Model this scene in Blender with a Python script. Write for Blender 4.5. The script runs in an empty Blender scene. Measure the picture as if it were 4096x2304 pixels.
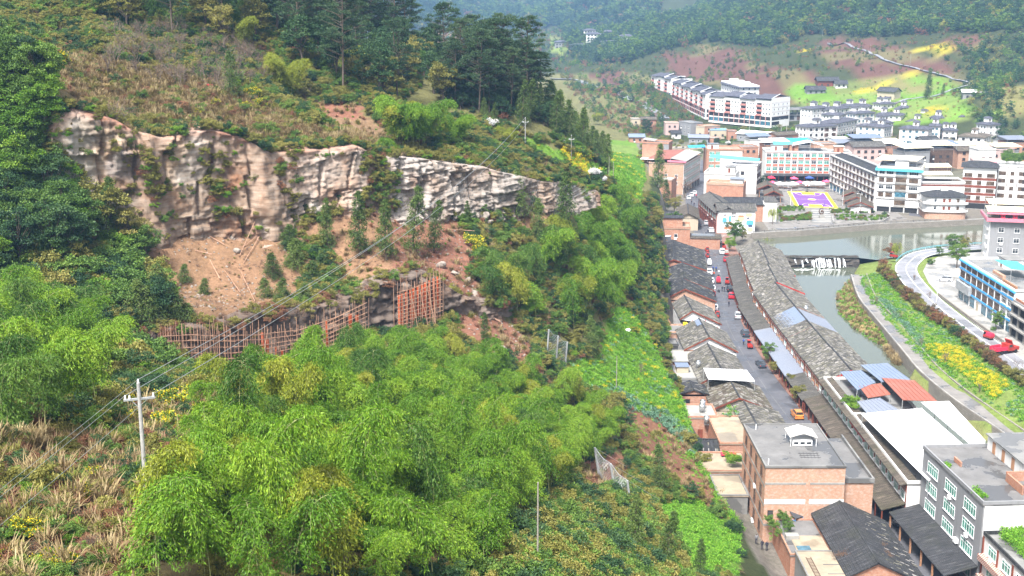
import bpy,bmesh,math,random
import numpy as np
from mathutils import Vector,Matrix
SC=bpy.context.scene
COL=SC.collection
rnd=random.Random(7)
npr=np.random.RandomState(11)
# ---------------------------------------------------------------- camera (a drone hovering over the slope)
F,PITCH,CAMH=5080.0,math.radians(13.5),87.0 # focal length in photo pixels (4096 wide), tilt, metres above the street
cam=bpy.data.cameras.new('camera');cam.sensor_width=36;cam.lens=36*F/4096
cam.clip_start=1;cam.clip_end=20000
camo=bpy.data.objects.new('camera',cam);COL.objects.link(camo)
camo.location=(0,0,CAMH);camo.rotation_euler=(math.pi/2-PITCH,0,0);SC.camera=camo
# ---------------------------------------------------------------- overcast sky, weak wide sun
SUN_EL,SUN_AZ=math.radians(58),math.radians(205) # azimuth clockwise from +Y
w=bpy.data.worlds.new('World');SC.world=w;w.use_nodes=True
nt=w.node_tree;bg=nt.nodes['Background']
sky=nt.nodes.new('ShaderNodeTexSky');sky.sky_type='NISHITA';sky.sun_disc=False
sky.sun_elevation=SUN_EL;sky.sun_rotation=SUN_AZ;sky.air_density=1.0;sky.dust_density=4.0;sky.ozone_density=1.0
hs=nt.nodes.new('ShaderNodeHueSaturation');hs.inputs['Saturation'].default_value=0.28
nt.links.new(sky.outputs[0],hs.inputs['Color']);nt.links.new(hs.outputs[0],bg.inputs['Color'])
bg.inputs['Strength'].default_value=0.05
sun=bpy.data.lights.new('sun','SUN');sun.energy=1.5;sun.angle=math.radians(14);sun.color=(1,.98,.95)
suno=bpy.data.objects.new('sun',sun);COL.objects.link(suno)
sd=Vector((math.sin(SUN_AZ)*math.cos(SUN_EL),math.cos(SUN_AZ)*math.cos(SUN_EL),math.sin(SUN_EL)))
suno.rotation_euler=(-sd).to_track_quat('-Z','Y').to_euler();suno.location=sd*300
vs=SC.view_settings;vs.view_transform='Standard';vs.look='None';vs.exposure=2.7;vs.gamma=1.0
cy=SC.cycles;cy.max_bounces=5;cy.diffuse_bounces=3;cy.glossy_bounces=2;cy.transmission_bounces=3
cy.transparent_max_bounces=6;cy.volume_bounces=0;cy.use_denoising=True;cy.caustics_reflective=False;cy.caustics_refractive=False
# ---------------------------------------------------------------- survey helpers: sight lines from the drone to the ground
def ray(px,py):
    a=(px-2048)/F;b=(1152-py)/F
    return a,math.cos(PITCH)+b*math.sin(PITCH),-math.sin(PITCH)+b*math.cos(PITCH)
def G(px,py,z=0.0):
    d=ray(px,py);t=(z-CAMH)/d[2];return Vector((d[0]*t,d[1]*t,z))
def RP(px,py,r):
    d=Vector(ray(px,py)).normalized()*r;return Vector((d.x,d.y,CAMH+d.z))
def project(x,y,z):
    z=z-CAMH;f=y*math.cos(PITCH)-z*math.sin(PITCH);u=y*math.sin(PITCH)+z*math.cos(PITCH)
    f=np.maximum(f,1.0)
    return 2048+F*x/f,1152-F*u/f
# ---------------------------------------------------------------- numeric helpers
def vnoise(x,y,seed=0):
    xi=np.floor(x).astype(np.int64);yi=np.floor(y).astype(np.int64);xf=x-xi;yf=y-yi
    def hsh(i,j):
        n=(i*374761393+j*668265263+seed*144269)&0xffffffff
        n=((n^(n>>13))*1274126177)&0xffffffff
        return((n^(n>>16))&0xffff)/65535.0
    u=xf*xf*(3-2*xf);v=yf*yf*(3-2*yf)
    return(hsh(xi,yi)*(1-u)+hsh(xi+1,yi)*u)*(1-v)+(hsh(xi,yi+1)*(1-u)+hsh(xi+1,yi+1)*u)*v
def fbm(x,y,o=4,seed=0):
    s=0;a=.5;t=0
    for k in range(o):
        s=s+a*vnoise(x*2**k,y*2**k,seed+k*17);t+=a;a*=.5
    return s/t*2-1
def inpoly(px,py,poly):
    px=np.asarray(px,float);py=np.asarray(py,float);ins=np.zeros(px.shape,bool);n=len(poly)
    for i in range(n):
        x0,y0=poly[i];x1,y1=poly[(i+1)%n]
        if y0==y1:continue
        c=((y0>py)!=(y1>py))&(px<(x1-x0)*(py-y0)/(y1-y0)+x0);ins^=c
    return ins
# ---------------------------------------------------------------- objects
def link(o,parent=None):
    COL.objects.link(o)
    if parent is not None:o.parent=parent
    return o
def tag(o,label=None,cat=None,group=None,kind=None):
    if label:o['label']=label
    if cat:o['category']=cat
    if group:o['group']=group
    if kind:o['kind']=kind
    return o
def thing(name,label,cat,loc=(0,0,0),rz=0.0,group=None):
    o=bpy.data.objects.new(name,None);o.location=loc;o.rotation_euler=(0,0,rz);o.empty_display_size=.5
    return tag(link(o),label,cat,group)
def obj(name,me,parent=None,loc=None,rot=None,scale=None):
    o=bpy.data.objects.new(name,me)
    if loc is not None:o.location=loc
    if rot is not None:o.rotation_euler=rot
    if scale is not None:o.scale=scale if hasattr(scale,'__len__')else(scale,)*3
    return link(o,parent)
class MB:
    """collects faces, then makes one mesh with metre-scaled UVs"""
    def __init__(s):s.v=[];s.f=[];s.m=[]
    def poly(s,pts,m=0):
        n=len(s.v);s.v+=[tuple(p)for p in pts];s.f.append(tuple(range(n,n+len(pts))));s.m.append(m);return s
    def hexa(s,p,m=0): # 8 corners: bottom 4 ccw, top 4 ccw
        n=len(s.v);s.v+=[tuple(q)for q in p]
        for f in((3,2,1,0),(4,5,6,7),(0,1,5,4),(1,2,6,5),(2,3,7,6),(3,0,4,7)):
            s.f.append(tuple(n+i for i in f));s.m.append(m)
        return s
    def box(s,x0,y0,z0,x1,y1,z1,m=0):
        return s.hexa([(x0,y0,z0),(x1,y0,z0),(x1,y1,z0),(x0,y1,z0),(x0,y0,z1),(x1,y0,z1),(x1,y1,z1),(x0,y1,z1)],m)
    def prism(s,pts,z0,z1,m=0):
        n=len(pts);b=len(s.v);s.v+=[(p[0],p[1],z0)for p in pts]+[(p[0],p[1],z1)for p in pts]
        s.f.append(tuple(b+i for i in range(n-1,-1,-1)));s.f.append(tuple(b+n+i for i in range(n)));s.m+=[m,m]
        for i in range(n):
            j=(i+1)%n;s.f.append((b+i,b+j,b+n+j,b+n+i));s.m.append(m)
        return s
    def tube(s,p0,p1,r0,r1=None,n=6,m=0,cap=True):
        r1=r0 if r1 is None else r1;p0=Vector(p0);p1=Vector(p1);d=(p1-p0)
        if d.length<1e-6:return s
        d.normalize();a=d.orthogonal().normalized();c=d.cross(a);b=len(s.v)
        for p,r in((p0,r0),(p1,r1)):
            for i in range(n):
                t=2*math.pi*i/n;s.v.append(tuple(p+a*(r*math.cos(t))+c*(r*math.sin(t))))
        for i in range(n):
            j=(i+1)%n;s.f.append((b+i,b+j,b+n+j,b+n+i));s.m.append(m)
        if cap:
            s.f.append(tuple(b+i for i in range(n-1,-1,-1)));s.f.append(tuple(b+n+i for i in range(n)));s.m+=[m,m]
        return s
    def path(s,pts,r0,r1,n=5,m=0):
        k=len(pts)-1
        for i in range(k):s.tube(pts[i],pts[i+1],r0+(r1-r0)*i/k,r0+(r1-r0)*(i+1)/k,n,m,i in(0,k-1))
        return s
    def mesh(s,name,mats,smooth=False):
        me=bpy.data.meshes.new(name);me.from_pydata(s.v,[],s.f)
        if not isinstance(mats,(list,tuple)):mats=[mats]
        for q in mats:me.materials.append(q)
        me.polygons.foreach_set('material_index',np.array(s.m,np.int32))
        if smooth:me.polygons.foreach_set('use_smooth',np.ones(len(s.f),bool))
        uv_metres(me);me.update();return me
    def build(s,name,mats,parent=None,loc=None,rot=None,smooth=False):
        return obj(name,s.mesh(name,mats,smooth),parent,loc,rot)
def uv_metres(me):
    n=len(me.polygons)
    if not n:return
    nr=np.empty(n*3,np.float32);me.polygons.foreach_get('normal',nr);nr=nr.reshape(-1,3).astype(float)
    tot=np.empty(n,np.int32);me.polygons.foreach_get('loop_total',tot);nl=len(me.loops)
    vi=np.empty(nl,np.int32);me.loops.foreach_get('vertex_index',vi)
    co=np.empty(len(me.vertices)*3,np.float32);me.vertices.foreach_get('co',co);co=co.reshape(-1,3)
    N=np.repeat(nr,tot,axis=0);p=co[vi]
    u=np.stack([-N[:,1],N[:,0],np.zeros(nl)],1);L=np.linalg.norm(u,axis=1);flat=L<.05
    u[flat]=(1,0,0);L[flat]=1;u/=L[:,None];v=np.cross(N,u);v[flat]=(0,1,0)
    uv=np.stack([(p*u).sum(1),(p*v).sum(1)],1).astype(np.float32)
    me.uv_layers.new(name='UVMap').data.foreach_set('uv',uv.ravel())
def npmesh(name,V,FQ,mats,face_mat=None,tint=None,smooth=False):
    """mesh straight from numpy arrays, FQ is (n,3) or (n,4)"""
    me=bpy.data.meshes.new(name);k=FQ.shape[1];n=len(FQ)
    me.vertices.add(len(V));me.vertices.foreach_set('co',np.asarray(V,np.float32).ravel())
    me.loops.add(n*k);me.loops.foreach_set('vertex_index',np.asarray(FQ,np.int32).ravel())
    me.polygons.add(n);me.polygons.foreach_set('loop_start',np.arange(0,n*k,k,dtype=np.int32))
    if not isinstance(mats,(list,tuple)):mats=[mats]
    for q in mats:me.materials.append(q)
    if face_mat is not None:me.polygons.foreach_set('material_index',np.asarray(face_mat,np.int32))
    if smooth:me.polygons.foreach_set('use_smooth',np.ones(n,bool))
    me.update(calc_edges=True);me.validate()
    if tint is not None:
        a=me.attributes.new('tint','FLOAT','FACE');a.data.foreach_set('value',np.asarray(tint,np.float32))
    return me
def copy_tree(root,loc=None,rz=None,scale=None,label=None):
    c=root.copy();COL.objects.link(c)
    if loc is not None:c.location=loc
    if rz is not None:c.rotation_euler=(0,0,rz)
    if scale is not None:c.scale=(scale,)*3 if not hasattr(scale,'__len__')else scale
    if label:c['label']=label
    def kids(a,b):
        for ch in[o for o in TREE.get(a.name,[])]:
            d=ch.copy();COL.objects.link(d);d.parent=b;d.matrix_parent_inverse=ch.matrix_parent_inverse.copy()
            TREE.setdefault(b.name,[]).append(d);kids(ch,d)
    kids(root,c);return c
TREE={}
def note(root):
    for o in root.children:TREE.setdefault(root.name,[]).append(o);note(o)
    return root
# ================================================================ materials
MATS={}
def newmat(name):
    m=bpy.data.materials.new(name);m.use_nodes=True;MATS[name]=m
    return m,m.node_tree,m.node_tree.nodes['Principled BSDF']
def ramp(nt,fac,stops):
    r=nt.nodes.new('ShaderNodeValToRGB');e=r.color_ramp.elements
    while len(e)<len(stops):e.new(0.5)
    for q,(p,c)in zip(e,stops):q.position=p;q.color=(*c,1)
    nt.links.new(fac,r.inputs[0]);return r.outputs[0]
def mixc(nt,fac,a,b,mode='MIX'):
    n=nt.nodes.new('ShaderNodeMix');n.data_type='RGBA';n.blend_type=mode
    for sock,val in((n.inputs[0],fac),(n.inputs[6],a),(n.inputs[7],b)):
        if hasattr(val,'node'):nt.links.new(val,sock)
        elif isinstance(val,(int,float)):sock.default_value=val
        else:sock.default_value=(*val,1)
    return n.outputs[2]
def noise(nt,vec,scale,detail=4,rough=.6):
    n=nt.nodes.new('ShaderNodeTexNoise');n.inputs['Scale'].default_value=scale
    n.inputs['Detail'].default_value=detail;n.inputs['Roughness'].default_value=rough
    if vec is not None:nt.links.new(vec,n.inputs['Vector'])
    return n.outputs[0]
def coords(nt,which='Object'):
    return nt.nodes.new('ShaderNodeTexCoord').outputs[which]
def worldpos(nt):return nt.nodes.new('ShaderNodeNewGeometry').outputs['Position']
def bump(nt,b,h,strength=.4,dist=.05):
    n=nt.nodes.new('ShaderNodeBump');n.inputs['Strength'].default_value=strength;n.inputs['Distance'].default_value=dist
    nt.links.new(h,n.inputs['Height']);nt.links.new(n.outputs[0],b.inputs['Normal'])
def maprange(nt,v,a,b,c=0.,d=1.):
    n=nt.nodes.new('ShaderNodeMapRange');nt.links.new(v,n.inputs[0])
    for i,q in enumerate((a,b,c,d)):n.inputs[i+1].default_value=q
    return n.outputs[0]
def attr(nt,name):
    n=nt.nodes.new('ShaderNodeAttribute');n.attribute_name=name;return n
def plain(name,col,rough=.7,var=.25,scale=1.2,metal=0.,dirt=None,spec=.3):
    m,nt,b=newmat(name);p=worldpos(nt);n1=noise(nt,p,scale,5);lo=tuple(c*(1-var)for c in col);hi=tuple(min(1,c*(1+var*.6))for c in col)
    c=ramp(nt,n1,[(.3,lo),(.7,hi)])
    if dirt:
        n2=noise(nt,p,scale*.35,6,.7);c=mixc(nt,maprange(nt,n2,.52,.72),c,dirt)
    nt.links.new(c,b.inputs['Base Color']);b.inputs['Roughness'].default_value=rough;b.inputs['Metallic'].default_value=metal
    b.inputs['Specular IOR Level'].default_value=spec
    return m
def streaks(nt,uv,sx,sy):
    mp=nt.nodes.new('ShaderNodeMapping');mp.inputs['Scale'].default_value=(sx,sy,1);nt.links.new(uv,mp.inputs[0])
    return noise(nt,mp.outputs[0],1,5,.65)
def walled(name,col,streak=(.25,.24,.22),amt=.6,rough=.85):
    """plaster or paint with rain streaks, blotches"""
    m,nt,b=newmat(name);uv=coords(nt,'UV');s=streaks(nt,uv,1.4,.16);n2=noise(nt,worldpos(nt),.35,5)
    c=mixc(nt,maprange(nt,s,.5,.8,0,amt),col,streak);c=mixc(nt,maprange(nt,n2,.35,.75,0,.25),c,tuple(x*.75 for x in col))
    nt.links.new(c,b.inputs['Base Color']);b.inputs['Roughness'].default_value=rough;b.inputs['Specular IOR Level'].default_value=.2
    return m
def brickm(name,c1,c2,mortar,wash=0.0):
    m,nt,b=newmat(name);uv=coords(nt,'UV');br=nt.nodes.new('ShaderNodeTexBrick');nt.links.new(uv,br.inputs['Vector'])
    br.inputs['Scale'].default_value=1;br.inputs['Brick Width'].default_value=.25;br.inputs['Row Height'].default_value=.075
    br.inputs['Mortar Size'].default_value=.009
    for k,c in(('Color1',c1),('Color2',c2),('Mortar',mortar)):br.inputs[k].default_value=(*c,1)
    n2=noise(nt,worldpos(nt),.5,6,.7);c=mixc(nt,maprange(nt,n2,.35,.7,0,.55),br.outputs[0],tuple(x*.72 for x in c2))
    s=streaks(nt,uv,1.7,.2);c=mixc(nt,maprange(nt,s,.56,.8,0,.5),c,(.19,.17,.15))
    if wash:
        s2=streaks(nt,uv,1.8,2.4);c=mixc(nt,maprange(nt,s2,.46,.72,0,wash),c,(.60,.55,.50))
    nt.links.new(c,b.inputs['Base Color']);b.inputs['Roughness'].default_value=.9;b.inputs['Specular IOR Level'].default_value=.15
    bump(nt,b,br.outputs['Fac'],.4,-.02)
    return m
def rooftile(name,col,moss=(.07,.075,.03),amt=.5,pale=None,pitch=.24):
    m,nt,b=newmat(name);uv=coords(nt,'UV');sp=nt.nodes.new('ShaderNodeSeparateXYZ');nt.links.new(uv,sp.inputs[0])
    wv=nt.nodes.new('ShaderNodeTexWave');wv.inputs['Scale'].default_value=1/pitch/3.1416/2*6.28;wv.inputs['Distortion'].default_value=.6;wv.inputs['Detail Scale'].default_value=.6
    nt.links.new(uv,wv.inputs[0]);wv.bands_direction='X'
    w2=nt.nodes.new('ShaderNodeTexWave');w2.inputs['Scale'].default_value=1.1;w2.bands_direction='Y';w2.inputs['Distortion'].default_value=2.5;w2.wave_profile='SAW';nt.links.new(uv,w2.inputs[0])
    n1=noise(nt,worldpos(nt),.5,7,.72);n2=noise(nt,uv,7,3,.8)
    c=ramp(nt,n1,[(.3,tuple(x*.55 for x in col)),(.5,col),(.72,tuple(x*1.5 for x in col))])
    c=mixc(nt,maprange(nt,n2,.45,.75,0,.5),c,tuple(x*1.9 for x in(pale or col)))
    st=streaks(nt,uv,2.6,.35);c=mixc(nt,maprange(nt,st,.38,.66,.75,0),c,tuple(x*.35 for x in col));c=mixc(nt,maprange(nt,st,.56,.7,0,.6),c,tuple(min(.6,x*2.3)for x in(pale or col)));c=mixc(nt,.45,c,mixc(nt,1.,c,wv.outputs[0],'MULTIPLY'));c=mixc(nt,.3,c,mixc(nt,1.,c,w2.outputs[0],'MULTIPLY'))
    n3=noise(nt,worldpos(nt),.22,6,.75);c=mixc(nt,maprange(nt,n3,.5,.68,0,amt),c,moss)
    nt.links.new(c,b.inputs['Base Color']);b.inputs['Roughness'].default_value=.75;b.inputs['Specular IOR Level'].default_value=.25
    bump(nt,b,wv.outputs[0],.8,.06);return m
def sheet(name,col,pitch=.3,rough=.45,dirt=(.3,.27,.22),amt=.35):
    """profiled metal or plastic sheet"""
    m,nt,b=newmat(name);uv=coords(nt,'UV');wv=nt.nodes.new('ShaderNodeTexWave');wv.inputs['Scale'].default_value=2/pitch/6.28*3.14;wv.bands_direction='X';nt.links.new(uv,wv.inputs[0])
    n1=noise(nt,worldpos(nt),.25,6,.7);s=streaks(nt,uv,1.2,.1)
    c=mixc(nt,maprange(nt,n1,.52,.75,0,amt),col,dirt);c=mixc(nt,maprange(nt,s,.5,.8,0,amt),c,tuple(x*.6 for x in col))
    nt.links.new(c,b.inputs['Base Color']);b.inputs['Roughness'].default_value=rough;b.inputs['Specular IOR Level'].default_value=.4
    bump(nt,b,wv.outputs[0],.5,.04);return m
def concrete(name,col,wet=.35,rough=.85):
    """weathered flat concrete, darker and shinier where it is wet"""
    m,nt,b=newmat(name);p=worldpos(nt);n1=noise(nt,p,.35,7,.7);n2=noise(nt,p,3.,4,.7);n3=noise(nt,p,.16,5,.55)
    c=ramp(nt,n1,[(.3,tuple(x*.7 for x in col)),(.7,tuple(min(1,x*1.2)for x in col))]);c=mixc(nt,maprange(nt,n2,.4,.8,0,.35),c,tuple(x*.6 for x in col))
    wf=maprange(nt,n3,.53,.57);wq=nt.nodes.new('ShaderNodeMath');wq.operation='MULTIPLY';nt.links.new(wf,wq.inputs[0]);wq.inputs[1].default_value=wet
    c=mixc(nt,wq.outputs[0],c,tuple(x*.45 for x in col));nt.links.new(c,b.inputs['Base Color'])
    nt.links.new(maprange(nt,wq.outputs[0],0,.6,rough,.18),b.inputs['Roughness']);b.inputs['Specular IOR Level'].default_value=.35
    return m
def leafm(name,lo,mid,hi,trans=.16,rough=.55,tscale=1.0):
    """foliage: hue varies by leaf and by plant"""
    m=bpy.data.materials.new(name);m.use_nodes=True;MATS[name]=m;nt=m.node_tree;nt.nodes.clear()
    out=nt.nodes.new('ShaderNodeOutputMaterial');t=attr(nt,'tint').outputs['Fac'];oi=nt.nodes.new('ShaderNodeObjectInfo')
    a=nt.nodes.new('ShaderNodeMath');a.operation='MULTIPLY_ADD';nt.links.new(t,a.inputs[0]);a.inputs[1].default_value=.62
    mm=nt.nodes.new('ShaderNodeMath');mm.operation='MULTIPLY';nt.links.new(oi.outputs['Random'],mm.inputs[0]);mm.inputs[1].default_value=.4
    nt.links.new(mm.outputs[0],a.inputs[2])
    c=ramp(nt,a.outputs[0],[(.05,lo),(.5,mid),(.95,hi)])
    d=nt.nodes.new('ShaderNodeBsdfPrincipled');nt.links.new(c,d.inputs['Base Color']);d.inputs['Roughness'].default_value=rough;d.inputs['Specular IOR Level'].default_value=.25
    tr=nt.nodes.new('ShaderNodeBsdfTranslucent');nt.links.new(c,tr.inputs['Color'])
    mx=nt.nodes.new('ShaderNodeMixShader');mx.inputs[0].default_value=trans
    nt.links.new(d.outputs[0],mx.inputs[1]);nt.links.new(tr.outputs[0],mx.inputs[2]);nt.links.new(mx.outputs[0],out.inputs['Surface'])
    return m
def glassm(name,col,rough=.12):
    m,nt,b=newmat(name);n1=noise(nt,worldpos(nt),.9,3);c=ramp(nt,n1,[(.35,tuple(x*.4 for x in col)),(.65,tuple(x*1.3 for x in col))])
    nt.links.new(c,b.inputs['Base Color']);b.inputs['Roughness'].default_value=rough;b.inputs['Specular IOR Level'].default_value=.5
    return m
M={}
M['brick']=brickm('brick',(.46,.19,.10),(.36,.14,.075),(.40,.34,.28),0.25)
M['brick_pale']=brickm('brick_pale',(.52,.27,.16),(.44,.21,.125),(.46,.40,.33),.45)
M['plaster_white']=walled('plaster_white',(.68,.665,.64),amt=.45)
M['plaster_clean']=walled('plaster_clean',(.76,.75,.735),amt=.25)
M['plaster_grey']=walled('plaster_grey',(.25,.25,.255),(.14,.14,.135),.6)
M['plaster_tan']=walled('plaster_tan',(.45,.38,.28),amt=.6)
M['plaster_pink']=walled('plaster_pink',(.50,.36,.33),amt=.5)
M['cement']=concrete('cement',(.21,.205,.195),.7)
M['cement_pale']=concrete('cement_pale',(.31,.295,.27),.5)
M['cement_tan']=concrete('cement_tan',(.32,.26,.185),.5)
M['cement_dark']=concrete('cement_dark',(.16,.155,.15),.85)
M['asphalt']=concrete('asphalt',(.10,.10,.11),.4,.7)
M['road_pale']=concrete('road_pale',(.23,.23,.245),.4,.8)
M['paving']=concrete('paving',(.20,.185,.17),.6)
M['paving_red']=concrete('paving_red',(.22,.12,.09),.6)
M['tile']=rooftile('tile',(.22,.205,.185),amt=.3)
M['tile_dark']=rooftile('tile_dark',(.10,.10,.107),(.06,.065,.03),.35)
M['tile_brown']=rooftile('tile_brown',(.22,.18,.14),amt=.5)
M['slate_blue']=rooftile('slate_blue',(.15,.15,.185),(.10,.10,.11),.3)
M['sheet_white']=sheet('sheet_white',(.85,.85,.86),amt=.08)
M['sheet_cream']=sheet('sheet_cream',(.78,.70,.50),amt=.25)
M['sheet_grey']=sheet('sheet_grey',(.20,.22,.27),amt=.25)
M['sheet_bluegrey']=sheet('sheet_bluegrey',(.17,.21,.29),amt=.2)
M['sheet_rust']=sheet('sheet_rust',(.30,.10,.065),amt=.3)
M['sheet_blue']=sheet('sheet_blue',(.03,.33,.62),amt=.15)
M['sheet_turq']=sheet('sheet_turq',(.10,.50,.60),amt=.15)
M['fibre']=sheet('fibre',(.33,.32,.29),amt=.5,rough=.9)
M['wood_red']=plain('wood_red',(.20,.055,.03),.7,.4)
M['wood_dark']=plain('wood_dark',(.10,.06,.04),.75,.4)
M['timber']=plain('timber',(.42,.22,.12),.75,.35,3)
M['red_paint']=plain('red_paint',(.36,.04,.03),.5,.25)
M['red_panel']=plain('red_panel',(.45,.13,.07),.6,.25,2)
M['white_paint']=plain('white_paint',(.8,.8,.8),.5,.1)
M['pink_paint']=plain('pink_paint',(.62,.20,.26),.6,.15)
M['blue_paint']=plain('blue_paint',(.06,.33,.68),.5,.15)
M['green_paint']=plain('green_paint',(.10,.35,.26),.5,.2)
M['yellow_paint']=plain('yellow_paint',(.85,.62,.02),.6,.1)
M['purple_paint']=plain('purple_paint',(.16,.065,.38),.6,.1)
M['metal']=plain('metal',(.55,.56,.57),.35,.15,metal=.8)
M['metal_dark']=plain('metal_dark',(.06,.06,.065),.5,.2)
M['steel_grey']=plain('steel_grey',(.42,.43,.43),.5,.2,metal=.3)
M['concrete_pole']=plain('concrete_pole',(.34,.33,.31),.8,.2,4)
M['rubber']=plain('rubber',(.02,.02,.02),.8,.1)
M['glass_dark']=glassm('glass_dark',(.045,.05,.055))
M['glass_green']=glassm('glass_green',(.10,.30,.23),.3)
M['glass_blue']=glassm('glass_blue',(.06,.15,.20),.2)
M['glass_brown']=glassm('glass_brown',(.13,.09,.06),.25)
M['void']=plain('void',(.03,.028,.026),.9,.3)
M['curtain']=plain('curtain',(.55,.52,.48),.8,.3,3)
M['cloth_white']=plain('cloth_white',(.80,.80,.82),.8,.1)
M['cloth_red']=plain('cloth_red',(.62,.03,.07),.8,.15)
M['cloth_blue']=plain('cloth_blue',(.04,.08,.30),.8,.2)
M['cloth_pink']=plain('cloth_pink',(.72,.10,.20),.8,.15)
M['cloth_dark']=plain('cloth_dark',(.03,.03,.045),.9,.3)
M['tarp_blue']=plain('tarp_blue',(.05,.30,.60),.5,.25)
M['orange_net']=plain('orange_net',(.50,.095,.03),.7,.25)
M['bamboo_pole']=plain('bamboo_pole',(.40,.235,.155),.6,.4,2)
M['bark']=plain('bark',(.13,.10,.075),.9,.4,5)
M['bark_pale']=plain('bark_pale',(.30,.27,.23),.9,.35,5)
M['culm']=plain('culm',(.30,.32,.13),.5,.35,2)
M['twig']=plain('twig',(.20,.155,.12),.9,.35,3)
# foliage
L={}
L['bamboo']=leafm('bamboo_leaf',(.03,.085,.005),(.10,.215,.010),(.27,.39,.03))
L['bamboo_dark']=leafm('bamboo_leaf_dark',(.02,.055,.008),(.05,.12,.013),(.13,.22,.028))
L['bamboo_yellow']=leafm('bamboo_leaf_yellow',(.09,.12,.01),(.21,.25,.018),(.38,.37,.05))
L['broad']=leafm('broad_leaf',(.035,.075,.014),(.085,.16,.026),(.18,.27,.045))
L['broad_bright']=leafm('broad_leaf_bright',(.035,.09,.008),(.10,.21,.015),(.23,.34,.035))
L['broad_dark']=leafm('broad_leaf_dark',(.014,.04,.016),(.034,.08,.028),(.08,.14,.04))
L['olive']=leafm('olive_leaf',(.09,.095,.02),(.18,.175,.035),(.30,.26,.07))
L['cypress']=leafm('cypress_leaf',(.03,.06,.012),(.075,.125,.022),(.16,.21,.045))
L['pine']=leafm('pine_needle',(.018,.045,.022),(.05,.095,.04),(.11,.155,.06),.2)
L['dry']=leafm('dry_grass',(.11,.07,.03),(.25,.18,.085),(.42,.34,.17),.2)
L['brown']=leafm('brown_leaf',(.13,.055,.03),(.24,.11,.06),(.36,.20,.11),.3)
L['red']=leafm('red_leaf',(.13,.03,.018),(.27,.07,.035),(.36,.13,.05),.3)
L['photinia']=leafm('photinia_leaf',(.05,.06,.018),(.14,.10,.04),(.34,.13,.07),.3)
L['yellow']=leafm('yellow_flower',(.45,.34,.01),(.65,.49,.01),(.78,.62,.03),.2)
L['white']=leafm('white_blossom',(.62,.60,.58),(.78,.76,.75),(.86,.85,.85),.3)
L['crop']=leafm('crop_leaf',(.06,.17,.012),(.13,.31,.02),(.27,.46,.05),.25)
L['blueish']=leafm('cabbage_leaf',(.07,.16,.09),(.14,.27,.17),(.26,.38,.26),.25)
L['willow']=leafm('willow_leaf',(.17,.22,.03),(.29,.36,.04),(.45,.48,.09),.4)
# ================================================================ terrain
def seg_dist(x,y,P):
    """distance to a polyline, running parameter, signed side (left of travel > 0)"""
    best=np.full(x.shape,1e9);par=np.zeros(x.shape);side=np.zeros(x.shape)
    for i in range(len(P)-1):
        ax,ay=P[i];bx,by=P[i+1];dx,dy=bx-ax,by-ay;q=dx*dx+dy*dy
        t=np.clip(((x-ax)*dx+(y-ay)*dy)/q,0,1);ex=x-ax-dx*t;ey=y-ay-dy*t;d=np.hypot(ex,ey)
        m=d<best;best=np.where(m,d,best);par=np.where(m,i+t,par);side=np.where(m,np.sign(dx*ey-dy*ex),side)
    return best,par,side
def cliff_curve(rows):
    P=[];B=[];T=[]
    for px,pb,r,ptop in rows:
        b=RP(px,pb,r);d=ray(px,ptop);k=math.hypot(b.x,b.y)/math.hypot(d[0],d[1]);P.append((b.x,b.y));B.append(b.z);T.append(CAMH+d[2]*k)
    return P,np.array(B),np.array(T)
C1=cliff_curve([(40,900,208,890),(170,960,212,780),(262,960,214.7,450),(330,960,216.7,428),(500,980,219,475),(700,960,222,545),(850,940,224,515),(1050,930,227,575),(1250,880,232,585),
                  (1400,845,236,590),(1600,835,242,612),(1800,850,250,640),(2000,880,258,690),(2180,840,268,720),(2320,780,282,750),(2420,760,296,757)])
C2=cliff_curve([(400,1470,185,1440),(620,1510,190,1310),(900,1490,195,1270),(1200,1400,203,1230),(1420,1310,210,1170),(1560,1290,214,1110),(1700,1260,218,1090),
                  (1850,1240,222,1165),(2000,1220,227,1190),(2080,1200,230,1195)])
def sstep(t):t=np.clip(t,0,1);return t*t*(3-2*t)
def lift(x,y):
    s=np.zeros(x.shape)
    for P,B,T in(C1,C2):
        d,par,sd_=seg_dist(x,y,P);H=np.interp(par,np.arange(len(P)),T-B);s=s+H*sstep((d*sd_-.2)/1.6)
    return s
CTRL=[RP(*q)for q in[(700,1150,210),(1000,1150,211),(1300,1050,222),(1600,1000,228),(1900,1050,236),(2150,950,255),(2300,900,262),(900,1540,188),(1200,1500,192),(2000,1350,216),(2120,1420,210),
    (300,400,236),(700,430,240),(1000,480,245),(1400,560,252),(1700,600,258),(2000,640,272),(2150,690,285),(300,250,262),(700,300,262),(1000,330,270),(1300,480,272),
    (0,100,235),(400,100,290),(900,150,305),(1300,300,315),(1600,450,302),(1800,480,312),(2000,450,325),(2250,540,330),(2400,640,345),(2470,660,380),(1500,300,350),
    (3300,480,830),(3870,340,950),(3100,300,1000),(2700,290,1150),(3300,150,1200),(3500,20,1500),(4096,20,1150),(4096,300,800),(4096,500,660),(3700,450,800),(2700,100,1700),
    (2600,150,1500),(3000,100,1400),(3000,0,1700),(2900,200,1150),(2000,130,2300),(1700,110,2200),(2400,160,2000),(2300,60,2700),(1900,0,3000),(2500,0,3300)]]
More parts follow.
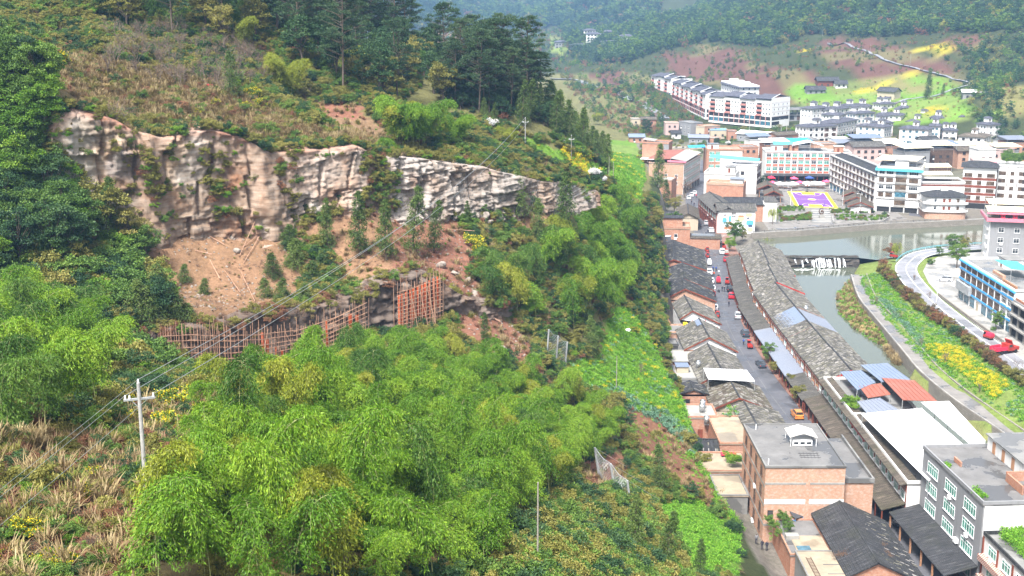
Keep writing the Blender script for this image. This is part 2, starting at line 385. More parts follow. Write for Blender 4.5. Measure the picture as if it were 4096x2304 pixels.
CTRL+=[Vector(q)for q in[(-30,60,56),(-60,70,60),(-25,78,54),(-10,75,51),(0,85,44),(-40,110,50),(-70,110,58),(-90,140,60),(-60,140,47),(-30,130,44),(-10,120,41),(5,110,35),(15,100,30),
    (25,90,22),(35,80,12),(45,70,4),(-60,170,40),(-30,165,34),(-10,160,31),(5,150,27),(18,150,18),(30,150,8),(40,150,2),(-10,190,27),(8,190,19),(20,190,10),(30,190,4.5),(36,190,2.5),
    (10,220,20),(22,220,10),(32,220,4),(25,260,12),(33,260,5),(15,260,22),(5,250,29),(20,300,24),(30,300,12),(38,310,5),(25,350,27),(36,350,14),(44,350,5),(40,400,16),(50,410,5),
    (30,400,28),(45,470,18),(58,480,5),(36,460,26),(55,540,8),(62,560,2),(-20,450,35),(0,480,25),(30,520,15),(-100,500,60),(-60,420,62),(-200,300,90),(-150,250,76),(-130,180,68),
    (-100,350,85),(-180,400,100),(-50,380,72),(130,900,0),(200,900,6),(300,900,12),(100,1100,2),(60,1200,0),(0,1000,5),(30,800,3),(60,700,2),(-50,700,25),(-150,700,60),(100,400,0),(200,400,2),
    (150,600,0),(90,300,0),(80,200,0),(240,690,3),(350,600,40),(400,500,60),(320,700,25),(250,300,8),(300,200,20),(-500,3500,150),(0,4500,300),(600,4500,300),(-400,2200,60),(-800,1500,150),
    (800,2500,250),(600,1500,170),(-300,1000,90),(-100,1500,10),(0,1700,3),(-110,100,72),(60,40,0),(0,40,56),(-2500,3000,300),(2500,3000,300),(3000,500,200),(-3000,500,200),(0,9000,500),(4000,9000,500),(-4000,9000,500)]]
_c=np.array([tuple(q)for q in CTRL]);_cz=_c[:,2]-lift(_c[:,0],_c[:,1]);_n=len(_c)
_A=np.zeros((_n+3,_n+3));_A[:_n,:_n]=np.hypot(_c[:,None,0]-_c[None,:,0],_c[:,None,1]-_c[None,:,1])+np.eye(_n)*.6
_A[:_n,_n]=1;_A[:_n,_n+1:]=_c[:,:2];_A[_n,:_n]=1;_A[_n+1:,:_n]=_c[:,:2].T
_w=np.linalg.solve(_A,np.concatenate([_cz,np.zeros(3)]))
def rbf(x,y):
    s=_w[_n]+_w[_n+1]*x+_w[_n+2]*y
    for i in range(_n):s=s+_w[i]*np.hypot(x-_c[i,0],y-_c[i,1])
    return s
FOOT_Y=[0,150,190,210,250,280,310,340,370,410,470,540,620,720];FOOT_X=[48,39,36.5,34,33.5,35,38,42,45,49,56,61,66,70]
BANK=[(102,150),(99.5,230),(96,262),(95,283),(96,300),(98.2,334),(99.7,355),(105,384),(112,400),(120,407),(134,414),(150,419),(300,440)]
RB=BANK+[(300,150)]
PONDN=[(85,441),(103,446.5),(134,459),(161,465),(200,475),(300,490)]
RIVER=[(79.5,120),(79.5,392),(86,411),(85,441)]+PONDN[1:]+BANK[::-1]+[(102,120)]
BAR=[(106,389),(98,372),(92.5,348),(92.6,331),(94,320),(97.2,307),(99,307),(101,345),(107,384)]
def hgt(x,y):
    x=np.asarray(x,float);y=np.asarray(y,float)
    z=rbf(x,y)+lift(x,y);z0=z
    R=np.hypot(x,y)
    z=z+fbm(x*.09,y*.09,4,3)*np.clip(z*.06,0,1.1)+fbm(x*.006,y*.006,4,9)*np.clip((R-500)/1500,0,1)*45
    fx=np.interp(y,FOOT_Y,FOOT_X);a=sstep((x-fx+1)/5)*(1-sstep((y-700)/90));a=np.where(x>150,a*(1-sstep((x-190-(y-450)*.35)/60)),a)
    z=z*(1-a)
    far=sstep((y-700)/90)*np.exp(-((x-150)/110)**2)*(y<1100);z=z*(1-.6*far*(1-sstep((y-900)/200)))
    d,par,sd_=seg_dist(x,y,C1[0]);z=z+4.6*np.clip(1-d/13,0,1)**1.4*(sd_<0)*np.clip(par*2,0,1)*np.clip((14.5-par),0,1)
    rb=inpoly(x,y,RB);d,_,_=seg_dist(x,y,BANK)
    prof=np.interp(d,[0,4.5,6.5,13,17],[-1,-1,.2,1.2,2.05]);z=np.where(rb,np.where(x>150,np.maximum(prof,z),prof),z)
    rv=inpoly(x,y,RIVER);z=np.where(rv,-6.5,z)
    bar=inpoly(x,y,BAR);db,_,_=seg_dist(x,y,BAR[:6]);z=np.where(bar,-4.1+1.5*sstep(db/4),z)
    return z
def hz(x,y):return float(hgt(np.array([x]),np.array([y]))[0])
def T(px,py,r0=55,r1=1600):
    """where a sight line meets the terrain"""
    d=Vector(ray(px,py)).normalized();r=r0+(r1-r0)*np.linspace(0,1,1400)**1.6
    below=(CAMH+d.z*r)<hgt(d.x*r,d.y*r);i=int(np.argmax(below))if below.any()else len(r)-1
    return Vector((d.x*r[i],d.y*r[i],hz(d.x*r[i],d.y*r[i])))
def axis(a,b,fine,lo,hi,grow):
    c=list(np.arange(a,b,fine));s=fine;v=a
    while v>lo:s*=grow;v-=s;c.insert(0,v)
    s=fine;v=c[-1]
    while v<hi:s*=grow;v+=s;c.append(v)
    return np.array(c)
gx=axis(-95,62,.95,-6000,6000,1.045);gy=axis(66,330,1.0,10,9500,1.016)
X,Y=np.meshgrid(gx,gy);Z=hgt(X,Y)
NX,NY=len(gx),len(gy)
# ---- what grows or lies where: colour of the ground itself
GC=dict(floor=(.085,.07,.035),forest=(.045,.055,.022),under=(.14,.135,.055),dry=(.25,.185,.085),slide=(.25,.15,.09),slide_red=(.22,.105,.072),soil=(.19,.095,.06),soil_pale=(.20,.13,.08),crop=(.12,.22,.03),
          crop2=(.16,.21,.055),rape=(.34,.29,.03),town=(.17,.155,.135),red_field=(.11,.056,.042),gravel=(.33,.27,.24),silt=(.22,.17,.10))
PATCH=[ # (kind, outline in photo pixels)
    ('under',[(-400,300),(2600,300),(2600,2600),(-400,2600)]),
    ('dry',[(150,220),(900,350),(1050,420),(1200,520),(800,540),(450,470),(250,420)]),
    ('floor',[(-200,1700),(900,1500),(1000,2600),(-200,2600)]),('dry',[(1150,2050),(1700,2050),(1850,2400),(1000,2400)]),
    ('soil_pale',[(1250,420),(1480,470),(1580,560),(1400,560),(1250,500)]),('slide_red',[(1270,410),(1450,430),(1430,480),(1290,470)]),
    ('slide',[(560,880),(1080,850),(1180,960),(1290,1100),(1150,1270),(850,1350),(690,1270),(590,1080)]),
    ('slide',[(500,560),(760,620),(900,900),(560,960)]),('slide',[(1080,880),(1600,840),(1640,1100),(1400,1200),(1200,1180),(1130,1000)]),
    ('slide_red',[(1600,800),(1850,880),(1950,1000),(1900,1150),(1990,1250),(2180,1420),(2150,1520),(1900,1420),(1780,1250),(1600,1130),(1560,950)]),
    ('slide',[(2060,850),(2300,870),(2250,950),(2050,900)]),
    ('soil',[(780,1420),(1150,1400),(1200,1520),(850,1600)]),('slide_red',[(1880,1250),(2000,1300),(2180,1430),(2200,1560),(2050,1500),(1900,1400)]),
    ('slide_red',[(2250,1800),(2500,1800),(2550,2000),(2300,2050)]),
    ('crop',[(2420,1250),(2520,1230),(2620,1380),(2720,1600),(2820,1800),(2700,1720),(2500,1620),(2300,1560),(2260,1450),(2400,1420)]),
    ('crop2',[(2370,1560),(2560,1600),(2480,1650),(2380,1620)]),
    ('soil',[(2460,1620),(2640,1640),(2800,1820),(2890,1950),(2960,2120),(2860,2040),(2720,1950),(2560,1850),(2480,1720)]),
    ('crop',[(2560,2010),(2800,2010),(2960,2150),(2950,2320),(2700,2330),(2640,2150)]),
    ('crop',[(2080,540),(2300,620),(2440,680),(2400,720),(2200,640),(2070,570)]),('rape',[(2240,580),(2350,640),(2350,700),(2270,640)]),('rape',[(2290,660),(2370,720),(2340,740),(2280,690)]),
    ('crop',[(2440,560),(2560,560),(2570,700),(2560,850),(2480,760),(2400,700),(2420,620)]),
    ('red_field',[(2640,200),(2900,230),(3050,260),(3250,290),(3300,420),(3050,420),(2880,340),(2700,330)]),('red_field',[(3250,160),(3520,150),(3650,220),(3800,230),(3870,330),(3750,380),(3500,330),(3330,260)]),
    ('red_field',[(3790,150),(3960,140),(3930,220),(3800,200)]),('red_field',[(2780,170),(3020,210),(2980,260),(2800,230)]),
    ('crop',[(3150,350),(3700,290),(3850,380),(3960,480),(3600,500),(3200,430)]),('crop2',[(3160,400),(3700,430),(3900,470),(3300,480)]),('crop',[(3950,350),(4200,330),(4200,470),(4000,460)]),
    ('rape',[(3395,368),(3500,345),(3530,350),(3470,374)]),('rape',[(3590,280),(3680,280),(3640,298)]),('rape',[(3660,190),(3810,165),(3790,205),(3700,210)]),('rape',[(3720,225),(3770,225),(3750,242)]),
    ('rape',[(3700,430),(3830,430),(3800,455),(3690,452)]),('rape',[(3190,195),(3260,200),(3210,208)]),('rape',[(3480,330),(3560,325),(3540,342)]),
    ('crop2',[(2200,140),(2450,160),(2440,215),(2200,215)]),('soil_pale',[(1700,120),(2000,150),(2050,200),(1700,215)]),('red_field',[(2330,290),(2480,280),(2640,340),(2600,370),(2400,330)]),
]
pxn,pyn=project(X,Y,Z);jx=fbm(X*.25,Y*.25,3,40)*16+fbm(X*.05,Y*.05,2,41)*14;jy=fbm(X*.25,Y*.25,3,42)*12+fbm(X*.05,Y*.05,2,43)*10
sc_=np.clip(220/np.hypot(X,Y),.18,1.6);pxn=pxn+jx*sc_;pyn=pyn+jy*sc_
gcol=np.empty(X.shape+(3,));gcol[:]=GC['forest']
for k,poly in PATCH:gcol[inpoly(pxn,pyn,poly)&(Y>20)]=GC[k]
far_=np.hypot(X,Y)>560;cell=vnoise(np.floor(X/34+.6*fbm(X*.01,Y*.01,2,90))*3.3,np.floor(Y/46+.9*fbm(X*.012,Y*.012,2,91))*2.9,92)
for lo_,hi_,k in((0,.28,'under'),(.28,.38,'soil_pale'),(.38,.5,'crop2')):q_=far_&(cell>=lo_)&(cell<hi_)&(gcol[...,1]>gcol[...,0]*1.15)&(gcol[...,1]>.1);gcol[q_]=gcol[q_]*.35+np.array(GC[k])*.65
q_=far_&(cell>.62)&(gcol[...,0]>gcol[...,1]*1.6);gcol[q_]=gcol[q_]*.3+np.array(GC['under'])*.7
fxx=np.interp(Y,FOOT_Y,FOOT_X);town=(X>fxx-.5)&(Y<715)&(X<260)&(Y>100);gcol[town&~inpoly(X,Y,RB)]=GC['town']
gcol[inpoly(X,Y,RB)&(X<150)]=GC['crop2'];gcol[inpoly(X,Y,BAR)]=GC['dry'];gcol[inpoly(X,Y,RIVER)&~inpoly(X,Y,BAR)]=GC['silt']
gcol[inpoly(X,Y,[(86,560),(300,560),(330,720),(70,720)])]=(.14,.135,.10)
gcol*=(1+.25*fbm(X*.4,Y*.4,3,77))[...,None]
def ground_mat():
    m,nt,b=newmat('ground');p=worldpos(nt);c=attr(nt,'gcol').outputs['Color'];n1=noise(nt,p,1.3,7,.75);n2=noise(nt,p,.12,6,.7)
    c=mixc(nt,maprange(nt,n1,.3,.7,0,1),mixc(nt,1.,c,(.62,.60,.58),'MULTIPLY'),mixc(nt,1.,c,(1.3,1.28,1.25),'MULTIPLY'))
    c=mixc(nt,maprange(nt,n2,.45,.7,0,.4),c,mixc(nt,1.,c,(.7,.78,.6),'MULTIPLY'))
    nt.links.new(c,b.inputs['Base Color']);b.inputs['Roughness'].default_value=.95;b.inputs['Specular IOR Level'].default_value=.1
    n3=noise(nt,p,2.2,8,.8);bump(nt,b,n3,.8,.35);return m
idx=np.arange(NX*NY).reshape(NY,NX);Q=np.stack([idx[:-1,:-1],idx[:-1,1:],idx[1:,1:],idx[1:,:-1]],-1).reshape(-1,4)
tm=npmesh('terrain',np.stack([X,Y,Z],-1).reshape(-1,3),Q,ground_mat(),smooth=True)
ca=tm.color_attributes.new('gcol','FLOAT_COLOR','POINT');ca.data.foreach_set('color',np.concatenate([gcol.reshape(-1,3),np.ones((NX*NY,1))],1).astype(np.float32).ravel())
tag(obj('terrain',tm),'hillside, valley floor and far hills as one sheet of ground',None,None,'structure')
print('terrain',NX,NY)
# ---------------------------------------------------------------- rock faces: layered sandstone
def rock_mat(name,cols,strata=2.6,warm=None):
    m,nt,b=newmat(name);p=worldpos(nt);mp=nt.nodes.new('ShaderNodeMapping');mp.inputs['Scale'].default_value=(.16,.16,strata);nt.links.new(p,mp.inputs[0])
    n1=noise(nt,mp.outputs[0],.9,7,.7);n2=noise(nt,p,.11,5,.6);n3=noise(nt,p,1.1,7,.75);mv=nt.nodes.new('ShaderNodeMapping');mv.inputs['Scale'].default_value=(1,1,.12);nt.links.new(p,mv.inputs[0]);n4=noise(nt,mv.outputs[0],.7,5,.65)
    c=ramp(nt,n1,[(.28,cols[0]),(.45,cols[1]),(.6,cols[2]),(.75,cols[3])])
    ck=attr(nt,'rcol').outputs['Color'];c=mixc(nt,.55,c,ck)
    c=mixc(nt,maprange(nt,n2,.5,.66,0,.75),c,mixc(nt,1.,ck,(.85,.62,.45),'MULTIPLY'))
    c=mixc(nt,maprange(nt,n4,.54,.74,0,.7),c,(.10,.085,.075));c=mixc(nt,maprange(nt,n3,.3,.72,.0,.6),c,mixc(nt,1.,c,(.5,.47,.45),'MULTIPLY'))
    nt.links.new(c,b.inputs['Base Color']);b.inputs['Roughness'].default_value=.9;b.inputs['Specular IOR Level'].default_value=.2
    bump(nt,b,n1,.6,.18);return m
def cliff(name,label,curve,i0,i1,mat,colf,step=.30,lean=1.6,seed=0,chute=None):
    P,B,Tt=curve;s=np.arange(i0,i1+1e-6,.012);xs=np.interp(s,np.arange(len(P)),[p[0]for p in P]);ys=np.interp(s,np.arange(len(P)),[p[1]for p in P])
    k=np.hanning(41);k/=k.sum();pad=20
    xs=np.convolve(np.pad(xs,pad,mode='reflect',reflect_type='odd'),k,'valid');ys=np.convolve(np.pad(ys,pad,mode='reflect',reflect_type='odd'),k,'valid')
    L_=np.concatenate([[0],np.cumsum(np.hypot(np.diff(xs),np.diff(ys)))]);ls=np.arange(0,L_[-1],step);x=np.interp(ls,L_,xs);y=np.interp(ls,L_,ys);pr=np.interp(ls,L_,s)
    zb=np.interp(pr,np.arange(len(P)),B)-2.5;zt=np.interp(pr,np.arange(len(P)),Tt)+.1+1.3*fbm(ls*.09,ls*0+3,4,seed);tx=np.gradient(x);ty=np.gradient(y);q=np.hypot(tx,ty);nx,ny=ty/q,-tx/q
    for c,w_ in chute or[]:zt=zt-.9*np.exp(-((pr-c)/w_)**4)
    nv=int((zt-zb).max()/step)+3;v=np.linspace(0,1,nv)[:,None];Zg=zb+(zt-zb)*v;S=np.broadcast_to(ls,Zg.shape);r=lambda a,b,k_:vnoise(np.floor(a)*7.31+.5,np.floor(b)*3.77+.5,seed+k_)-.5
    lay=Zg-S*.05+1.1*fbm(S*.035,Zg*.04,3,seed+5);b1=lay/1.7+.5*np.sin(lay*.8);b2=lay/.55+.3*np.sin(lay*2.3);big=lay/6+.2*fbm(S*.05,Zg*.05,2,seed+4)
    jt=S/6.2+1.1*fbm(S*.06,Zg*.03,3,seed+6)+r(big,big*0,7)*2;j2=S/2.6+.8*fbm(S*.2,Zg*.06,2,seed+13)+r(b1,b1*0,8)*4
    lam=sstep(fbm(S*.045,Zg*.09,3,seed+14)*2.2+.55) # thin bedded or massive
    out=1.2+2.6*fbm(S*.035,Zg*.02,4,seed+8)+2.3*r(jt,big,1)+(.35+.95*lam)*r(b1,j2,2)*1.5+.55*lam*r(b2,j2*1.7,3)+lean*(1-v)+.15*fbm(S*1.1,Zg*1.3,2,seed+9)+(.25+.5*lam)*r(S/1.1+.7*fbm(S*.3,Zg*.3,2,seed+30),lay/.75,31)+.35*r(S/.62,lay/.45,32)
    fr=np.abs(jt-np.floor(jt)-.5);out=out-1.3*sstep((fr-.44)*24)-.35*sstep((np.abs(b1-np.floor(b1)-.5)-.44)*20)*lam
    if chute is not None:
        m=np.zeros(S.shape)
        for c,w_ in chute:m=np.maximum(m,np.exp(-((pr-c+.10*fbm(S*.1,Zg*.1,3,seed+20)*4)/w_)**4)+0*S)
        out=out*(1-m)+m*(1.4+2.8*(1-v)+1.3*fbm(S*.25,Zg*.12,4,seed+21)+.5*r(S/.9,Zg/.8,33))
    else:m=np.zeros(S.shape)
    ends=np.minimum(1,np.minimum(S,ls[-1]-S)/4.0);out=np.maximum(out,.15)*ends*np.where(v>.98,.4,1)+.1;out=np.where(v>=.999,-2.5,out)
    Xg=x+nx*out;Yg=y+ny*out;nq=len(ls);ii=np.arange(nv*nq).reshape(nv,nq);Qd=np.stack([ii[:-1,:-1],ii[:-1,1:],ii[1:,1:],ii[1:,:-1]],-1).reshape(-1,4)
    me=npmesh(name,np.stack([Xg,Yg,Zg],-1).reshape(-1,3),Qd,mat);cc=colf(S,Zg,v,r(b1,j2,2),pr,m)*(1+.35*r(b2,j2*1.7,3)+.3*r(jt,big,1))[...,None]
    a=me.color_attributes.new('rcol','FLOAT_COLOR','POINT');a.data.foreach_set('color',np.concatenate([cc.reshape(-1,3),np.ones((nv*nq,1))],1).astype(np.float32).ravel())
    return tag(obj(name,me),label,None,None,'structure'),(x,y,nx,ny,zb+1.0,zt,pr,Xg,Yg,Zg)
def mixn(a,b,t):return np.asarray(a)*(1-t[...,None])+np.asarray(b)*t[...,None]
def col_main(S,Zg,v,bh,pr,m):
    n=lambda f,g,k_,a,b:sstep(fbm(S*f,Zg*g,3,k_)*a+b)
    c=mixn((.47,.31,.185),(.50,.46,.41),n(.07,.10,61,3,.45));c=mixn(c,(.38,.27,.235),sstep((pr-5.0)*1.2)*.6+0*S);c=mixn(c,(.55,.53,.50),n(.10,.13,65,5,.0));c=mixn(c,(.30,.27,.27),n(.08,.12,69,4,-.5))
    g=mixn((.24,.215,.205),(.33,.315,.31),n(.09,.07,71,3,.5));c=mixn(c,g,sstep((pr-8.7)*2)+0*S);c=mixn(c,(.25,.14,.08),n(.09,.025,67,4,-.55)*.9);c=c*(1-.45*n(.05,.05,78,4,-.2))[...,None]
    c=mixn(c,(.30,.13,.085),sstep((v-.90)*12)*sstep((9.6-pr)*2)*n(.06,.01,75,3,.6));return mixn(c,mixn((.17,.095,.055),(.30,.18,.11),n(.2,.12,77,3,.5)),m)
def col_low(S,Zg,v,bh,pr,m):
    return mixn((.13,.10,.08),(.24,.19,.155),sstep(fbm(S*.1,Zg*.1,3,81)*2+.5))
RM1=rock_mat('sandstone',[(.24,.17,.12),(.42,.33,.25),(.50,.44,.37),(.60,.56,.51)]);RM2=rock_mat('dark_rock',[(.07,.055,.05),(.15,.115,.095),(.22,.17,.14),(.30,.26,.24)])
_,CL1=cliff('rock_cliff','tall layered sandstone cliff above the landslide, grey to the right',C1,1.4,14.6,RM1,col_main,seed=100,lean=1.8,chute=[(4.55,.42),(7.25,.26),(9.45,.28)])
_,CL3=cliff('lower_rock_face','dark rock ledge behind the bamboo scaffolding',C2,.2,8.6,RM2,col_low,seed=300,lean=1.0)
_k=CL1[6]>9.1;CL2=tuple(q[_k]for q in CL1[:7])
# ---------------------------------------------------------------- water
def water_mat():
    m,nt,b=newmat('water');p=worldpos(nt);n1=noise(nt,p,.9,4);b.inputs['Base Color'].default_value=(.09,.10,.07,1)
    b.inputs['Roughness'].default_value=.06;b.inputs['IOR'].default_value=1.33;b.inputs['Specular IOR Level'].default_value=1.0
    n2=noise(nt,p,2.6,5);bump(nt,b,mixc(nt,.5,n1,n2),.22,.06);return m
WM=water_mat()
def zs(poly,z):return[(x,y,z)for x,y in poly]
wl=MB().poly(zs([(79,120),(79,393),(86,409.5),(114,409),(112.2,400),(105.5,384),(104,384),(104,120)],-4));o=wl.build('river',WM);tag(o,'calm pale river below the weir',None,None,'structure')
wl=MB().poly(zs([(84,409.6),(82,442),(103,448),(134,460),(161,466),(200,476),(300,492),(300,438),(150,418),(134,413),(119,406),(114,409.2)],-1.0));o=wl.build('pond',WM);tag(o,'still green pond above the weir',None,None,'structure')
# ================================================================ plant prototypes
def unit(a):return a/np.maximum(np.linalg.norm(a,axis=-1,keepdims=True),1e-9)
def tubes(S,n=4):
    """S rows: x0 y0 z0 r0 x1 y1 z1 r1 -> verts, quads"""
    S=np.asarray(S,float);p0=S[:,:3];p1=S[:,4:7];d=unit(p1-p0);h=np.where(np.abs(d[:,2:3])>.9,[[1.,0,0]],[[0,0,1.]]);a=unit(np.cross(d,h));b=np.cross(d,a)
    t=np.arange(n)*2*math.pi/n;ring=a[:,None]*np.cos(t)[None,:,None]+b[:,None]*np.sin(t)[None,:,None]
    V=np.concatenate([p0[:,None]+ring*S[:,3,None,None],p1[:,None]+ring*S[:,7,None,None]],1).reshape(-1,3)
    k=np.arange(len(S))[:,None]*2*n;i=np.arange(n)[None];j=(i+1)%n
    return V,np.stack([k+i,k+j,k+n+j,k+n+i],-1).reshape(-1,4)
def leafq(C,D,Lh,Wd,rs,fold=.0):
    """lance-shaped leaves from base points and directions"""
    n=len(C);D=unit(D);S=unit(np.cross(D,rs.normal(size=(n,3))));Lh=np.broadcast_to(Lh,n)[:,None];Wd=np.broadcast_to(Wd,n)[:,None]
    up=np.cross(S,D);m=C+D*Lh*.45+up*Lh*fold
    V=np.stack([C,m+S*Wd*.5,C+D*Lh,m-S*Wd*.5],1).reshape(-1,3);return V,np.arange(n*4).reshape(-1,4)
class Proto:
    def __init__(s,name,wood,wmat,leaves,lmat,extra=None):
        """wood (V,F), leaves list of (V,F,tint,mat)"""
        s.name=name;s.wood=None;s.crown=None;s.parts=[]
        if wood is not None:s.wood=npmesh(name+'_wood',wood[0],wood[1],wmat);s.wood_raw=(wood,wmat)
        V=[];Fq=[];ti=[];fm=[];ms=[];off=0
        for(v,f,t,m)in leaves:
            if m not in ms:ms.append(m)
            V.append(v);Fq.append(f+off);off+=len(v);ti.append(t);fm.append(np.full(len(f),ms.index(m)))
        s.crown=npmesh(name+'_crown',np.concatenate(V),np.concatenate(Fq),ms,np.concatenate(fm),np.concatenate(ti))
        # joined version for masses nobody counts
        if wood is not None:
            V=[wood[0]]+V;o=len(wood[0]);Fj=[wood[1]]+[f+o for f in Fq];fj=[np.zeros(len(wood[1]))]+[f+1 for f in fm];tj=[np.full(len(wood[1]),.5)]+ti;mj=[wmat]+ms
        else:Fj,fj,tj,mj=Fq,fm,ti,ms
        s._j=(V,Fj,fj,tj,mj);s._obj=None
    @property
    def joined(s):
        if s._obj is None:
            V,Fj,fj,tj,mj=s._j;s._obj=bpy.data.objects.new(s.name+'_clump',npmesh(s.name+'_all',np.concatenate(V),np.concatenate(Fj),mj,np.concatenate(fj),np.concatenate(tj)))
        return s._obj
def bamboo(name,seed,H=7.5,bend=2.2,mat='bamboo',nb=48,per=120,llen=.24):
    rs=np.random.RandomState(seed);az0=0.0
    def cur(t):return np.stack([bend*t**2.4,.25*np.sin(t*3)*t,H*(1.06*t-.26*t**4.5)],-1)
    ts=np.linspace(0,1,11);c=cur(ts);r=np.linspace(.045,.012,11);W=[np.concatenate([c[:-1],r[:-1,None],c[1:],r[1:,None]],1)]
    C=[];D=[];tt=[]
    for k,t in enumerate(np.linspace(.34,1.,nb)):
        o=cur(np.array([t]))[0];az=rs.uniform(0,6.28);u=np.array([math.cos(az),math.sin(az),0]);q=(t-.34)/.66
        bl=(1.8-1.0*abs(q-.5)**1.3)*rs.uniform(.7,1.15)*H/7.5
        if q>.8:u=unit(u*.7+np.array([1,0,0])*.6)
        def br(s):return o+u*bl*s[:,None]*.85+np.array([0,0,1])*(bl*(.42*s-.85*s*s))[:,None]
        ss=np.linspace(0,1,5);bp=br(ss);W.append(np.concatenate([bp[:-1],np.full((4,1),.010),bp[1:],np.full((4,1),.006)],1))
        s=rs.uniform(.18,1.08,per);P=br(s)+rs.normal(size=(per,3))*np.array([.17,.17,.12])*(.6+bl*.35)
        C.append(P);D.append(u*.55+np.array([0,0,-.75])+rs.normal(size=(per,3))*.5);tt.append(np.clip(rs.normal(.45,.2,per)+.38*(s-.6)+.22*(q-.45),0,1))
    C=np.concatenate(C);D=np.concatenate(D);n=len(C);v,f=leafq(C,D,rs.uniform(.75,1.3,n)*llen,rs.uniform(.8,1.2,n)*llen*.24,rs,.05)
    return Proto(name,tubes(np.concatenate(W),4),M['culm'],[(v,f,np.concatenate(tt),L[mat])],None)
def crown_tree(name,seed,H=8,R=2.6,th=.35,clumps=46,per=90,leaf=.26,mat='broad',flat=.75,wood='bark',wide=.62,extra=None,limb=True,sag=0.0,shape=1.0):
    """broadleaf: limbs out to leaf clumps spread through an uneven crown"""
    rs=np.random.RandomState(seed);zc=H*(th+(1-th)/2);hz_=H*(1-th)/2
    d=unit(rs.normal(size=(clumps,3)));d[:,2]=d[:,2]*.9+.12;rad=rs.uniform(.35,1,clumps)**.45;lob=1+.28*np.sin(3*np.arctan2(d[:,1],d[:,0])+seed)+.16*np.sin(5*d[:,2]+seed*2)
    cc=d*rad[:,None]*np.array([R,R,hz_])*lob[:,None];taper=1-shape*.0*cc[:,2:];cc=cc*taper+np.array([0,0,zc]);cr=R*wide*rs.uniform(.38,.62,clumps)
    W=[]
    if limb:
        lean=rs.normal(size=2)*.05*H;tp=np.array([lean[0],lean[1],H*(th+.25)]);m1=tp*.5+np.array([rs.normal()*.1,rs.normal()*.1,0]);r0=.028*H
        W+=[[0,0,-.3,r0,*m1,r0*.8],[*m1,r0*.8,*tp,r0*.5]]
        for q in cc[:min(clumps,26)]:
            s=tp*rs.uniform(.55,1);mid=(s+q)/2+np.array([0,0,.12*H*rs.uniform(-.3,.6)]);W+=[[*s,r0*.36,*mid,r0*.22],[*mid,r0*.22,*q,r0*.07]]
    C=[];D=[];tt=[]
    for q,c in zip(cc,cr):
        u=unit(rs.normal(size=(per,3)));u[:,2]=np.abs(u[:,2])*.8+u[:,2]*.2;rr=rs.uniform(.45,1.05,per)[:,None];p=q+u*rr*np.array([c,c,c*flat]);C.append(p)
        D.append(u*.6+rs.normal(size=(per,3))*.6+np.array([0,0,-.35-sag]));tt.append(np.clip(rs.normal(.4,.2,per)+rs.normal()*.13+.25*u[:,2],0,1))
    C=np.concatenate(C);D=np.concatenate(D);n=len(C);v,f=leafq(C,D,rs.uniform(.7,1.3,n)*leaf,rs.uniform(.8,1.2,n)*leaf*.55,rs,.08);lv=[(v,f,np.concatenate(tt),L[mat])]
    if extra:
        em,en,es=extra;k=rs.randint(0,n,en);P=C[k]+unit(C[k]-np.array([0,0,zc]))*.12;v2,f2=leafq(P+rs.normal(size=P.shape)*.06,rs.normal(size=P.shape),es,es*.8,rs);lv.append((v2,f2,rs.uniform(0,1,en),L[em]))
    return Proto(name,tubes(W,5)if W else None,M[wood],lv,None)
def conifer(name,seed,H=11,R=2.1,th=.12,nb=120,per=34,leaf=.34,mat='cypress',droop=.55,power=.75,wood='bark',lean=0.):
    rs=np.random.RandomState(seed);W=[];ts=np.linspace(0,1,7);ax=lambda t:np.stack([lean*H*t**1.5,.02*H*np.sin(t*5+seed),H*t],-1);c=ax(ts);r=np.linspace(.017*H,.015,7)
    W.append(np.concatenate([c[:-1],r[:-1,None],c[1:],r[1:,None]],1));C=[];D=[];tt=[]
    for t in np.sort(rs.uniform(th,.99,nb)):
        o=ax(np.array([t]))[0];q=(t-th)/(1-th);az=rs.uniform(0,6.28);u=np.array([math.cos(az),math.sin(az),0]);bl=R*((1-q)**power*(.35+.65*min(1,q*6+.35)))*rs.uniform(.55,1.15)+.12
        def br(s):return o+u*bl*s[:,None]+np.array([0,0,1])*(bl*(.3*s-droop*s*s))[:,None]
        ss=np.linspace(0,1,3);bp=br(ss);W.append(np.concatenate([bp[:-1],np.full((2,1),.02),bp[1:],np.full((2,1),.01)],1))
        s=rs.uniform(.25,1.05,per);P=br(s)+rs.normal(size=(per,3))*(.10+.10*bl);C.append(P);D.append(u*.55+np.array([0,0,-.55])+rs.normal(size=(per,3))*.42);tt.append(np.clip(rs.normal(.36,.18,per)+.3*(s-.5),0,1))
    C=np.concatenate(C);D=np.concatenate(D);n=len(C);v,f=leafq(C,D,rs.uniform(.7,1.3,n)*leaf,rs.uniform(.8,1.2,n)*leaf*.34,rs,.05)
    return Proto(name,tubes(np.concatenate(W),5),M[wood],[(v,f,np.concatenate(tt),L[mat])],None)
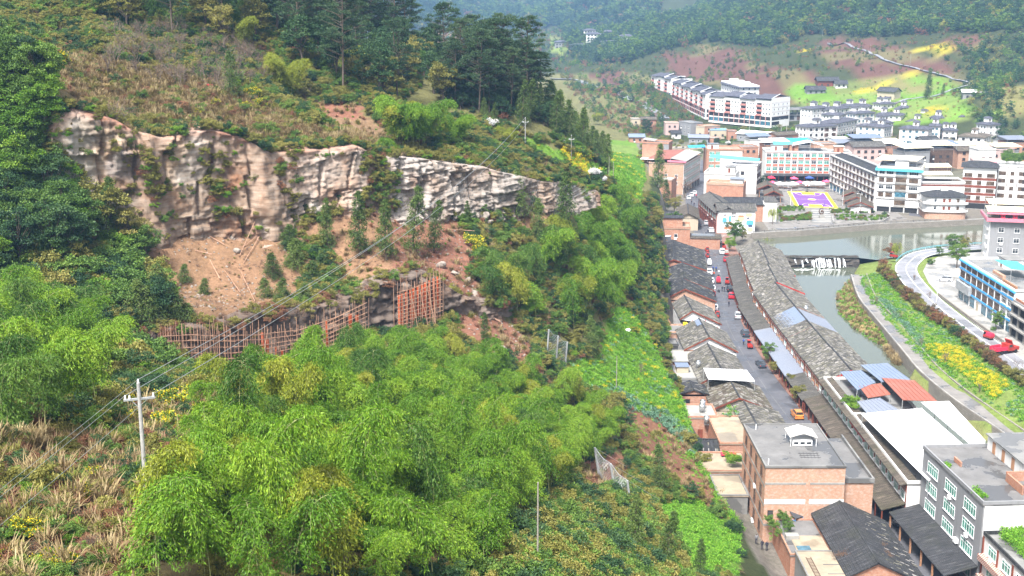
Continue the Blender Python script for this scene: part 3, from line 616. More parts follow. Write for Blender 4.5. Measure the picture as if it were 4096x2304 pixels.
def pine(name,seed,H=17,R=3.8,mat='pine'):
    rs=np.random.RandomState(seed);W=[];c=np.stack([np.linspace(0,rs.normal()*.6,7),np.linspace(0,rs.normal()*.6,7),np.linspace(0,H,7)],-1);r=np.linspace(.20,.05,7)
    W.append(np.concatenate([c[:-1],r[:-1,None],c[1:],r[1:,None]],1));C=[];D=[];tt=[]
    for k in range(78):
        q=rs.uniform(0,1)**.8;z=H*(.24+.76*q);az=rs.uniform(0,6.28);u=np.array([math.cos(az),math.sin(az),0]);rad=R*math.sqrt(max(.05,1-(abs(q-.42)/.6)**2.2))*rs.uniform(.35,1.05)
        tip=np.array([0,0,z])+u*rad+np.array([0,0,rad*.22]);W.append([[0,0,z-.6,.05,*tip,.02]]);per=105;cw=rs.uniform(.7,1.15)
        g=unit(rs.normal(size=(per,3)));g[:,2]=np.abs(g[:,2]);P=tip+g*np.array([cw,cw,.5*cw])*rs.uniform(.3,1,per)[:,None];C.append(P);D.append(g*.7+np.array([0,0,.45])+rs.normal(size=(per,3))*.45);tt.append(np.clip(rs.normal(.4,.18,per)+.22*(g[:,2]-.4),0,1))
    C=np.concatenate(C);D=np.concatenate(D);n=len(C);v,f=leafq(C,D,rs.uniform(.7,1.3,n)*.36,rs.uniform(.8,1.2,n)*.12,rs)
    return Proto(name,tubes(np.concatenate(W),5),M['bark'],[(v,f,np.concatenate(tt),L[mat])],None)
def bare(name,seed,H=5,n0=5,leafmat='brown',nl=60,wood='twig',spread=.9):
    """leafless twiggy shrub or tree with a few dead leaves"""
    rs=np.random.RandomState(seed);W=[];tips=[]
    def grow(p,d,l,r,k):
        q=p+d*l;W.append([*p,r,*q,r*.6]);tips.append(q)
        if k==0:return
        for _ in range(rs.randint(3,5)if k>1 else 4):grow(p+(q-p)*rs.uniform(.45,1),unit(d+rs.normal(size=3)*.48*spread+np.array([0,0,.12])),l*rs.uniform(.5,.78),r*.55,k-1)
    for i in range(n0):grow(np.array([rs.normal()*.12*H*.3,rs.normal()*.12*H*.3,-.2]),unit(np.array([rs.normal()*.35*spread,rs.normal()*.35*spread,1])),H*.36,.011*H,3)
    tp=np.array(tips)[rs.randint(0,len(tips),nl)];v,f=leafq(tp,rs.normal(size=tp.shape)+np.array([0,0,-.5]),.16,.10,rs)
    return Proto(name,tubes(W,3),M[wood],[(v,f,rs.uniform(0,1,nl),L[leafmat])],None)
def blossom(name,seed,H=4,n=1100):
    p=bare(name+'_limbs',seed,H,4,'white',4,'bark');W=p.wood;co=np.empty(len(W.vertices)*3,np.float32);W.vertices.foreach_get('co',co);co=co.reshape(-1,3);rs=np.random.RandomState(seed);hi=co[co[:,2]>H*.35]
    P=hi[rs.randint(0,len(hi),n)]+rs.normal(size=(n,3))*.10;v,f=leafq(P,rs.normal(size=P.shape),.22,.20,rs);return Proto(name,p.wood_raw[0],M['bark'],[(v,f,rs.uniform(0,1,n),L['white'])],None)
def grass(name,seed,H=1.5,n=70,mat='dry',spread=.5,width=.035,droop=.9):
    rs=np.random.RandomState(seed);az=rs.uniform(0,6.28,n);u=np.stack([np.cos(az),np.sin(az),az*0],1);b=rs.normal(size=(n,3))*np.array([.14,.14,0])*H;h=H*rs.uniform(.55,1.1,n);s=rs.uniform(.25,1,n)*spread*H;dr=rs.uniform(.1,droop,n)
    sd=np.cross(u,[0,0,1.]);V=[]
    for t,wd in((0,1),(.4,.9),(.75,.6),(1,.12)):
        p=b+u*(s*t**1.6*1.4)[:,None]+np.array([0,0,1])*(h*(t-dr*.55*t**3))[:,None];V+=[p+sd*width*wd,p-sd*width*wd]
    V=np.stack(V,1).reshape(-1,3);k=np.arange(n)[:,None]*8;Fq=np.concatenate([np.concatenate([k+2*i,k+2*i+1,k+2*i+3,k+2*i+2],1)for i in range(3)]);tt=np.tile(np.clip(rs.normal(.5,.25,n),0,1),3)
    return Proto(name,None,None,[(V,Fq,tt,L[mat])],None)
def rosette(name,seed,H=.55,R=.45,n=40,mat='crop',leaf=.3,flower=None,nf=0):
    rs=np.random.RandomState(seed);P=np.stack([rs.normal(size=n)*R*.5,rs.normal(size=n)*R*.5,rs.uniform(.05,1,n)*H],1);v,f=leafq(P,rs.normal(size=(n,3))*.7+P*np.array([1,1,0])*1.2+np.array([0,0,.3]),leaf,leaf*.5,rs,.1);lv=[(v,f,rs.uniform(0,1,n),L[mat])]
    if flower:
        Q_=np.stack([rs.normal(size=nf)*R*.55,rs.normal(size=nf)*R*.55,H*rs.uniform(.75,1.25,nf)],1);v,f=leafq(Q_,rs.normal(size=(nf,3)),.14,.12,rs);lv.append((v,f,rs.uniform(0,1,nf),L[flower]))
    return Proto(name,None,None,lv,None)
def willow(name,seed,H=7):
    rs=np.random.RandomState(seed);W=[[0,0,-.3,.16,.2,0,H*.45,.11]];C=[];D=[];tt=[]
    for k in range(60):
        az=rs.uniform(0,6.28);u=np.array([math.cos(az),math.sin(az),0]);top=np.array([.2,0,H*.45]);e=top+u*rs.uniform(.5,2.1)+np.array([0,0,rs.uniform(.2,.5)*H]);W.append([*top,.045,*e,.012]);per=55;s=rs.uniform(0,1,per);ln=rs.uniform(1.6,3.6)
        C.append(e+u*(s*.5)[:,None]+np.array([0,0,-1])*(s*ln)[:,None]+rs.normal(size=(per,3))*.07);D.append(np.array([0,0,-1])+rs.normal(size=(per,3))*.3);tt.append(rs.uniform(.1,.9,per))
    C=np.concatenate(C);D=np.concatenate(D);n=len(C);v,f=leafq(C,D,.28,.06,rs);return Proto(name,tubes(W,5),M['bark'],[(v,f,np.concatenate(tt),L['willow'])],None)
PB=[bamboo('bamboo',10+i,7.2+i*.35,2.0+.6*(i%3),'bamboo',52,135)for i in range(5)]
PBd=[bamboo('dark_bamboo',20+i,8.2,1.6+.5*i,'bamboo_dark')for i in range(3)]
PBy=[bamboo('yellow_bamboo',30+i,7.6,1.5+.4*i,'bamboo_yellow')for i in range(3)]
PT=[crown_tree('broadleaf',40+i,9,3.0,.28,50,95,.34,'broad')for i in range(3)]
PTd=[crown_tree('evergreen',50+i,10,3.1,.26,52,95,.36,'broad_dark')for i in range(3)]
PTb=[crown_tree('bright_tree',60+i,9.5,3.0,.2,60,110,.32,'broad_bright')for i in range(2)]
PTo=[crown_tree('olive_tree',70+i,8,2.6,.25,46,90,.32,'olive')for i in range(2)]
PS=[crown_tree('shrub',80+i,2.6,1.7,.02,30,85,.24,'broad',limb=False)for i in range(3)]
PSd=[crown_tree('dark_shrub',90+i,2.8,1.8,.02,30,85,.24,'broad_dark',limb=False)for i in range(2)]
PSb=[crown_tree('bright_shrub',95+i,2.2,1.6,.02,28,80,.24,'broad_bright',limb=False)for i in range(2)]
PSo=[crown_tree('olive_shrub',100+i,2.4,1.7,.02,28,85,.26,'olive',limb=False,sag=.3)for i in range(3)]
PSbr=[crown_tree('brown_shrub',105+i,2.0,1.6,.02,26,70,.24,'brown',limb=False)for i in range(2)]
PSp=[crown_tree('photinia',110+i,2.6,1.7,.03,34,90,.22,'photinia',limb=False)for i in range(2)]
PSy=[crown_tree('flowering_bush',115+i,1.8,1.3,.02,24,60,.22,'broad',limb=False,extra=('yellow',520,.17))for i in range(2)]
PC=[conifer('cypress',120+i,11,2.0+.3*i,lean=(.0,.12,-.06)[i])for i in range(3)]
PCo=[conifer('juniper',125+i,9,2.6,.05,130,36,.36,'cypress',.8,.6)for i in range(2)]
PP=[pine('pine',130+i)for i in range(4)]
PBare=[bare('bare_tree',140+i,6.0,4)for i in range(4)]
PBs=[bare('bare_shrub',150+i,2.6,6,'brown',90)for i in range(3)]
PW=[blossom('blossom',160+i,4.2)for i in range(2)]
PG=[grass('tall_grass',170+i)for i in range(4)]+[grass('tall_grass',175,1.3,70,'olive'),grass('tall_grass',176,1.0,60,'brown')]
PGg=[grass('green_grass',180+i,.55,50,'crop',.5,.03)for i in range(2)]
PR=[rosette('crop',190+i)for i in range(3)];PRb=[rosette('cabbage',195+i,.5,.5,40,'blueish',.32)for i in range(2)];PRy=[rosette('rape',200+i,.8,.5,36,'crop',.24,'yellow',60)for i in range(3)]
PWi=[willow('willow',210+i)for i in range(2)]
# cheap crowns for the distant woods
FF=[crown_tree('far_'+k,220+i,9,3.2,.05,22,26,.85,k,limb=False,flat=.8)for i,k in enumerate(['broad_dark','broad','pine','broad_dark'])]
FFy=[crown_tree('far_y',230,8,2.6,.05,20,26,.75,'bamboo_yellow',limb=False),crown_tree('far_o',231,7,2.8,.05,20,24,.75,'olive',limb=False),crown_tree('far_b',232,6,3,.05,18,24,.75,'brown',limb=False),crown_tree('far_g',233,7,2.8,.05,20,24,.75,'broad_bright',limb=False)]
# ---------------------------------------------------------------- scattering of what nobody could count
def scatter(name,label,pts,scl,protos,pid=None,tilt=.12,seed=1):
    if len(pts)==0:return None
    rs=np.random.RandomState(seed);n=len(pts);me=bpy.data.meshes.new(name);me.vertices.add(n);me.vertices.foreach_set('co',np.asarray(pts,np.float32).ravel())
    rot=np.stack([rs.normal(size=n)*tilt,rs.normal(size=n)*tilt,rs.uniform(0,6.28,n)],1).astype(np.float32);pid=rs.randint(0,len(protos),n)if pid is None else pid
    for nm,ty,dt in(('rot','FLOAT_VECTOR',rot.ravel()),('scl','FLOAT',np.asarray(scl,np.float32)),('pid','INT',np.asarray(pid,np.int32))):
        a=me.attributes.new(nm,ty,'POINT');a.data.foreach_set('vector' if ty=='FLOAT_VECTOR' else 'value',dt)
    o=obj(name,me);ng=bpy.data.node_groups.new(name,'GeometryNodeTree');ng.interface.new_socket('Geometry',in_out='INPUT',socket_type='NodeSocketGeometry');ng.interface.new_socket('Geometry',in_out='OUTPUT',socket_type='NodeSocketGeometry')
    N=ng.nodes;K=ng.links;gi=N.new('NodeGroupInput');go=N.new('NodeGroupOutput');jn=N.new('GeometryNodeJoinGeometry')
    def at(nm,ty):q=N.new('GeometryNodeInputNamedAttribute');q.data_type=ty;q.inputs[0].default_value=nm;return q.outputs[0]
    ar,as_,ai=at('rot','FLOAT_VECTOR'),at('scl','FLOAT'),at('pid','INT')
    for k,p in enumerate(protos):
        oi=N.new('GeometryNodeObjectInfo');oi.inputs['Object'].default_value=p.joined;oi.inputs['As Instance'].default_value=True
        cp=N.new('FunctionNodeCompare');cp.data_type='INT';cp.operation='EQUAL';K.new(ai,cp.inputs[2]);cp.inputs[3].default_value=k
        ip=N.new('GeometryNodeInstanceOnPoints');K.new(gi.outputs[0],ip.inputs['Points']);K.new(cp.outputs[0],ip.inputs['Selection']);K.new(oi.outputs['Geometry'],ip.inputs['Instance']);K.new(ar,ip.inputs['Rotation']);K.new(as_,ip.inputs['Scale']);K.new(ip.outputs[0],jn.inputs[0])
    K.new(jn.outputs[0],go.inputs[0]);md=o.modifiers.new('scatter','NODES');md.node_group=ng
    return tag(o,label,None,None,'stuff')
def sow(poly,n,x0,x1,y0,y1,seed=0,rmax=1e9,rmin=0,mind=0,town_ok=False,jit=1.0):
    """world-uniform points on the terrain whose ground lies inside the outline"""
    rs=np.random.RandomState(seed+500);x=rs.uniform(x0,x1,n);y=rs.uniform(y0,y1,n);z=hgt(x,y);px,py=project(x,y,z);k=np.clip(220/np.hypot(x,y),.2,2)*jit
    px=px+fbm(x*.2,y*.2,2,5)*25*k;py=py+fbm(x*.2,y*.2,2,6)*18*k;R_=np.sqrt(x*x+y*y+(z-CAMH)**2);ok=inpoly(px,py,poly)&(R_<rmax)&(R_>rmin)
    if not town_ok:ok&=x<np.interp(y,FOOT_Y,FOOT_X)+.5
    P=np.stack([x,y,z],1)[ok]
    if mind>0:
        keep=[];grid={}
        for i,p in enumerate(P):
            a,b=int(p[0]//mind),int(p[1]//mind)
            if all((p[0]-P[j][0])**2+(p[1]-P[j][1])**2>=mind*mind for da in(-1,0,1)for db in(-1,0,1)for j in grid.get((a+da,b+db),())):keep.append(i);grid.setdefault((a,b),[]).append(i)
        P=P[keep]
    return P
def plant(name,proto,loc,s=1.0,rz=None,label='',cat='tree',group=None,sz=None,wood='trunk',crown='crown'):
    r=thing(name,label,cat,(loc[0],loc[1],loc[2]-.08),rnd.uniform(0,6.28)if rz is None else rz,group);r.scale=(s,s,(sz or s))
    if proto.wood is not None:obj(wood,proto.wood,r)
    obj(crown,proto.crown,r);return r
# ================================================================ planting
HB=(-170,66,58,470) # hillside extent
rl=random.Random(3)
def ind(P,protos,name,label,cat,group,s0=.85,s1=1.2,wood='trunk',crown='crown',smul=None):
    for i,p in enumerate(P):
        s=rl.uniform(s0,s1)*(smul(p)if smul else 1);plant(name,rl.choice(protos),p,s,None,label,cat,group,s*rl.uniform(.9,1.12),wood,crown)
# --- foreground bamboo grove
grove=[(520,2330),(600,2420),(760,2480),(1250,2480),(1700,2380),(1950,2290),(2120,2120),(2250,1930),(2440,1850),(2480,1720),(2330,1640),(2100,1600),(1950,1500),(1750,1420),(1500,1490),(1250,1590),(1000,1700),(860,1850),(680,2060)]
P=sow(grove,16000,-50,30,58,200,1,mind=2.55);dist=np.hypot(P[:,0],P[:,1]);P=P[np.argsort(dist)]
yl=fbm(P[:,0]*.07,P[:,1]*.07,2,21)
k=0
for i,p in enumerate(P[:245]):
    protos=PBy if(yl[i]>.45 or rl.random()<.05)else PBd if(yl[i]<-.5 or rl.random()<.08)else PB;nm={id(PBy):'yellow green',id(PBd):'deep green',id(PB):'bright green'}[id(protos)]
    s=rl.uniform(.7,1.08);plant('bamboo',rl.choice(protos),p,s,None,nm+' bamboo with an arching feathery top in the foreground grove','bamboo',nm+' bamboo of the foreground grove',s*rl.uniform(.75,1.35),'culm','foliage')
if len(P)>245:scatter('bamboo_thicket','far part of the bamboo grove below the scaffolding',P[245:],npr.uniform(.75,1.1,len(P)-245),PB+PBy[:1],seed=4)
print('grove',len(P))
# --- bamboo right of the slide
P=sow([(1930,1290),(2100,1330),(2350,1360),(2480,1250),(2560,1100),(2570,960),(2480,870),(2380,950),(2200,1060),(2000,1140)],6000,-20,50,190,360,2,mind=2.6)
ind(P[:58],PB*2+PBd+PBy[:1],'bamboo','bamboo with a drooping green top on the slope behind the street houses','bamboo','bamboo on the slope behind the street',1.15,1.65,'culm','foliage')
# --- bamboo on the left edge
P=sow([(-60,1330),(250,1330),(430,1500),(470,1650),(330,1800),(130,1830),(-60,1900)],5000,-80,-20,75,190,3,mind=2.6);ind(P[:34],PB+PBd,'bamboo','tall bamboo with hanging leaves at the left edge of the picture','bamboo','bamboo at the left edge',.95,1.35,'culm','foliage')
# --- bright clumps of bamboo above the cliffs
def clump(px,py,n,protos,rad,label,s0=1.,s1=1.3):
    c=T(px,py)
    for i in range(n):
        a=rl.uniform(0,6.28);r=rad*math.sqrt(rl.random());x,y=c.x+r*math.cos(a),c.y+r*math.sin(a);plant('bamboo',rl.choice(protos),(x,y,hz(x,y)),rl.uniform(s0,s1),a,label,'bamboo',label,None,'culm','foliage')
clump(1640,600,14,PBy+PB,3.6,'light green bamboo of the tall clump above the netted cliff',1.2,1.65);clump(1800,570,7,PB+PBy,2.4,'small bamboo beside the tall clump above the netted cliff',.9,1.25)
clump(1130,380,7,PBy,2.4,'yellow green bamboo at the forest edge above the cliff',1.1,1.5);clump(2390,500,5,PBy,1.6,'yellow green bamboo at the foot of the pine grove',1.0,1.3);clump(2030,590,4,PBy,1.2,'small yellow bamboo beside the white blossom above the cliff',.6,.9)
clump(1590,760,5,PB,1.8,'thin green bamboo in front of the netted cliff',.6,.9)
# --- pines and dark trees on the ridge
P=sow([(1790,420),(1900,470),(2100,470),(2260,520),(2250,430),(2050,400),(1850,395)],9000,-30,35,280,380,4,mind=2.9);ind(P[:36],PP,'pine_tree','tall pine in the dark grove on the ridge above the town','pine','pines of the ridge grove',1.0,1.35)
P=sow([(2050,500),(2260,560),(2420,660),(2440,580),(2300,500),(2150,470)],6000,-20,60,280,420,5,mind=3.6);ind(P[:28],PCo+PC,'cypress_tree','dark cypress on the slope below the pine grove','cypress','cypresses below the pine grove',.85,1.25)
P=sow([(430,120),(700,160),(1100,260),(1250,380),(1560,430),(1800,440),(1850,350),(1600,270),(1300,100),(900,-60),(430,-60)],30000,-190,5,240,470,6,mind=4.2)
for i,p in enumerate(P[:220]):
    r=rl.random();protos,nm=(PTd,'dark evergreen tree')if r<.4 else(PBd+PBy[:1],'tall bamboo')if r<.68 else(PP,'pine')if r<.84 else(PTo,'olive green tree')
    plant(nm.replace(' ','_')if nm!='pine' else 'pine_tree',rl.choice(protos),p,rl.uniform(1.0,1.45)*(1.15 if nm=='tall bamboo' else 1),None,nm+' in the forest on the hill above the cliff',nm.split()[-1]if nm!='tall bamboo' else 'bamboo',nm+'s of the hilltop forest',None,'culm' if nm=='tall bamboo' else 'trunk','foliage' if nm=='tall bamboo' else 'crown')
P=sow([(1200,60),(1640,140),(1640,260),(1200,200)],5000,-100,0,330,480,7,mind=5);ind(P[:24],PP,'pine_tree','tall pine on the skyline at the top of the forest','pine','skyline pines',1.15,1.5)
# --- left wall of trees and shrubs
P=sow([(-120,300),(200,380),(260,560),(250,800),(300,1050),(-120,1100)],16000,-130,-40,110,280,8,mind=3.2);ind(P[:60],PT+PTd[:1],'broadleaf_tree','green broadleaf tree at the left end of the cliff','tree','trees at the left end of the cliff',.75,1.1)
for px,py,s in((20,560,1.1),(70,700,1.15),(150,640,1.0),(10,800,1.0),(110,830,1.0)):plant('bright_tree',PTb[0 if px<100 else 1],T(px,py),s,1.2,'bright green broadleaf tree leaning in at the left edge of the picture','tree','bright trees at the left edge')
P=sow([(-60,950),(350,960),(560,930),(680,1250),(740,1480),(560,1520),(420,1480),(250,1330),(-60,1350)],9000,-100,-30,120,230,9,mind=2.5)
for i,p in enumerate(P[:150]):
    r=rl.random();protos,nm=(PS,'green shrub')if r<.4 else(PSd,'dark green shrub')if r<.6 else(PSo,'olive shrub')if r<.82 else(PSb,'light green shrub')
    plant('shrub',rl.choice(protos),p,rl.uniform(.9,1.6),None,nm+' on the steep slope left of the landslide','shrub',nm+'s left of the landslide')
for px,py,s in((640,1200,1.0),(700,1330,.95),(600,1380,.9),(760,1420,.85),(560,1260,.9),(820,1180,.5),(740,1130,.55),(500,1440,.9)):plant('juniper',rl.choice(PCo),T(px,py),s,None,'drooping dark conifer on the left edge of the landslide','conifer','drooping conifers by the landslide',s*.62)
for px,py,s in((1090,1120,.8),(1180,1080,.95),(1250,1150,.85),(1130,1220,.8),(1220,1230,.75),(1290,1080,.6),(1160,1000,.8),(1060,1190,.6),(1300,1210,.6)):plant('juniper',rl.choice(PCo),T(px,py),s,None,'rounded dark conifer on the mound in the middle of the landslide','conifer','dark conifers on the landslide mound',s*.6)
# --- single conifers on the slope, each by where it stands
for px,py,s,k,lb in((1440,1030,1.08,0,'narrow cypress left of two more on the red soil slope'),(1545,1045,1.0,0,'broad cypress between two others on the red soil slope'),(1650,1020,1.15,1,'leaning cypress on the red soil slope under the netted cliff'),
        (1735,1010,.9,1,'thin leaning cypress beside the wires on the red soil slope'),(1870,915,.5,0,'small cypress at the foot of the netted cliff'),(2080,885,.95,2,'slim dark cypress standing against the netted rock face'),(2262,985,1.35,0,'biggest dark cypress right of the netted rock face'),
        (2160,985,.8,2,'bushy cypress left of the biggest one'),(2330,960,.75,2,'small cypress right of the biggest one'),(424,985,.98,1,'olive conifer in front of the left cliff'),(935,400,.85,2,'lone dark fir on the grassy terrace above the cliff'),(1310,1000,.85,0,'cypress left of the red soil slope'),
        (2430,700,1.0,0,'dark conifer by the yellow field at the slope foot'),(2640,1985,.8,2,'round dark tree beside the ploughed field'),(2540,2230,.72,0,'feathery conifer in the lower right of the slope'),(2660,2290,.7,1,'leaning conifer at the bottom of the slope'),(2800,2330,.55,0,'yellowish conifer at the bottom edge of the slope'),(1940,1380,.5,0,'young conifer on the bare red soil'),(2330,1300,.9,0,'dark conifer on the left of the green vegetable strip'),(2370,1430,.75,2,'broad conifer above the vegetable strip')):
    plant('cypress_tree',(PC+PCo)[k],T(px,py),s,rl.uniform(-.3,.3),lb,'conifer')
# --- bare trees, blossom, flowers
P=sow([(430,300),(900,380),(1080,330),(1000,180),(700,110),(430,160)],14000,-120,-10,230,400,10,mind=2.5);ind(P[:75],PBare,'bare_tree','leafless grey tree on the terrace above the cliff','tree','bare trees above the cliff',.8,1.25)
for px,py,s in((465,750,1.3),(1200,850,.8),(1960,830,.9),(2110,760,1.0),(1290,800,.8),(2340,390,1.2),(2560,1500,.6)):plant('bare_tree',rl.choice(PBare),T(px,py),s,None,'thin leafless tree standing in front of the rock face','tree','bare trees before the rock')
for px,py,s,lb in((1970,530,1.25,'white blossoming tree beside the tall bamboo above the netted cliff'),(2370,720,1.1,'white blossoming tree next to the yellow field'),(2400,745,.9,'smaller white blossoming tree below the one at the yellow field'),(2500,830,.9,'white blossoming tree among the bamboo behind the cedar'),(2250,590,.6,'little white blossoming tree by the wire pole')):plant('blossom_tree',rl.choice(PW),T(px,py),s,None,lb,'tree')
for px,py,s in((690,1640,1.3),(730,1610,1.1),(665,1720,1.2),(480,1640,1.0),(490,1700,.9),(800,1680,.9),(380,1920,.7),(330,2000,.6),(90,2150,.8),(190,2160,.7),(250,1950,.5),(120,2080,.5),(190,2270,.7),(260,2280,.7),(20,2250,.6),(700,1540,.6)):plant('flowering_bush',rl.choice(PSy),T(px,py),s*.8,None,'bush with bright yellow flowers in the dry grass near the wire pole','bush','yellow bushes near the pole')
for px,py,s in((1895,1000,1.4),(1920,1025,1.1),(1440,1360,1.1),(1470,1345,.8),(240,260,1.3),(380,160,1.0),(1010,400,1.4),(1040,430,1.0),(990,440,.8),(860,425,.7),(780,460,.7),(170,340,1.3),(150,420,1.2),(2540,1340,.8),(2090,410,1.3),(2085,460,1.1)):plant('flowering_bush',rl.choice(PSy),T(px,py),s,None,'bush with bright yellow flowers higher up the hillside','bush','yellow bushes on the hillside')
for px,py,s in((2045,1850,1.0),(2080,1900,.9),(2350,1990,1.0),(2385,2020,.7),(160,330,1.6),(1960,500,.9),(2010,480,.8),(1950,720,.6)):plant('russet_shrub',rl.choice(PSbr),T(px,py),s,None,'russet brown shrub among green ones','shrub','russet shrubs')
def pixplant(poly,n,mind,seed):
    g=random.Random(seed);xs_=[p[0]for p in poly];ys_=[p[1]for p in poly];out=[]
    for _ in range(n*6):
        px,py=g.uniform(min(xs_),max(xs_)),g.uniform(min(ys_),max(ys_))
        if len(out)<n and inpoly([px],[py],poly)[0]:
            p=T(px,py)
            if all((p-q).length>mind for q in out):out.append(p)
    return out
for i,p in enumerate(pixplant([(-60,250),(200,330),(250,520),(265,800),(330,1050),(-60,1150)],70,2.3,2)):q=(PT,PTd,PTb,PBd)[(i*7)%4 if i%3 else 0];plant('broadleaf_tree' if q is not PBd else 'bamboo',rl.choice(q),p,rl.uniform(.6,1.05),None,'leafy tree in the green wall at the left end of the cliff' if q is not PBd else 'dark bamboo in the green wall at the left end of the cliff','tree' if q is not PBd else 'bamboo','green wall at the left edge')
for i,p in enumerate(pixplant([(560,560),(700,620),(800,900),(1150,860),(1500,800),(1500,850),(1100,930),(650,950)],26,2.0,4)):plant('shrub',rl.choice(PSo+PS+PBs),p,rl.uniform(.5,.9),None,'shrub clinging to the earth slips at the cliff','shrub','shrubs on the earth slips')
for px,py,pr_,s,lb in((430,960,PTo[0],1.25,'large olive tree in front of the left cliff'),(330,1000,PT[0],1.0,'green tree at the foot of the left cliff'),(520,1010,PTo[1],.9,'olive tree beside the earth slip'),(250,900,PBd[0],1.0,'dark bamboo at the left foot of the cliff'),(590,1060,PT[2],.7,'small green tree on the edge of the landslide')):plant('tree' if pr_ not in PBd else 'bamboo',pr_,T(px,py),s,None,lb,'tree' if pr_ not in PBd else 'bamboo')
# --- undergrowth nobody could count
def mass(name,label,poly,n,ext,protos,s0,s1,seed,rmax=1e9,rmin=0,town_ok=False,sink=.1,mind=0,avoid=()):
    P=sow(poly,n,*ext,seed,rmax,rmin,mind,town_ok)
    for q in avoid:
        if len(P):a,b=project(P[:,0],P[:,1],P[:,2]);P=P[~inpoly(a,b,q)]
    if len(P)==0:print('empty',name);return
    P[:,2]-=sink;scatter(name,label,P,np.random.RandomState(seed).uniform(s0,s1,len(P)),protos,seed=seed);print(name,len(P))
BARE=[[(580,880),(1080,850),(1130,960),(1230,1100),(1120,1260),(860,1345),(700,1260),(610,1080)],[(1600,840),(1830,890),(1900,1000),(1870,1120),(1990,1230),(2150,1400),(2130,1480),(1900,1400),(1780,1250),(1620,1130),(1580,950)],[(820,1440),(1150,1410),(1190,1510),(870,1580)],
        [(2480,1640),(2640,1650),(2790,1830),(2880,1960),(2950,2120),(2850,2030),(2700,1930),(2560,1830)],[(2300,1840),(2480,1820),(2530,1980),(2330,2030)],[(1260,900),(1600,860),(1600,1090),(1380,1160)],[(1270,410),(1450,430),(1560,550),(1420,550),(1280,490)],[(2080,840),(2260,870),(2200,930),(2070,890)]]
CROPS=[[(2430,1240),(2520,1230),(2620,1380),(2720,1600),(2830,1800),(2700,1720),(2500,1620),(2300,1560),(2260,1450),(2400,1420)],[(2080,540),(2300,620),(2440,680),(2400,720),(2200,640),(2070,570)],[(2440,560),(2570,560),(2580,700),(2570,850),(2480,760),(2400,700)],[(2600,2010),(2800,2010),(2960,2150),(2950,2320),(2750,2330),(2660,2150)]]
HILL=[(-100,-60),(1500,-60),(1700,300),(1600,430),(2300,560),(2620,800),(2700,1300),(2960,2200),(2960,2400),(-100,2400)]
TERR=[(150,200),(900,330),(1250,500),(1600,560),(1600,610),(1100,580),(700,530),(250,440)];DRYG=[(-80,1740),(400,1760),(480,1620),(900,1570),(1000,1680),(860,1850),(680,2060),(520,2330),(560,2500),(-80,2500)]
mass('undergrowth','mixed green undergrowth of shrubs and brambles covering the hillside',HILL,60000,HB,PS+PSd+PSo*2+PSb[:1],.3,.85,31,avoid=BARE+CROPS+[grove,TERR,DRYG])
mass('dry_undergrowth','brown bramble and bare twigs covering the hillside',HILL,14000,HB,PBs*2+PSbr+PSo[:1],.3,.7,32,avoid=BARE+CROPS+[grove])
mass('grove_floor','low shrubs and grass under the bamboo grove',grove,6000,(-50,30,66,200),PSo+PSd+PG[4:],.3,.6,33)
mass('dry_grass','long dry tan grass around the wire pole',DRYG,7000,(-60,15,58,150),PG[:4]+PG[4:]*2+PGg*2,.5,1.4,34)
mass('pole_scrub','green, brown and reddish scrub in the dry grass near the pole',DRYG,6500,(-60,15,58,150),PS*2+PSbr*2+PSd*2+PSo+PBs*3+PSb[:1],.15,.5,58)
mass('terrace_grass','dry tan grass on the terraces above the cliff',[(150,200),(900,340),(1250,520),(1600,560),(1600,600),(1100,570),(700,520),(250,430)],26000,(-120,0,215,330),PG[:4]*2+PG[4:]*2+PGg,.7,1.4,35)
mass('terrace_scrub','low bushes and bare twigs dotted over the terraces',TERR,5200,(-140,0,215,340),PSo*2+PSd[:1]+PBs*3+PSbr+PS*2+PSb[:1],.25,.65,59)
mass('slope_grass','patches of dry grass and herbs scattered over the slope',HILL,24000,HB,PG+PGg,.6,1.2,36,avoid=[BARE[0]]+CROPS+[grove])
mass('slide_debris','fallen twigs and tufts on the bare landslide soil',[(560,850),(2300,850),(2300,1600),(560,1600)],5000,(-80,20,180,270),PBs+PG[3:6],.18,.42,37)
mass('vegetable_strip','bright green vegetables on the slope strip behind the houses',CROPS[0],16000,(0,40,190,340),PR*9+PRy[:1]+PRb,.6,1.1,38,avoid=[BARE[3]])
mass('cabbage_rows','bluish cabbages along the upper edge of the ploughed field',[(2340,1540),(2450,1560),(2650,1640),(2800,1780),(2850,1880),(2780,1820),(2640,1700),(2430,1610)],9000,(0,40,190,280),PRb,.8,1.3,39)
mass('field_weeds','sparse green weeds on the ploughed field',BARE[3],2600,(5,42,180,250),PR+PGg,.3,.7,40);mass('lower_greens','bright green growth at the foot of the slope',CROPS[3],7000,(0,45,150,215),PR*4+PGg*2,.6,1.1,41)
mass('hill_crops','bright green and yellow crops on the far shoulder of the hill',CROPS[1]+[],9000,(-10,60,250,460),PR*6+PRy[:2],.8,1.3,42);mass('shoulder_crops','green crops on the shoulder of the hill beside the town',CROPS[2],16000,(20,75,320,640),PR*8+PRy[:1],1.,1.5,43)
mass('rape_patch','yellow rape flowers on the hill shoulder',[(2230,570),(2360,640),(2370,730),(2330,740),(2260,650)],9000,(0,50,280,440),PRy,1.2,1.7,44)
mass('shoulder_bushes','bushes on the lower hillside beside the town',[(2380,720),(2560,820),(2620,1000),(2640,1250),(2560,1250),(2400,1100),(2300,900)],7000,(0,62,220,520),PS+PSo+PSb+PSd,.5,1.1,45)
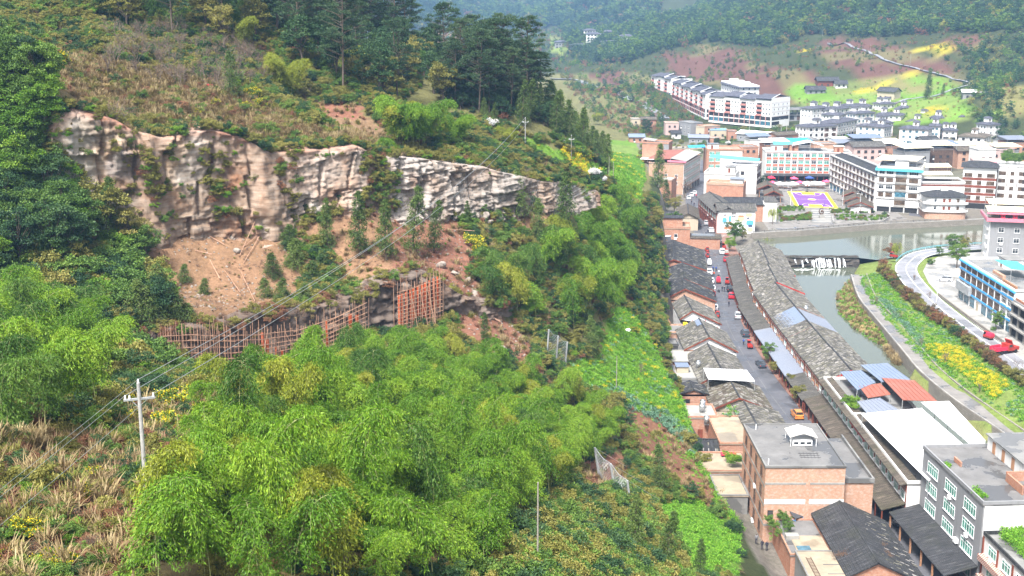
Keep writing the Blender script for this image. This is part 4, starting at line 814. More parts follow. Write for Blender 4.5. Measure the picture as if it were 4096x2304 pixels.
# --- far woods
RH=[(2260,-60),(4200,-60),(4200,140),(3950,130),(3650,140),(3500,150),(3250,140),(3080,190),(2880,170),(2650,200),(2480,260),(2300,240),(2250,160)]
mass('far_forest','dark forest on the hillside behind the town',RH,30000,(20,800,800,2100),FF*3+FFy[1:3],.8,1.45,51,town_ok=True,sink=1.0)
mass('far_bamboo','yellowish bamboo tufts on the hillside behind the town',[(3000,20),(3560,20),(4150,20),(4150,130),(3700,120),(3050,130)],2600,(200,800,850,1700),FFy[:2]+FFy[:1],.8,1.3,52,town_ok=True,sink=.6)
mass('slope_scrub','scrub on the red slopes behind the town',[(2250,180),(2900,180),(4150,100),(4150,560),(3980,520),(3700,300),(3300,300),(3000,330),(2600,360),(2400,320)],9000,(0,700,650,1500),[FFy[1],FF[1],FFy[2],FF[0]],.12,.5,53,town_ok=True,sink=.3)
mass('right_wood','dense bushes on the slope at the right edge',[(3800,180),(4200,150),(4200,560),(3990,560),(3860,470),(3900,380)],4200,(240,560,520,1050),FF[:2]+FFy[1:2]+FF[:1],.45,.95,54,town_ok=True,sink=.5)
mass('distant_woods','hazy blue woods on the far side of the valley',[(1500,-80),(2700,-80),(2600,120),(2450,130),(2300,110),(2000,120),(1550,130)],26000,(-500,900,1900,4200),FF*2+FFy[1:3],1.3,2.6,55,town_ok=True,sink=1.5)
mass('valley_scrub','scrub and hedges on the valley floor beyond the hill',[(1600,130),(2350,120),(2350,260),(2620,330),(2700,460),(2450,420),(2250,330),(2200,240),(1650,230)],9000,(-250,260,700,2300),FF[:2]+FFy[1:4],.25,.8,56,town_ok=True,sink=.4)
x,y,nx,ny,zb,zt,pr=CL1[:7];k=npr.randint(5,len(x)-5,420);o_=npr.uniform(-1.5,.9,420);Pq=np.stack([x[k]+nx[k]*o_,y[k]+ny[k]*o_,zt[k]-.25],1);scatter('cliff_edge_plants','tufts and shrubs hanging over the upper edge of the cliff',Pq,npr.uniform(.25,.7,420),PSo+PG[:2]+PBs[:2]+PSd[:1]+PSb[:1],seed=92)
x,y,nx,ny,zb,zt,pr=CL3[:7];k=npr.randint(3,len(x)-3,300);o_=npr.uniform(-1.5,2.2,300);scatter('ledge_vines','brown vines and twigs hanging over the dark rock ledge',np.stack([x[k]+nx[k]*o_,y[k]+ny[k]*o_,zt[k]-.3-np.maximum(o_,0)*.6],1),npr.uniform(.3,.75,300),PBs*2+PSo+PG[:2]+PSbr[:1]+PS[:1],seed=95)
Xg,Yg,Zg=CL1[7:];k=npr.randint(8,Zg.shape[0]-3,900);j=npr.randint(8,Zg.shape[1]-8,900);ok=(fbm(Xg[k,j]*.12,Zg[k,j]*.12,3,93)>.18);k,j=k[ok],j[ok];scatter('cliff_plants','small plants rooted in cracks of the cliff',np.stack([Xg[k,j],Yg[k,j],Zg[k,j]-.1],1),npr.uniform(.15,.5,len(k)),PSo+PG[:2]+PS[:1]+PSb[:1],seed=94)
mass('pine_understory','dark bushes under the pine grove',[(1760,400),(1900,480),(2100,490),(2270,540),(2270,430),(2050,380),(1850,370)],9000,(-40,40,270,400),PTd+PSd+PCo[:1],.3,.75,46,mind=1.6)
mass('valley_plots','scrub and rough grass between the hill and the apartments',[(2250,330),(2620,360),(2800,480),(2560,560),(2440,520),(2350,440)],5000,(20,170,600,1300),FFy[1:4]+FF[:2]+FFy[2:3],.15,.5,57,town_ok=True,sink=.3)
mass('town_bushes','hedges, bushes and garden plots between the houses of the valley floor',[(2560,430),(3150,430),(3200,500),(4000,560),(4000,640),(2560,640)],1500,(60,260,560,800),PS+PSo+PR*3+PSb,.4,1.1,47,town_ok=True)
mass('near_shrubs','dark shrubs at the bottom of the slope right of the bamboo',[(2080,2080),(2300,1990),(2560,1980),(2650,2150),(2760,2420),(2000,2420)],5000,(-5,45,70,190),PS*2+PSd+PSo*2+PSb,.4,1.0,48)
mass('field_edge_greens','bright green strip between the ploughed field and the back of the houses',[(2680,1560),(2840,1790),(2910,1940),(2980,2130),(2920,2140),(2850,1980),(2740,1800)],6000,(22,42,165,290),PR*4+PGg,.6,1.1,49)
qx,qy=project(Xg,Yg,Zg);mk=np.zeros(Xg.shape,bool)
for pl in([(800,600),(910,640),(940,880),(850,900)],[(1110,590),(1180,610),(1210,870),(1130,890)],[(1430,600),(1600,620),(1590,850),(1450,840)],[(520,560),(600,600),(640,800),(560,800)],[(200,450),(330,700),(330,900),(150,900)]):mk|=inpoly(qx,qy,pl)
kk=np.argwhere(mk);kk=kk[npr.randint(0,len(kk),330)];k,j=kk[:,0],kk[:,1];scatter('hanging_shrubs','shrubs and trailing brambles hanging down the cliff between the rock faces',np.stack([Xg[k,j],Yg[k,j],Zg[k,j]-.2],1),npr.uniform(.25,.7,330),PSo*2+PS[:1]+PBs*2+PSbr[:1]+PSb[:1]+PG[:1],seed=96)
FR=[crown_tree('far_rape',240,6,3.5,.02,12,14,1.0,'yellow',limb=False),crown_tree('far_crop',241,5,3.5,.02,12,14,1.0,'crop',limb=False)]
for i,(k,pl)in enumerate([q for q in PATCH if q[0]in('rape','crop','crop2')and min(p[0]for p in q[1])>3000]):mass('far_'+k+'_plants',('yellow rape' if k=='rape' else 'green crop')+' plants on the slope plots behind the town, plot '+'abcdefghijklmnop'[i],pl,9000 if k=='rape' else 5000,(150,520,640,1400),FR[:1]if k=='rape' else FR[1:]*3+FFy[1:4],.10,.26,100+i,town_ok=True)
# ================================================================ streets, banks, plaza
def Rg(ox,oy,s):return lambda x,y:(ox+x*s,oy+y*s)
r3=Rg(2500,0,.62102);r4=Rg(2500,700,.34938);r5=Rg(3200,600,.34783);r6=Rg(2500,1200,.31056);r7=Rg(3100,1100,.38665);r8=Rg(2700,1600,.54193)
q1=Rg(2500,400,.31056);q2=Rg(3200,300,.34783);q3=Rg(2550,250,.4811)
def ribbon(pts,w0,w1,z,dz=None):
    """flat strip along a centre line; w0 left, w1 right of travel"""
    mb=MB();Lp=[];Rp=[]
    for i,p in enumerate(pts):
        a=Vector(pts[max(0,i-1)][:2]);b=Vector(pts[min(len(pts)-1,i+1)][:2]);d=(b-a).normalized();n=Vector((-d.y,d.x));zz=z if dz is None else z+dz[i]
        l=Vector(p[:2])+n*w0;r=Vector(p[:2])-n*w1;Lp.append((l.x,l.y,zz));Rp.append((r.x,r.y,zz))
    for i in range(len(pts)-1):mb.poly([Rp[i],Rp[i+1],Lp[i+1],Lp[i]])
    return mb,Lp,Rp
def smooth(pts,n=8):
    out=[]
    for i in range(len(pts)-1):
        p0=pts[max(0,i-1)];p1=pts[i];p2=pts[i+1];p3=pts[min(len(pts)-1,i+2)]
        for k in range(n):
            t=k/n;out.append(tuple(.5*((2*b)+(c-a)*t+(2*a-5*b+4*c-d)*t*t+(3*b-a-3*c+d)*t**3)for a,b,c,d in zip(p0,p1,p2,p3)))
    return out+[pts[-1]]
STREET=smooth([(61,120),(61.5,178),(60.3,200),(57,252),(56,290),(57,325),(60,347),(63.5,373),(66.5,400),(68.5,432),(70,460),(74,505),(80,545),(88,590),(96,640)])
def sx(y):return float(np.interp(y,[p[1]for p in STREET],[p[0]for p in STREET]))
mb,Lp,Rp=ribbon(STREET,4.0,3.6,.05);tag(mb.build('street',M['asphalt']),'wet grey main street of the town',None,None,'structure')
mb,l2,r2=ribbon([(x+5.6,y)for x,y in STREET],2.0,2.0,.16)
for i in range(len(l2)-1):a,b=l2[i],l2[i+1];mb.poly([(a[0],a[1],.04),a,b,(b[0],b[1],.04)][::-1])
tag(mb.build('pavement',M['paving_red']),'raised brick pavement along the arcade side of the street',None,None,'structure')
mb,_,_=ribbon([(x-.3,y)for x,y in STREET],.04,.04,.056);tag(mb.build('street_marking',M['cement']),'worn pale joint down the middle of the street',None,None,'structure')
# curved road on the far bank
ROAD=smooth([(116.8,255),(115.8,286),(115.2,315),(115.6,340),(117.6,362),(120.5,378),(125.5,390),(132,400),(142,407),(158,412),(200,420),(290,436)])
mb,Lp,Rp=ribbon(ROAD,3.6,3.0,2.12);tag(mb.build('road',M['road_pale']),'pale concrete road curving along the far bank',None,None,'structure')
mk=MB()
for off in(3.3,-2.7,.3):
    m2,a,b=ribbon(ROAD,off+.09,-off+.09,2.128)
    for f in m2.f:mk.poly([m2.v[i]for i in f])
tag(mk.build('road_marking',M['white_paint']),'white edge and centre lines of the curved road',None,None,'structure')
g=thing('guard_rail','pale green metal guard rail on the outer curve of the far bank road','railing');k=0
RLp=[p for p in ribbon(ROAD,3.9,0,2.1)[1]if p[1]>386];mb=MB();mb.path([(p[0],p[1],2.85)for p in RLp],.07,.07,5);mb.path([(p[0],p[1],2.5)for p in RLp],.05,.05,5);mb.build('rail',M['sheet_turq'],g)
pm=MB().tube((0,0,0),(0,0,.95),.06,.06,6).mesh('rail_post',M['steel_grey'])
for p in RLp[::2]:obj('post',pm,g,(p[0],p[1],2.0))
# retaining walls
def wall_strip(name,label,pts,z0,z1,th,mat,cap=None):
    t=thing(name,label,'wall',(pts[0][0],pts[0][1],0));x0,y0=pts[0];mb=MB();cp=MB()
    for i in range(len(pts)-1):
        a=Vector(pts[i]);b=Vector(pts[i+1]);d=(b-a).normalized();n=Vector((-d.y,d.x))*th;q=[a,b,b+n,a+n];o=Vector((x0,y0))
        mb.hexa([(*(p-o),z0)for p in q]+[(*(p-o),z1)for p in q])
        if cap:n2=Vector((-d.y,d.x));q=[a-n2*.1,b-n2*.1,b+n+n2*.1,a+n+n2*.1];cp.hexa([(*(p-o),z1+.003)for p in q]+[(*(p-o),z1+cap)for p in q])
    mb.build('masonry',mat,t)
    if cap:cp.build('coping',M['cement_pale'],t)
    return t
def stone_mat(name,c1,c2,mortar,bw,bh):
    m=brickm(name,c1,c2,mortar);br=[n for n in m.node_tree.nodes if n.type=='TEX_BRICK'][0];br.inputs['Brick Width'].default_value=bw;br.inputs['Row Height'].default_value=bh;br.inputs['Mortar Size'].default_value=.03;return m
M['masonry']=stone_mat('masonry',(.30,.27,.23),(.24,.215,.18),(.15,.135,.11),.9,.4)
M['masonry_pale']=stone_mat('masonry_pale',(.30,.27,.235),(.235,.21,.18),(.13,.115,.095),1.1,.45)
wall_strip('bank_wall','stained stone embankment wall along the far bank of the river',smooth([BANK[i]for i in range(0,8)],4),-7,-.9,-.5,M['masonry_pale'],.12)
wall_strip('riverside_wall','stone footing wall of the arcade houses along the river',[(79.3,120),(79.3,330),(81.5,360),(83,392),(86,411)],-7,.3,.5,M['masonry'])
wall_strip('promenade_wall','long stone river wall below the plaza with dark stains',[(84.6,441.2)]+[(x,y-.4)for x,y in PONDN[1:5]],-3,1.1,-.6,M['masonry_pale'],.15)
wall_strip('garden_wall','low inner kerb wall of the riverside footpath',smooth([(x+4.8,y)for x,y in BANK[1:8]],4),-1.2,-.45,-.35,M['masonry'],None)
mb,_,_=ribbon(smooth([(x+2.4,y)for x,y in BANK[0:8]],4),1.9,1.9,-.93);tag(mb.build('footpath',M['paving']),'wet concrete footpath on the embankment',None,None,'structure')
mb,_,_=ribbon([(85,444.5),(103,449.5),(134,462.2),(161,468),(200,478)],3.0,2.0,.06);tag(mb.build('promenade',M['cement']),'promenade slabs along the top of the river wall',None,None,'structure')
g=thing('promenade_railing','low dark stone railing along the promenade','railing');pl=[(86,445),(103,450.3),(134,463),(161,468.7)];pm=MB().box(-.12,-.12,0,.12,.12,1.0).mesh('rail_post',M['cement_dark'])
for i in range(3):
    a=Vector(pl[i]);b=Vector(pl[i+1]);n=int((b-a).length/2.2);MB().box(0,-.06,.75,(b-a).length,.06,.9).box(0,-.05,.3,(b-a).length,.05,.42).build('rail',M['cement_dark'],g,(a.x,a.y,.06),(0,0,math.atan2(b.y-a.y,b.x-a.x)))
    for k in range(n):p=a+(b-a)*k/n;obj('post',pm,g,(p.x,p.y,.06))
# weir: layered rock with falls
def weir():
    t=thing('weir','natural rock ledge weir with white falls between the two river levels','weir',(0,0,0));xs=np.linspace(83.5,114.5,110);nv=26;rows=[]
    for j in range(nv):
        v=j/(nv-1);z=-5.2+4.35*v;lay=math.floor(z/.42);y=407.2+2.6*v+1.5*(vnoise(np.floor(xs/1.9+lay*.37)*3.1,np.full(xs.shape,lay*5.3),5)-.5)+.8*fbm(xs*.3,xs*0+z,3,8);rows.append(np.stack([xs,y,np.full(xs.shape,z)+.10*fbm(xs*.6,xs*0+lay,2,4)],1))
    rows.append(np.stack([xs,np.full(xs.shape,412.5),np.full(xs.shape,-.86)+.18*fbm(xs*.5,xs*0,3,6)],1));V=np.concatenate(rows);n=len(xs);ii=np.arange(len(rows)*n).reshape(-1,n);Qd=np.stack([ii[:-1,:-1],ii[:-1,1:],ii[1:,1:],ii[1:,:-1]],-1).reshape(-1,4)
    me=npmesh('rock_ledge',V,Qd,M['weir_rock']);obj('rock_ledge',me,t)
    for x0,w,z0,z1 in((101.2,1.5,-.8,-4),(103.6,.35,-1.2,-3.9),(106.2,.4,-.8,-4),(107.6,.9,-.8,-4),(93.0,.3,-1.0,-2.6),(95.4,.35,-1.5,-3.6),(98.6,.3,-1.6,-3.4),(99.6,.9,-1.3,-3.9),(104.6,.8,-1.0,-4),(109.2,.5,-.9,-3.8),(96.8,.6,-1.0,-2.2)):
        mb=MB();k=10
        for s in range(4 if w<1 else 7):
            xa=x0+w*(s-3)/6*1.5+rnd.uniform(-.15,.15);pr=None;zt_=z0-rnd.uniform(0,.5);ze_=z1+rnd.uniform(0,.7);dr=rnd.uniform(-.35,.35)
            for j in range(k+1):
                u=j/k;y=408.6-2.5*u-rnd.uniform(0,.15);z=zt_+(ze_-zt_)*u**1.5;wd=w/5*rnd.uniform(.35,1);p=((xa+dr*u,y,z),(xa+dr*u+wd,y-.05,z))
                if pr:mb.poly([pr[0],pr[1],p[1],p[0]][::-1])
                pr=p
        mb.build('waterfall',M['foam'],t)
M['weir_rock']=rock_mat('weir_rock',[(.04,.034,.03),(.11,.095,.08),(.19,.165,.14),(.28,.25,.22)]);M['foam']=plain('foam',(.85,.87,.9),.4,.08)
weir()
mb=MB()
for k in range(46):
    x=rnd.uniform(92,107);y=404.8+rnd.uniform(-.9,.9);r=rnd.uniform(.15,.6);mb.prism([(x+r*math.cos(a)*1.4,y+r*.6*math.sin(a))for a in np.linspace(0,5.6,7)],-4.05,-3.97+rnd.uniform(0,.03))
tag(mb.build('foam',M['foam']),'white foam below the falls',None,None,'stuff')
# plaza
def sheet_poly(name,pts,z,mat,label):return tag(MB().poly([(p[0],p[1],z)for p in pts]).build(name,mat),label,None,None,'structure')
sheet_poly('plaza',[(93,452),(103,455),(134,468),(150,474),(150,487),(139,497),(146,560),(106,566),(100,540),(96,500)],.03,M['paving'],'paved town square around the basketball court')
CA,CB,CC,CD=Vector((113.4,501.5)),Vector((129.6,497.8)),Vector((134.6,537)),Vector((118.2,540))
def cq(u,v):return(CA*(1-u)+CB*u)*(1-v)+(CD*(1-u)+CC*u)*v
def court(name,u0,v0,u1,v1,z,mat,parent):
    mb=MB();mb.poly([(*cq(u0,v0),z),(*cq(u1,v0),z),(*cq(u1,v1),z),(*cq(u0,v1),z)]);return mb.build(name,mat,parent)
ct=tag(court('basketball_court',0,0,1,1,.05,M['yellow_paint'],None),'purple basketball court with yellow margin and keys on the square',None,None,'structure')
court('court_surface',.09,.05,.91,.95,.056,M['purple_paint'],ct);court('key',.34,.05,.66,.19,.062,M['yellow_paint'],ct);court('key',.34,.81,.66,.95,.062,M['yellow_paint'],ct)
def arcline(name,u,v,ru,rv,a0,a1,mat,fill=False,w=.11,z=.068):
    mb=MB();n=26;pts=[cq(u+ru*math.cos(a0+(a1-a0)*i/n),v+rv*math.sin(a0+(a1-a0)*i/n))for i in range(n+1)];c=cq(u,v)
    if fill:mb.poly([(*p,z)for p in pts[:-1]])
    else:
        for i in range(n):a,b=pts[i],pts[i+1];e=(a-c).normalized()*w;f=(b-c).normalized()*w;mb.poly([(*(a-e),z),(*(a+e),z),(*(b+f),z),(*(b-f),z)])
    mb.build(name,mat,ct)
arcline('centre_circle',.5,.5,.10,.045,0,6.283,M['yellow_paint'],True,z=.062);arcline('court_line',.5,.06,.33,.22,0,3.1416,M['white_paint']);arcline('court_line',.5,.94,.33,.22,3.1416,6.283,M['white_paint'])
for a in((.09,.498,.91,.502),(.09,.05,.098,.95),(.902,.05,.91,.95),(.09,.05,.91,.054),(.09,.946,.91,.95)):court('court_line',*a,.066,M['white_paint'],ct)
def lane(name,label,pts,w_,r0=300):
    P=[T(*p,r0,2600)for p in pts];Q=smooth([(p.x,p.y)for p in P],10);z=[max(hz(x-w_,y),hz(x+w_,y),hz(x,y))+.35 for x,y in Q];tag(ribbon(Q,w_,w_,0,z)[0].build(name,M['road_pale']),label,None,None,'structure')
lane('country_lane','pale lane crossing the red slope behind the town',[r3(*p)for p in((1310,280),(1500,320),(1640,375),(1850,440),(2100,510),(2230,545),(2100,585),(1900,632),(1780,655),(1690,695))],1.5)
lane('valley_road','pale road running up the valley past the apartments',[(2200,315),(2350,340),(2480,375),(2580,420),(2660,475)],3.6,620);lane('hill_lane','narrow lane climbing at the right edge',[r3(*p)for p in((2230,545),(2380,520),(2570,490))],1.6)
# ================================================================ buildings
WIN={}
ACM=MB().box(-.42,-.36,0,.42,-.02,.58).mesh('air_conditioner',M['white_paint'])
def winmesh(w,h,st):
    k=(round(w,2),round(h,2),st)
    if k in WIN:return WIN[k]
    fm,gm={'g':('white_paint','glass_green'),'d':('white_paint','glass_dark'),'b':('wood_dark','glass_brown'),'v':('cement','void'),'s':('steel_grey','glass_blue'),'c':('white_paint','curtain'),'r':('red_paint','glass_dark'),'t':('timber','glass_dark'),'k':('wood_dark','glass_dark'),'rd':('wood_red','wood_red')}[st]
    f=.07 if st!='v' else.04;a=MB();d=-.07
    a.box(-w/2,d,0,w/2,.02,f).box(-w/2,d,h-f,w/2,.02,h).box(-w/2,d,f,-w/2+f,.02,h-f).box(w/2-f,d,f,w/2,.02,h-f)
    if st not in 'v':
        n=max(1,int(w/.75));
        for i in range(1,n):x=-w/2+w*i/n;a.box(x-.025,d+.01,f,x+.025,.015,h-f)
        if h>1.3:a.box(-w/2+f,d+.012,h*.68,w/2-f,.012,h*.68+.05)
        a.box(-w/2-.08,d-.08,-.08,w/2+.08,.02,-.003)
    p=MB().box(-w/2+f*.8,-.02,f*.8,w/2-f*.8,.015,h-f*.8)
    both=MB();both.v=a.v+p.v;both.f=a.f+[tuple(i+len(a.v)for i in q)for q in p.f];both.m=[0]*len(a.f)+[1]*len(p.f)
    WIN[k]=(a.mesh('window',M[fm]),p.mesh('pane',M[gm]),both.mesh('window',[M[fm],M[gm]]));return WIN[k]
FACE={'S':lambda b,u:((u,0),0),'N':lambda b,u:((b.L-u,b.D),math.pi),'W':lambda b,u:((0,b.D-u),-math.pi/2),'E':lambda b,u:((b.L,u),math.pi/2)}
class B:
    """a building: front left corner, length along the front, depth behind it"""
    def __init__(s,name,label,x,y,L,D,h,z0=0.,rz=0.,wall='plaster_white',cat='building',group=None,near=False,body=True):
        s.L,s.D,s.h,s.near=L,D,h,near;s.wall=wall;s.t=thing(name,label,cat,(x,y,z0),rz,group)
        if body:MB().box(0,0,-1.0,L,D,h).build('wall',M[wall],s.t)
    def box(s,part,x0,y0,z0,x1,y1,z1,mat,rot=None):return MB().box(x0,y0,z0,x1,y1,z1).build(part,M[mat],s.t)
    def flat(s,par=.7,mat='cement',wall=None,th=.22,over=.12):
        L,D,h=s.L,s.D,s.h;MB().box(-over,-over,h+.003,L+over,D+over,h+th).build('roof',M[mat],s.t);s.top=h+th
        if par:w=wall or s.wall;MB().box(-over,-over,h+th+.003,L+over,.12,h+th+par).box(-over,D-.12,h+th+.003,L+over,D+over,h+th+par).box(-over,.123,h+th+.003,.12,D-.123,h+th+par-.004).box(L-.12,.123,h+th+.003,L+over,D-.123,h+th+par-.004).build('parapet',M[w],s.t)
        return s
    def gable(s,rise=2.,over=.5,mat='tile',axis='x',ridge=.5,trim='red_paint',gablewall=None,zl=0.,zr=0.):
        """ridge along the front (x) or along the depth (y); zl/zr lower either eave"""
        L,D,h=s.L,s.D,s.h;th=.16;r=MB();tr=MB();e=over
        if axis=='y':
            xr=L*ridge;y0,y1=-e,D+e;kl=(rise+zl)/xr;kr=(rise+zr)/(L-xr);A=[(-e,h-zl-kl*e),(xr,h+rise),(L+e,h-zr-kr*e)]
            for i in(0,1):(xa,za),(xb,zb)=A[i],A[i+1];r.hexa([(xa,y0,za),(xb,y0,zb),(xb,y1,zb),(xa,y1,za),(xa,y0,za+th),(xb,y0,zb+th),(xb,y1,zb+th),(xa,y1,za+th)]);tr.hexa([(xa,y0-.08,za-.22),(xb,y0-.08,zb-.22),(xb,y0-.003,zb-.22),(xa,y0-.003,za-.22),(xa,y0-.08,za+th+.02),(xb,y0-.08,zb+th+.02),(xb,y0-.003,zb+th+.02),(xa,y0-.003,za+th+.02)])
            cap=MB().box(xr-.16,y0,h+rise+th*.6,xr+.16,y1,h+rise+th+.14);g=MB()
            for y in(0,D-.2):g.hexa([(0,y,h-zl-.4),(L,y,h-zr-.4),(L,y+.2,h-zr-.4),(0,y+.2,h-zl-.4),(xr-.05,y,h+rise-.05),(xr+.05,y,h+rise-.05),(xr+.05,y+.2,h+rise-.05),(xr-.05,y+.2,h+rise-.05)])
        else:
            yr=D*ridge;x0,x1=-e,L+e;kl=(rise+zl)/yr;kr=(rise+zr)/(D-yr);A=[(-e,h-zl-kl*e),(yr,h+rise),(D+e,h-zr-kr*e)]
            for i in(0,1):(ya,za),(yb,zb)=A[i],A[i+1];r.hexa([(x0,ya,za),(x1,ya,za),(x1,yb,zb),(x0,yb,zb),(x0,ya,za+th),(x1,ya,za+th),(x1,yb,zb+th),(x0,yb,zb+th)]);tr.hexa([(x0-.08,ya,za-.22),(x0-.003,ya,za-.22),(x0-.003,yb,zb-.22),(x0-.08,yb,zb-.22),(x0-.08,ya,za+th+.02),(x0-.003,ya,za+th+.02),(x0-.003,yb,zb+th+.02),(x0-.08,yb,zb+th+.02)])
            cap=MB().box(x0,yr-.16,h+rise+th*.6,x1,yr+.16,h+rise+th+.14);g=MB()
            for x in(0,L-.2):g.hexa([(x,0,h-zl-.4),(x+.2,0,h-zl-.4),(x+.2,D,h-zr-.4),(x,D,h-zr-.4),(x,yr-.05,h+rise-.05),(x+.2,yr-.05,h+rise-.05),(x+.2,yr+.05,h+rise-.05),(x,yr+.05,h+rise-.05)])
        ro=r.build('roof',M[mat],s.t);s.tiles(ro,r.v,mat)if s.near and 'tile' in mat else None;cap.build('ridge',M['tile_dark' if 'tile' in mat else mat],ro);g.build('gable_wall',M[gablewall or s.wall],s.t)
        if trim:tr.build('bargeboard',M[trim],s.t)
        s.top=h+rise;return s
    def tiles(s,ro,v,mat):
        """cover tiles laid in rows down each slope, uneven and patched"""
        mb=MB();up=Vector((0,0,1))
        for k in(0,8):
            a,b_,c,d=[Vector(v[k+i])for i in(4,5,6,7)] # top face of one slope
            if abs(a.z-b_.z)>.01:lo,hi=((a,d),(b_,c))if a.z<b_.z else((b_,c),(a,d))
            else:lo,hi=((a,b_),(d,c))if a.z<d.z else((d,c),(a,b_))
            n=int((lo[1]-lo[0]).length/.32);ns=max(2,int((hi[0]-lo[0]).length/.8));e=(lo[1]-lo[0]).normalized()*.105
            for i in range(n):
                p0=lo[0].lerp(lo[1],(i+.5)/n);p1=hi[0].lerp(hi[1],(i+.5)/n);off=rnd.uniform(-.04,.04)
                for j in range(ns):
                    if rnd.random()<.03:continue
                    q0=p0.lerp(p1,j/ns+off*.3)+up*.01;q1_=p0.lerp(p1,(j+1)/ns-.01)+up*.01;h0=rnd.uniform(.03,.075);mb.hexa([q0-e,q0+e,q1_+e,q1_-e,q0-e*.6+up*h0,q0+e*.6+up*h0,q1_+e*.6+up*h0*.6,q1_-e*.6+up*h0*.6],0 if mat=='tile_dark' and rnd.random()<.8 else rnd.choice((0,0,0,1,2)))
        o=mb.build('tile_rows',[M[mat],M['tile_pale'],M['tile_moss']],ro);o['kind']='stuff'
    def hip(s,rise=1.6,over=.7,mat='slate_blue',k=.38,z=None,x0=None,x1=None,y0=None,y1=None,part='roof'):
        z=s.h if z is None else z;x0=-over if x0 is None else x0;x1=s.L+over if x1 is None else x1;y0=-over if y0 is None else y0;y1=s.D+over if y1 is None else y1;e=min(x1-x0,y1-y0)*k
        a=[(x0,y0),(x1,y0),(x1,y1),(x0,y1)];b=[(x0+e,y0+e),(x1-e,y0+e),(x1-e,y1-e),(x0+e,y1-e)];mb=MB()
        mb.hexa([(*p,z-.02)for p in a]+[(*p,z+.16)for p in a]);mb.hexa([(*p,z+.163)for p in a]+[(*p,z+rise)for p in b]);mb.build(part,M[mat],s.t);s.top=z+rise;return s
    def win(s,f,n,floors,w,h,st='d',z0=1.0,fh=3.0,m0=.8,m1=.8,cols=None):
        W_=s.L if f in 'SN' else s.D;a,p,both=winmesh(w,h,st)
        for fl in floors:
            for i in range(n):
                if cols is not None and i not in cols:continue
                u=m0+(W_-m0-m1)*(i+.5)/n;(x,y),rz=FACE[f](s,u);q=obj('window',a if s.near else both,s.t,(x,y,z0+fl*fh),(0,0,rz))
                if s.near:obj('pane',p,q)
                if st in 'dkbg' and w>1.0 and s.t['category']!='farmhouse' and rnd.random()<.16:obj('air_conditioner',ACM,s.t,Vector((x,y,z0+fl*fh-.75))+Matrix.Rotation(rz,3,'Z')@Vector((rnd.uniform(-.3,.3),0,0)),(0,0,rz))
        return s
    def on(s,f,part,u0,u1,z0,z1,d,mat):
        """slab or panel standing proud of a face by d"""
        W_=s.L if f in 'SN' else s.D;(x,y),rz=FACE[f](s,u0);mb=MB().box(0,-d,z0,u1-u0,-.004,z1);return mb.build(part,M[mat],s.t,(x,y,0),(0,0,rz))
    def bands(s,f,zs_,mat,th=.25,d=.12,part='band'):
        W_=s.L if f in 'SN' else s.D
        for z in zs_:s.on(f,part,0,W_,z,z+th,d,mat)
        return s
    def posts(s,f,n,mat,wd=.25,d=.14,z0=0,z1=None,part='pilaster'):
        W_=s.L if f in 'SN' else s.D
        for i in range(n):u=(W_-wd)*i/(n-1);s.on(f,part,u,u+wd,z0,s.h if z1 is None else z1,d,mat)
        return s
    def shed(s,x,y,w,d,h,wall=None,roof='cement',z=None,door=True):
        z=s.top if z is None else z;o=MB().box(x,y,z+.004,x+w,y+d,z+h).build('stair_head',M[wall or s.wall],s.t);MB().box(x-.25,y-.25,z+h+.003,x+w+.25,y+d+.25,z+h+.18).build('roof',M[roof],o)
        if door:MB().box(x+w*.3,y-.05,z+.1,x+w*.3+.9,y-.004,z+2.0).build('door',M['wood_red'],o)
        return o
    def sheet(s,pts,mat,z0=None,posts=True,th=.08):
        """roof sheet given by four local corners (x, y, z), on thin posts down to z0"""
        mb=MB();mb.hexa([tuple(p)for p in pts]+[(p[0],p[1],p[2]+th)for p in pts]);o=mb.build('roof_sheet',M[mat],s.t);seams(o,[(p[0],p[1],p[2]+th)for p in pts],mat)
        if posts:
            for p in pts:MB().tube((p[0],p[1],s.top if z0 is None else z0),(p[0],p[1],p[2]),.06,.06,6).build('post',M['steel_grey'],o)
        return o
def seams(o,q,mat,pitch=.9):
    a,b,c,d=[Vector(p)for p in q];n=max(3,int((b-a).length/pitch));mb=MB();u=(b-a).normalized()*.05;up=Vector((0,0,.07))
    for i in range(n+1):p0=a.lerp(b,i/n);p1=d.lerp(c,i/n);mb.hexa([p0-u,p0+u,p1+u,p1-u,p0-u+up,p0+u+up,p1+u+up,p1-u+up])
    mb.build('seams',M[mat],o)['kind']='stuff'
def from_base(a,b,z=0.):
    A=G(*a,z);C=G(*b,z);return A.x,A.y,(C-A).length,math.atan2(C.y-A.y,C.x-A.x)
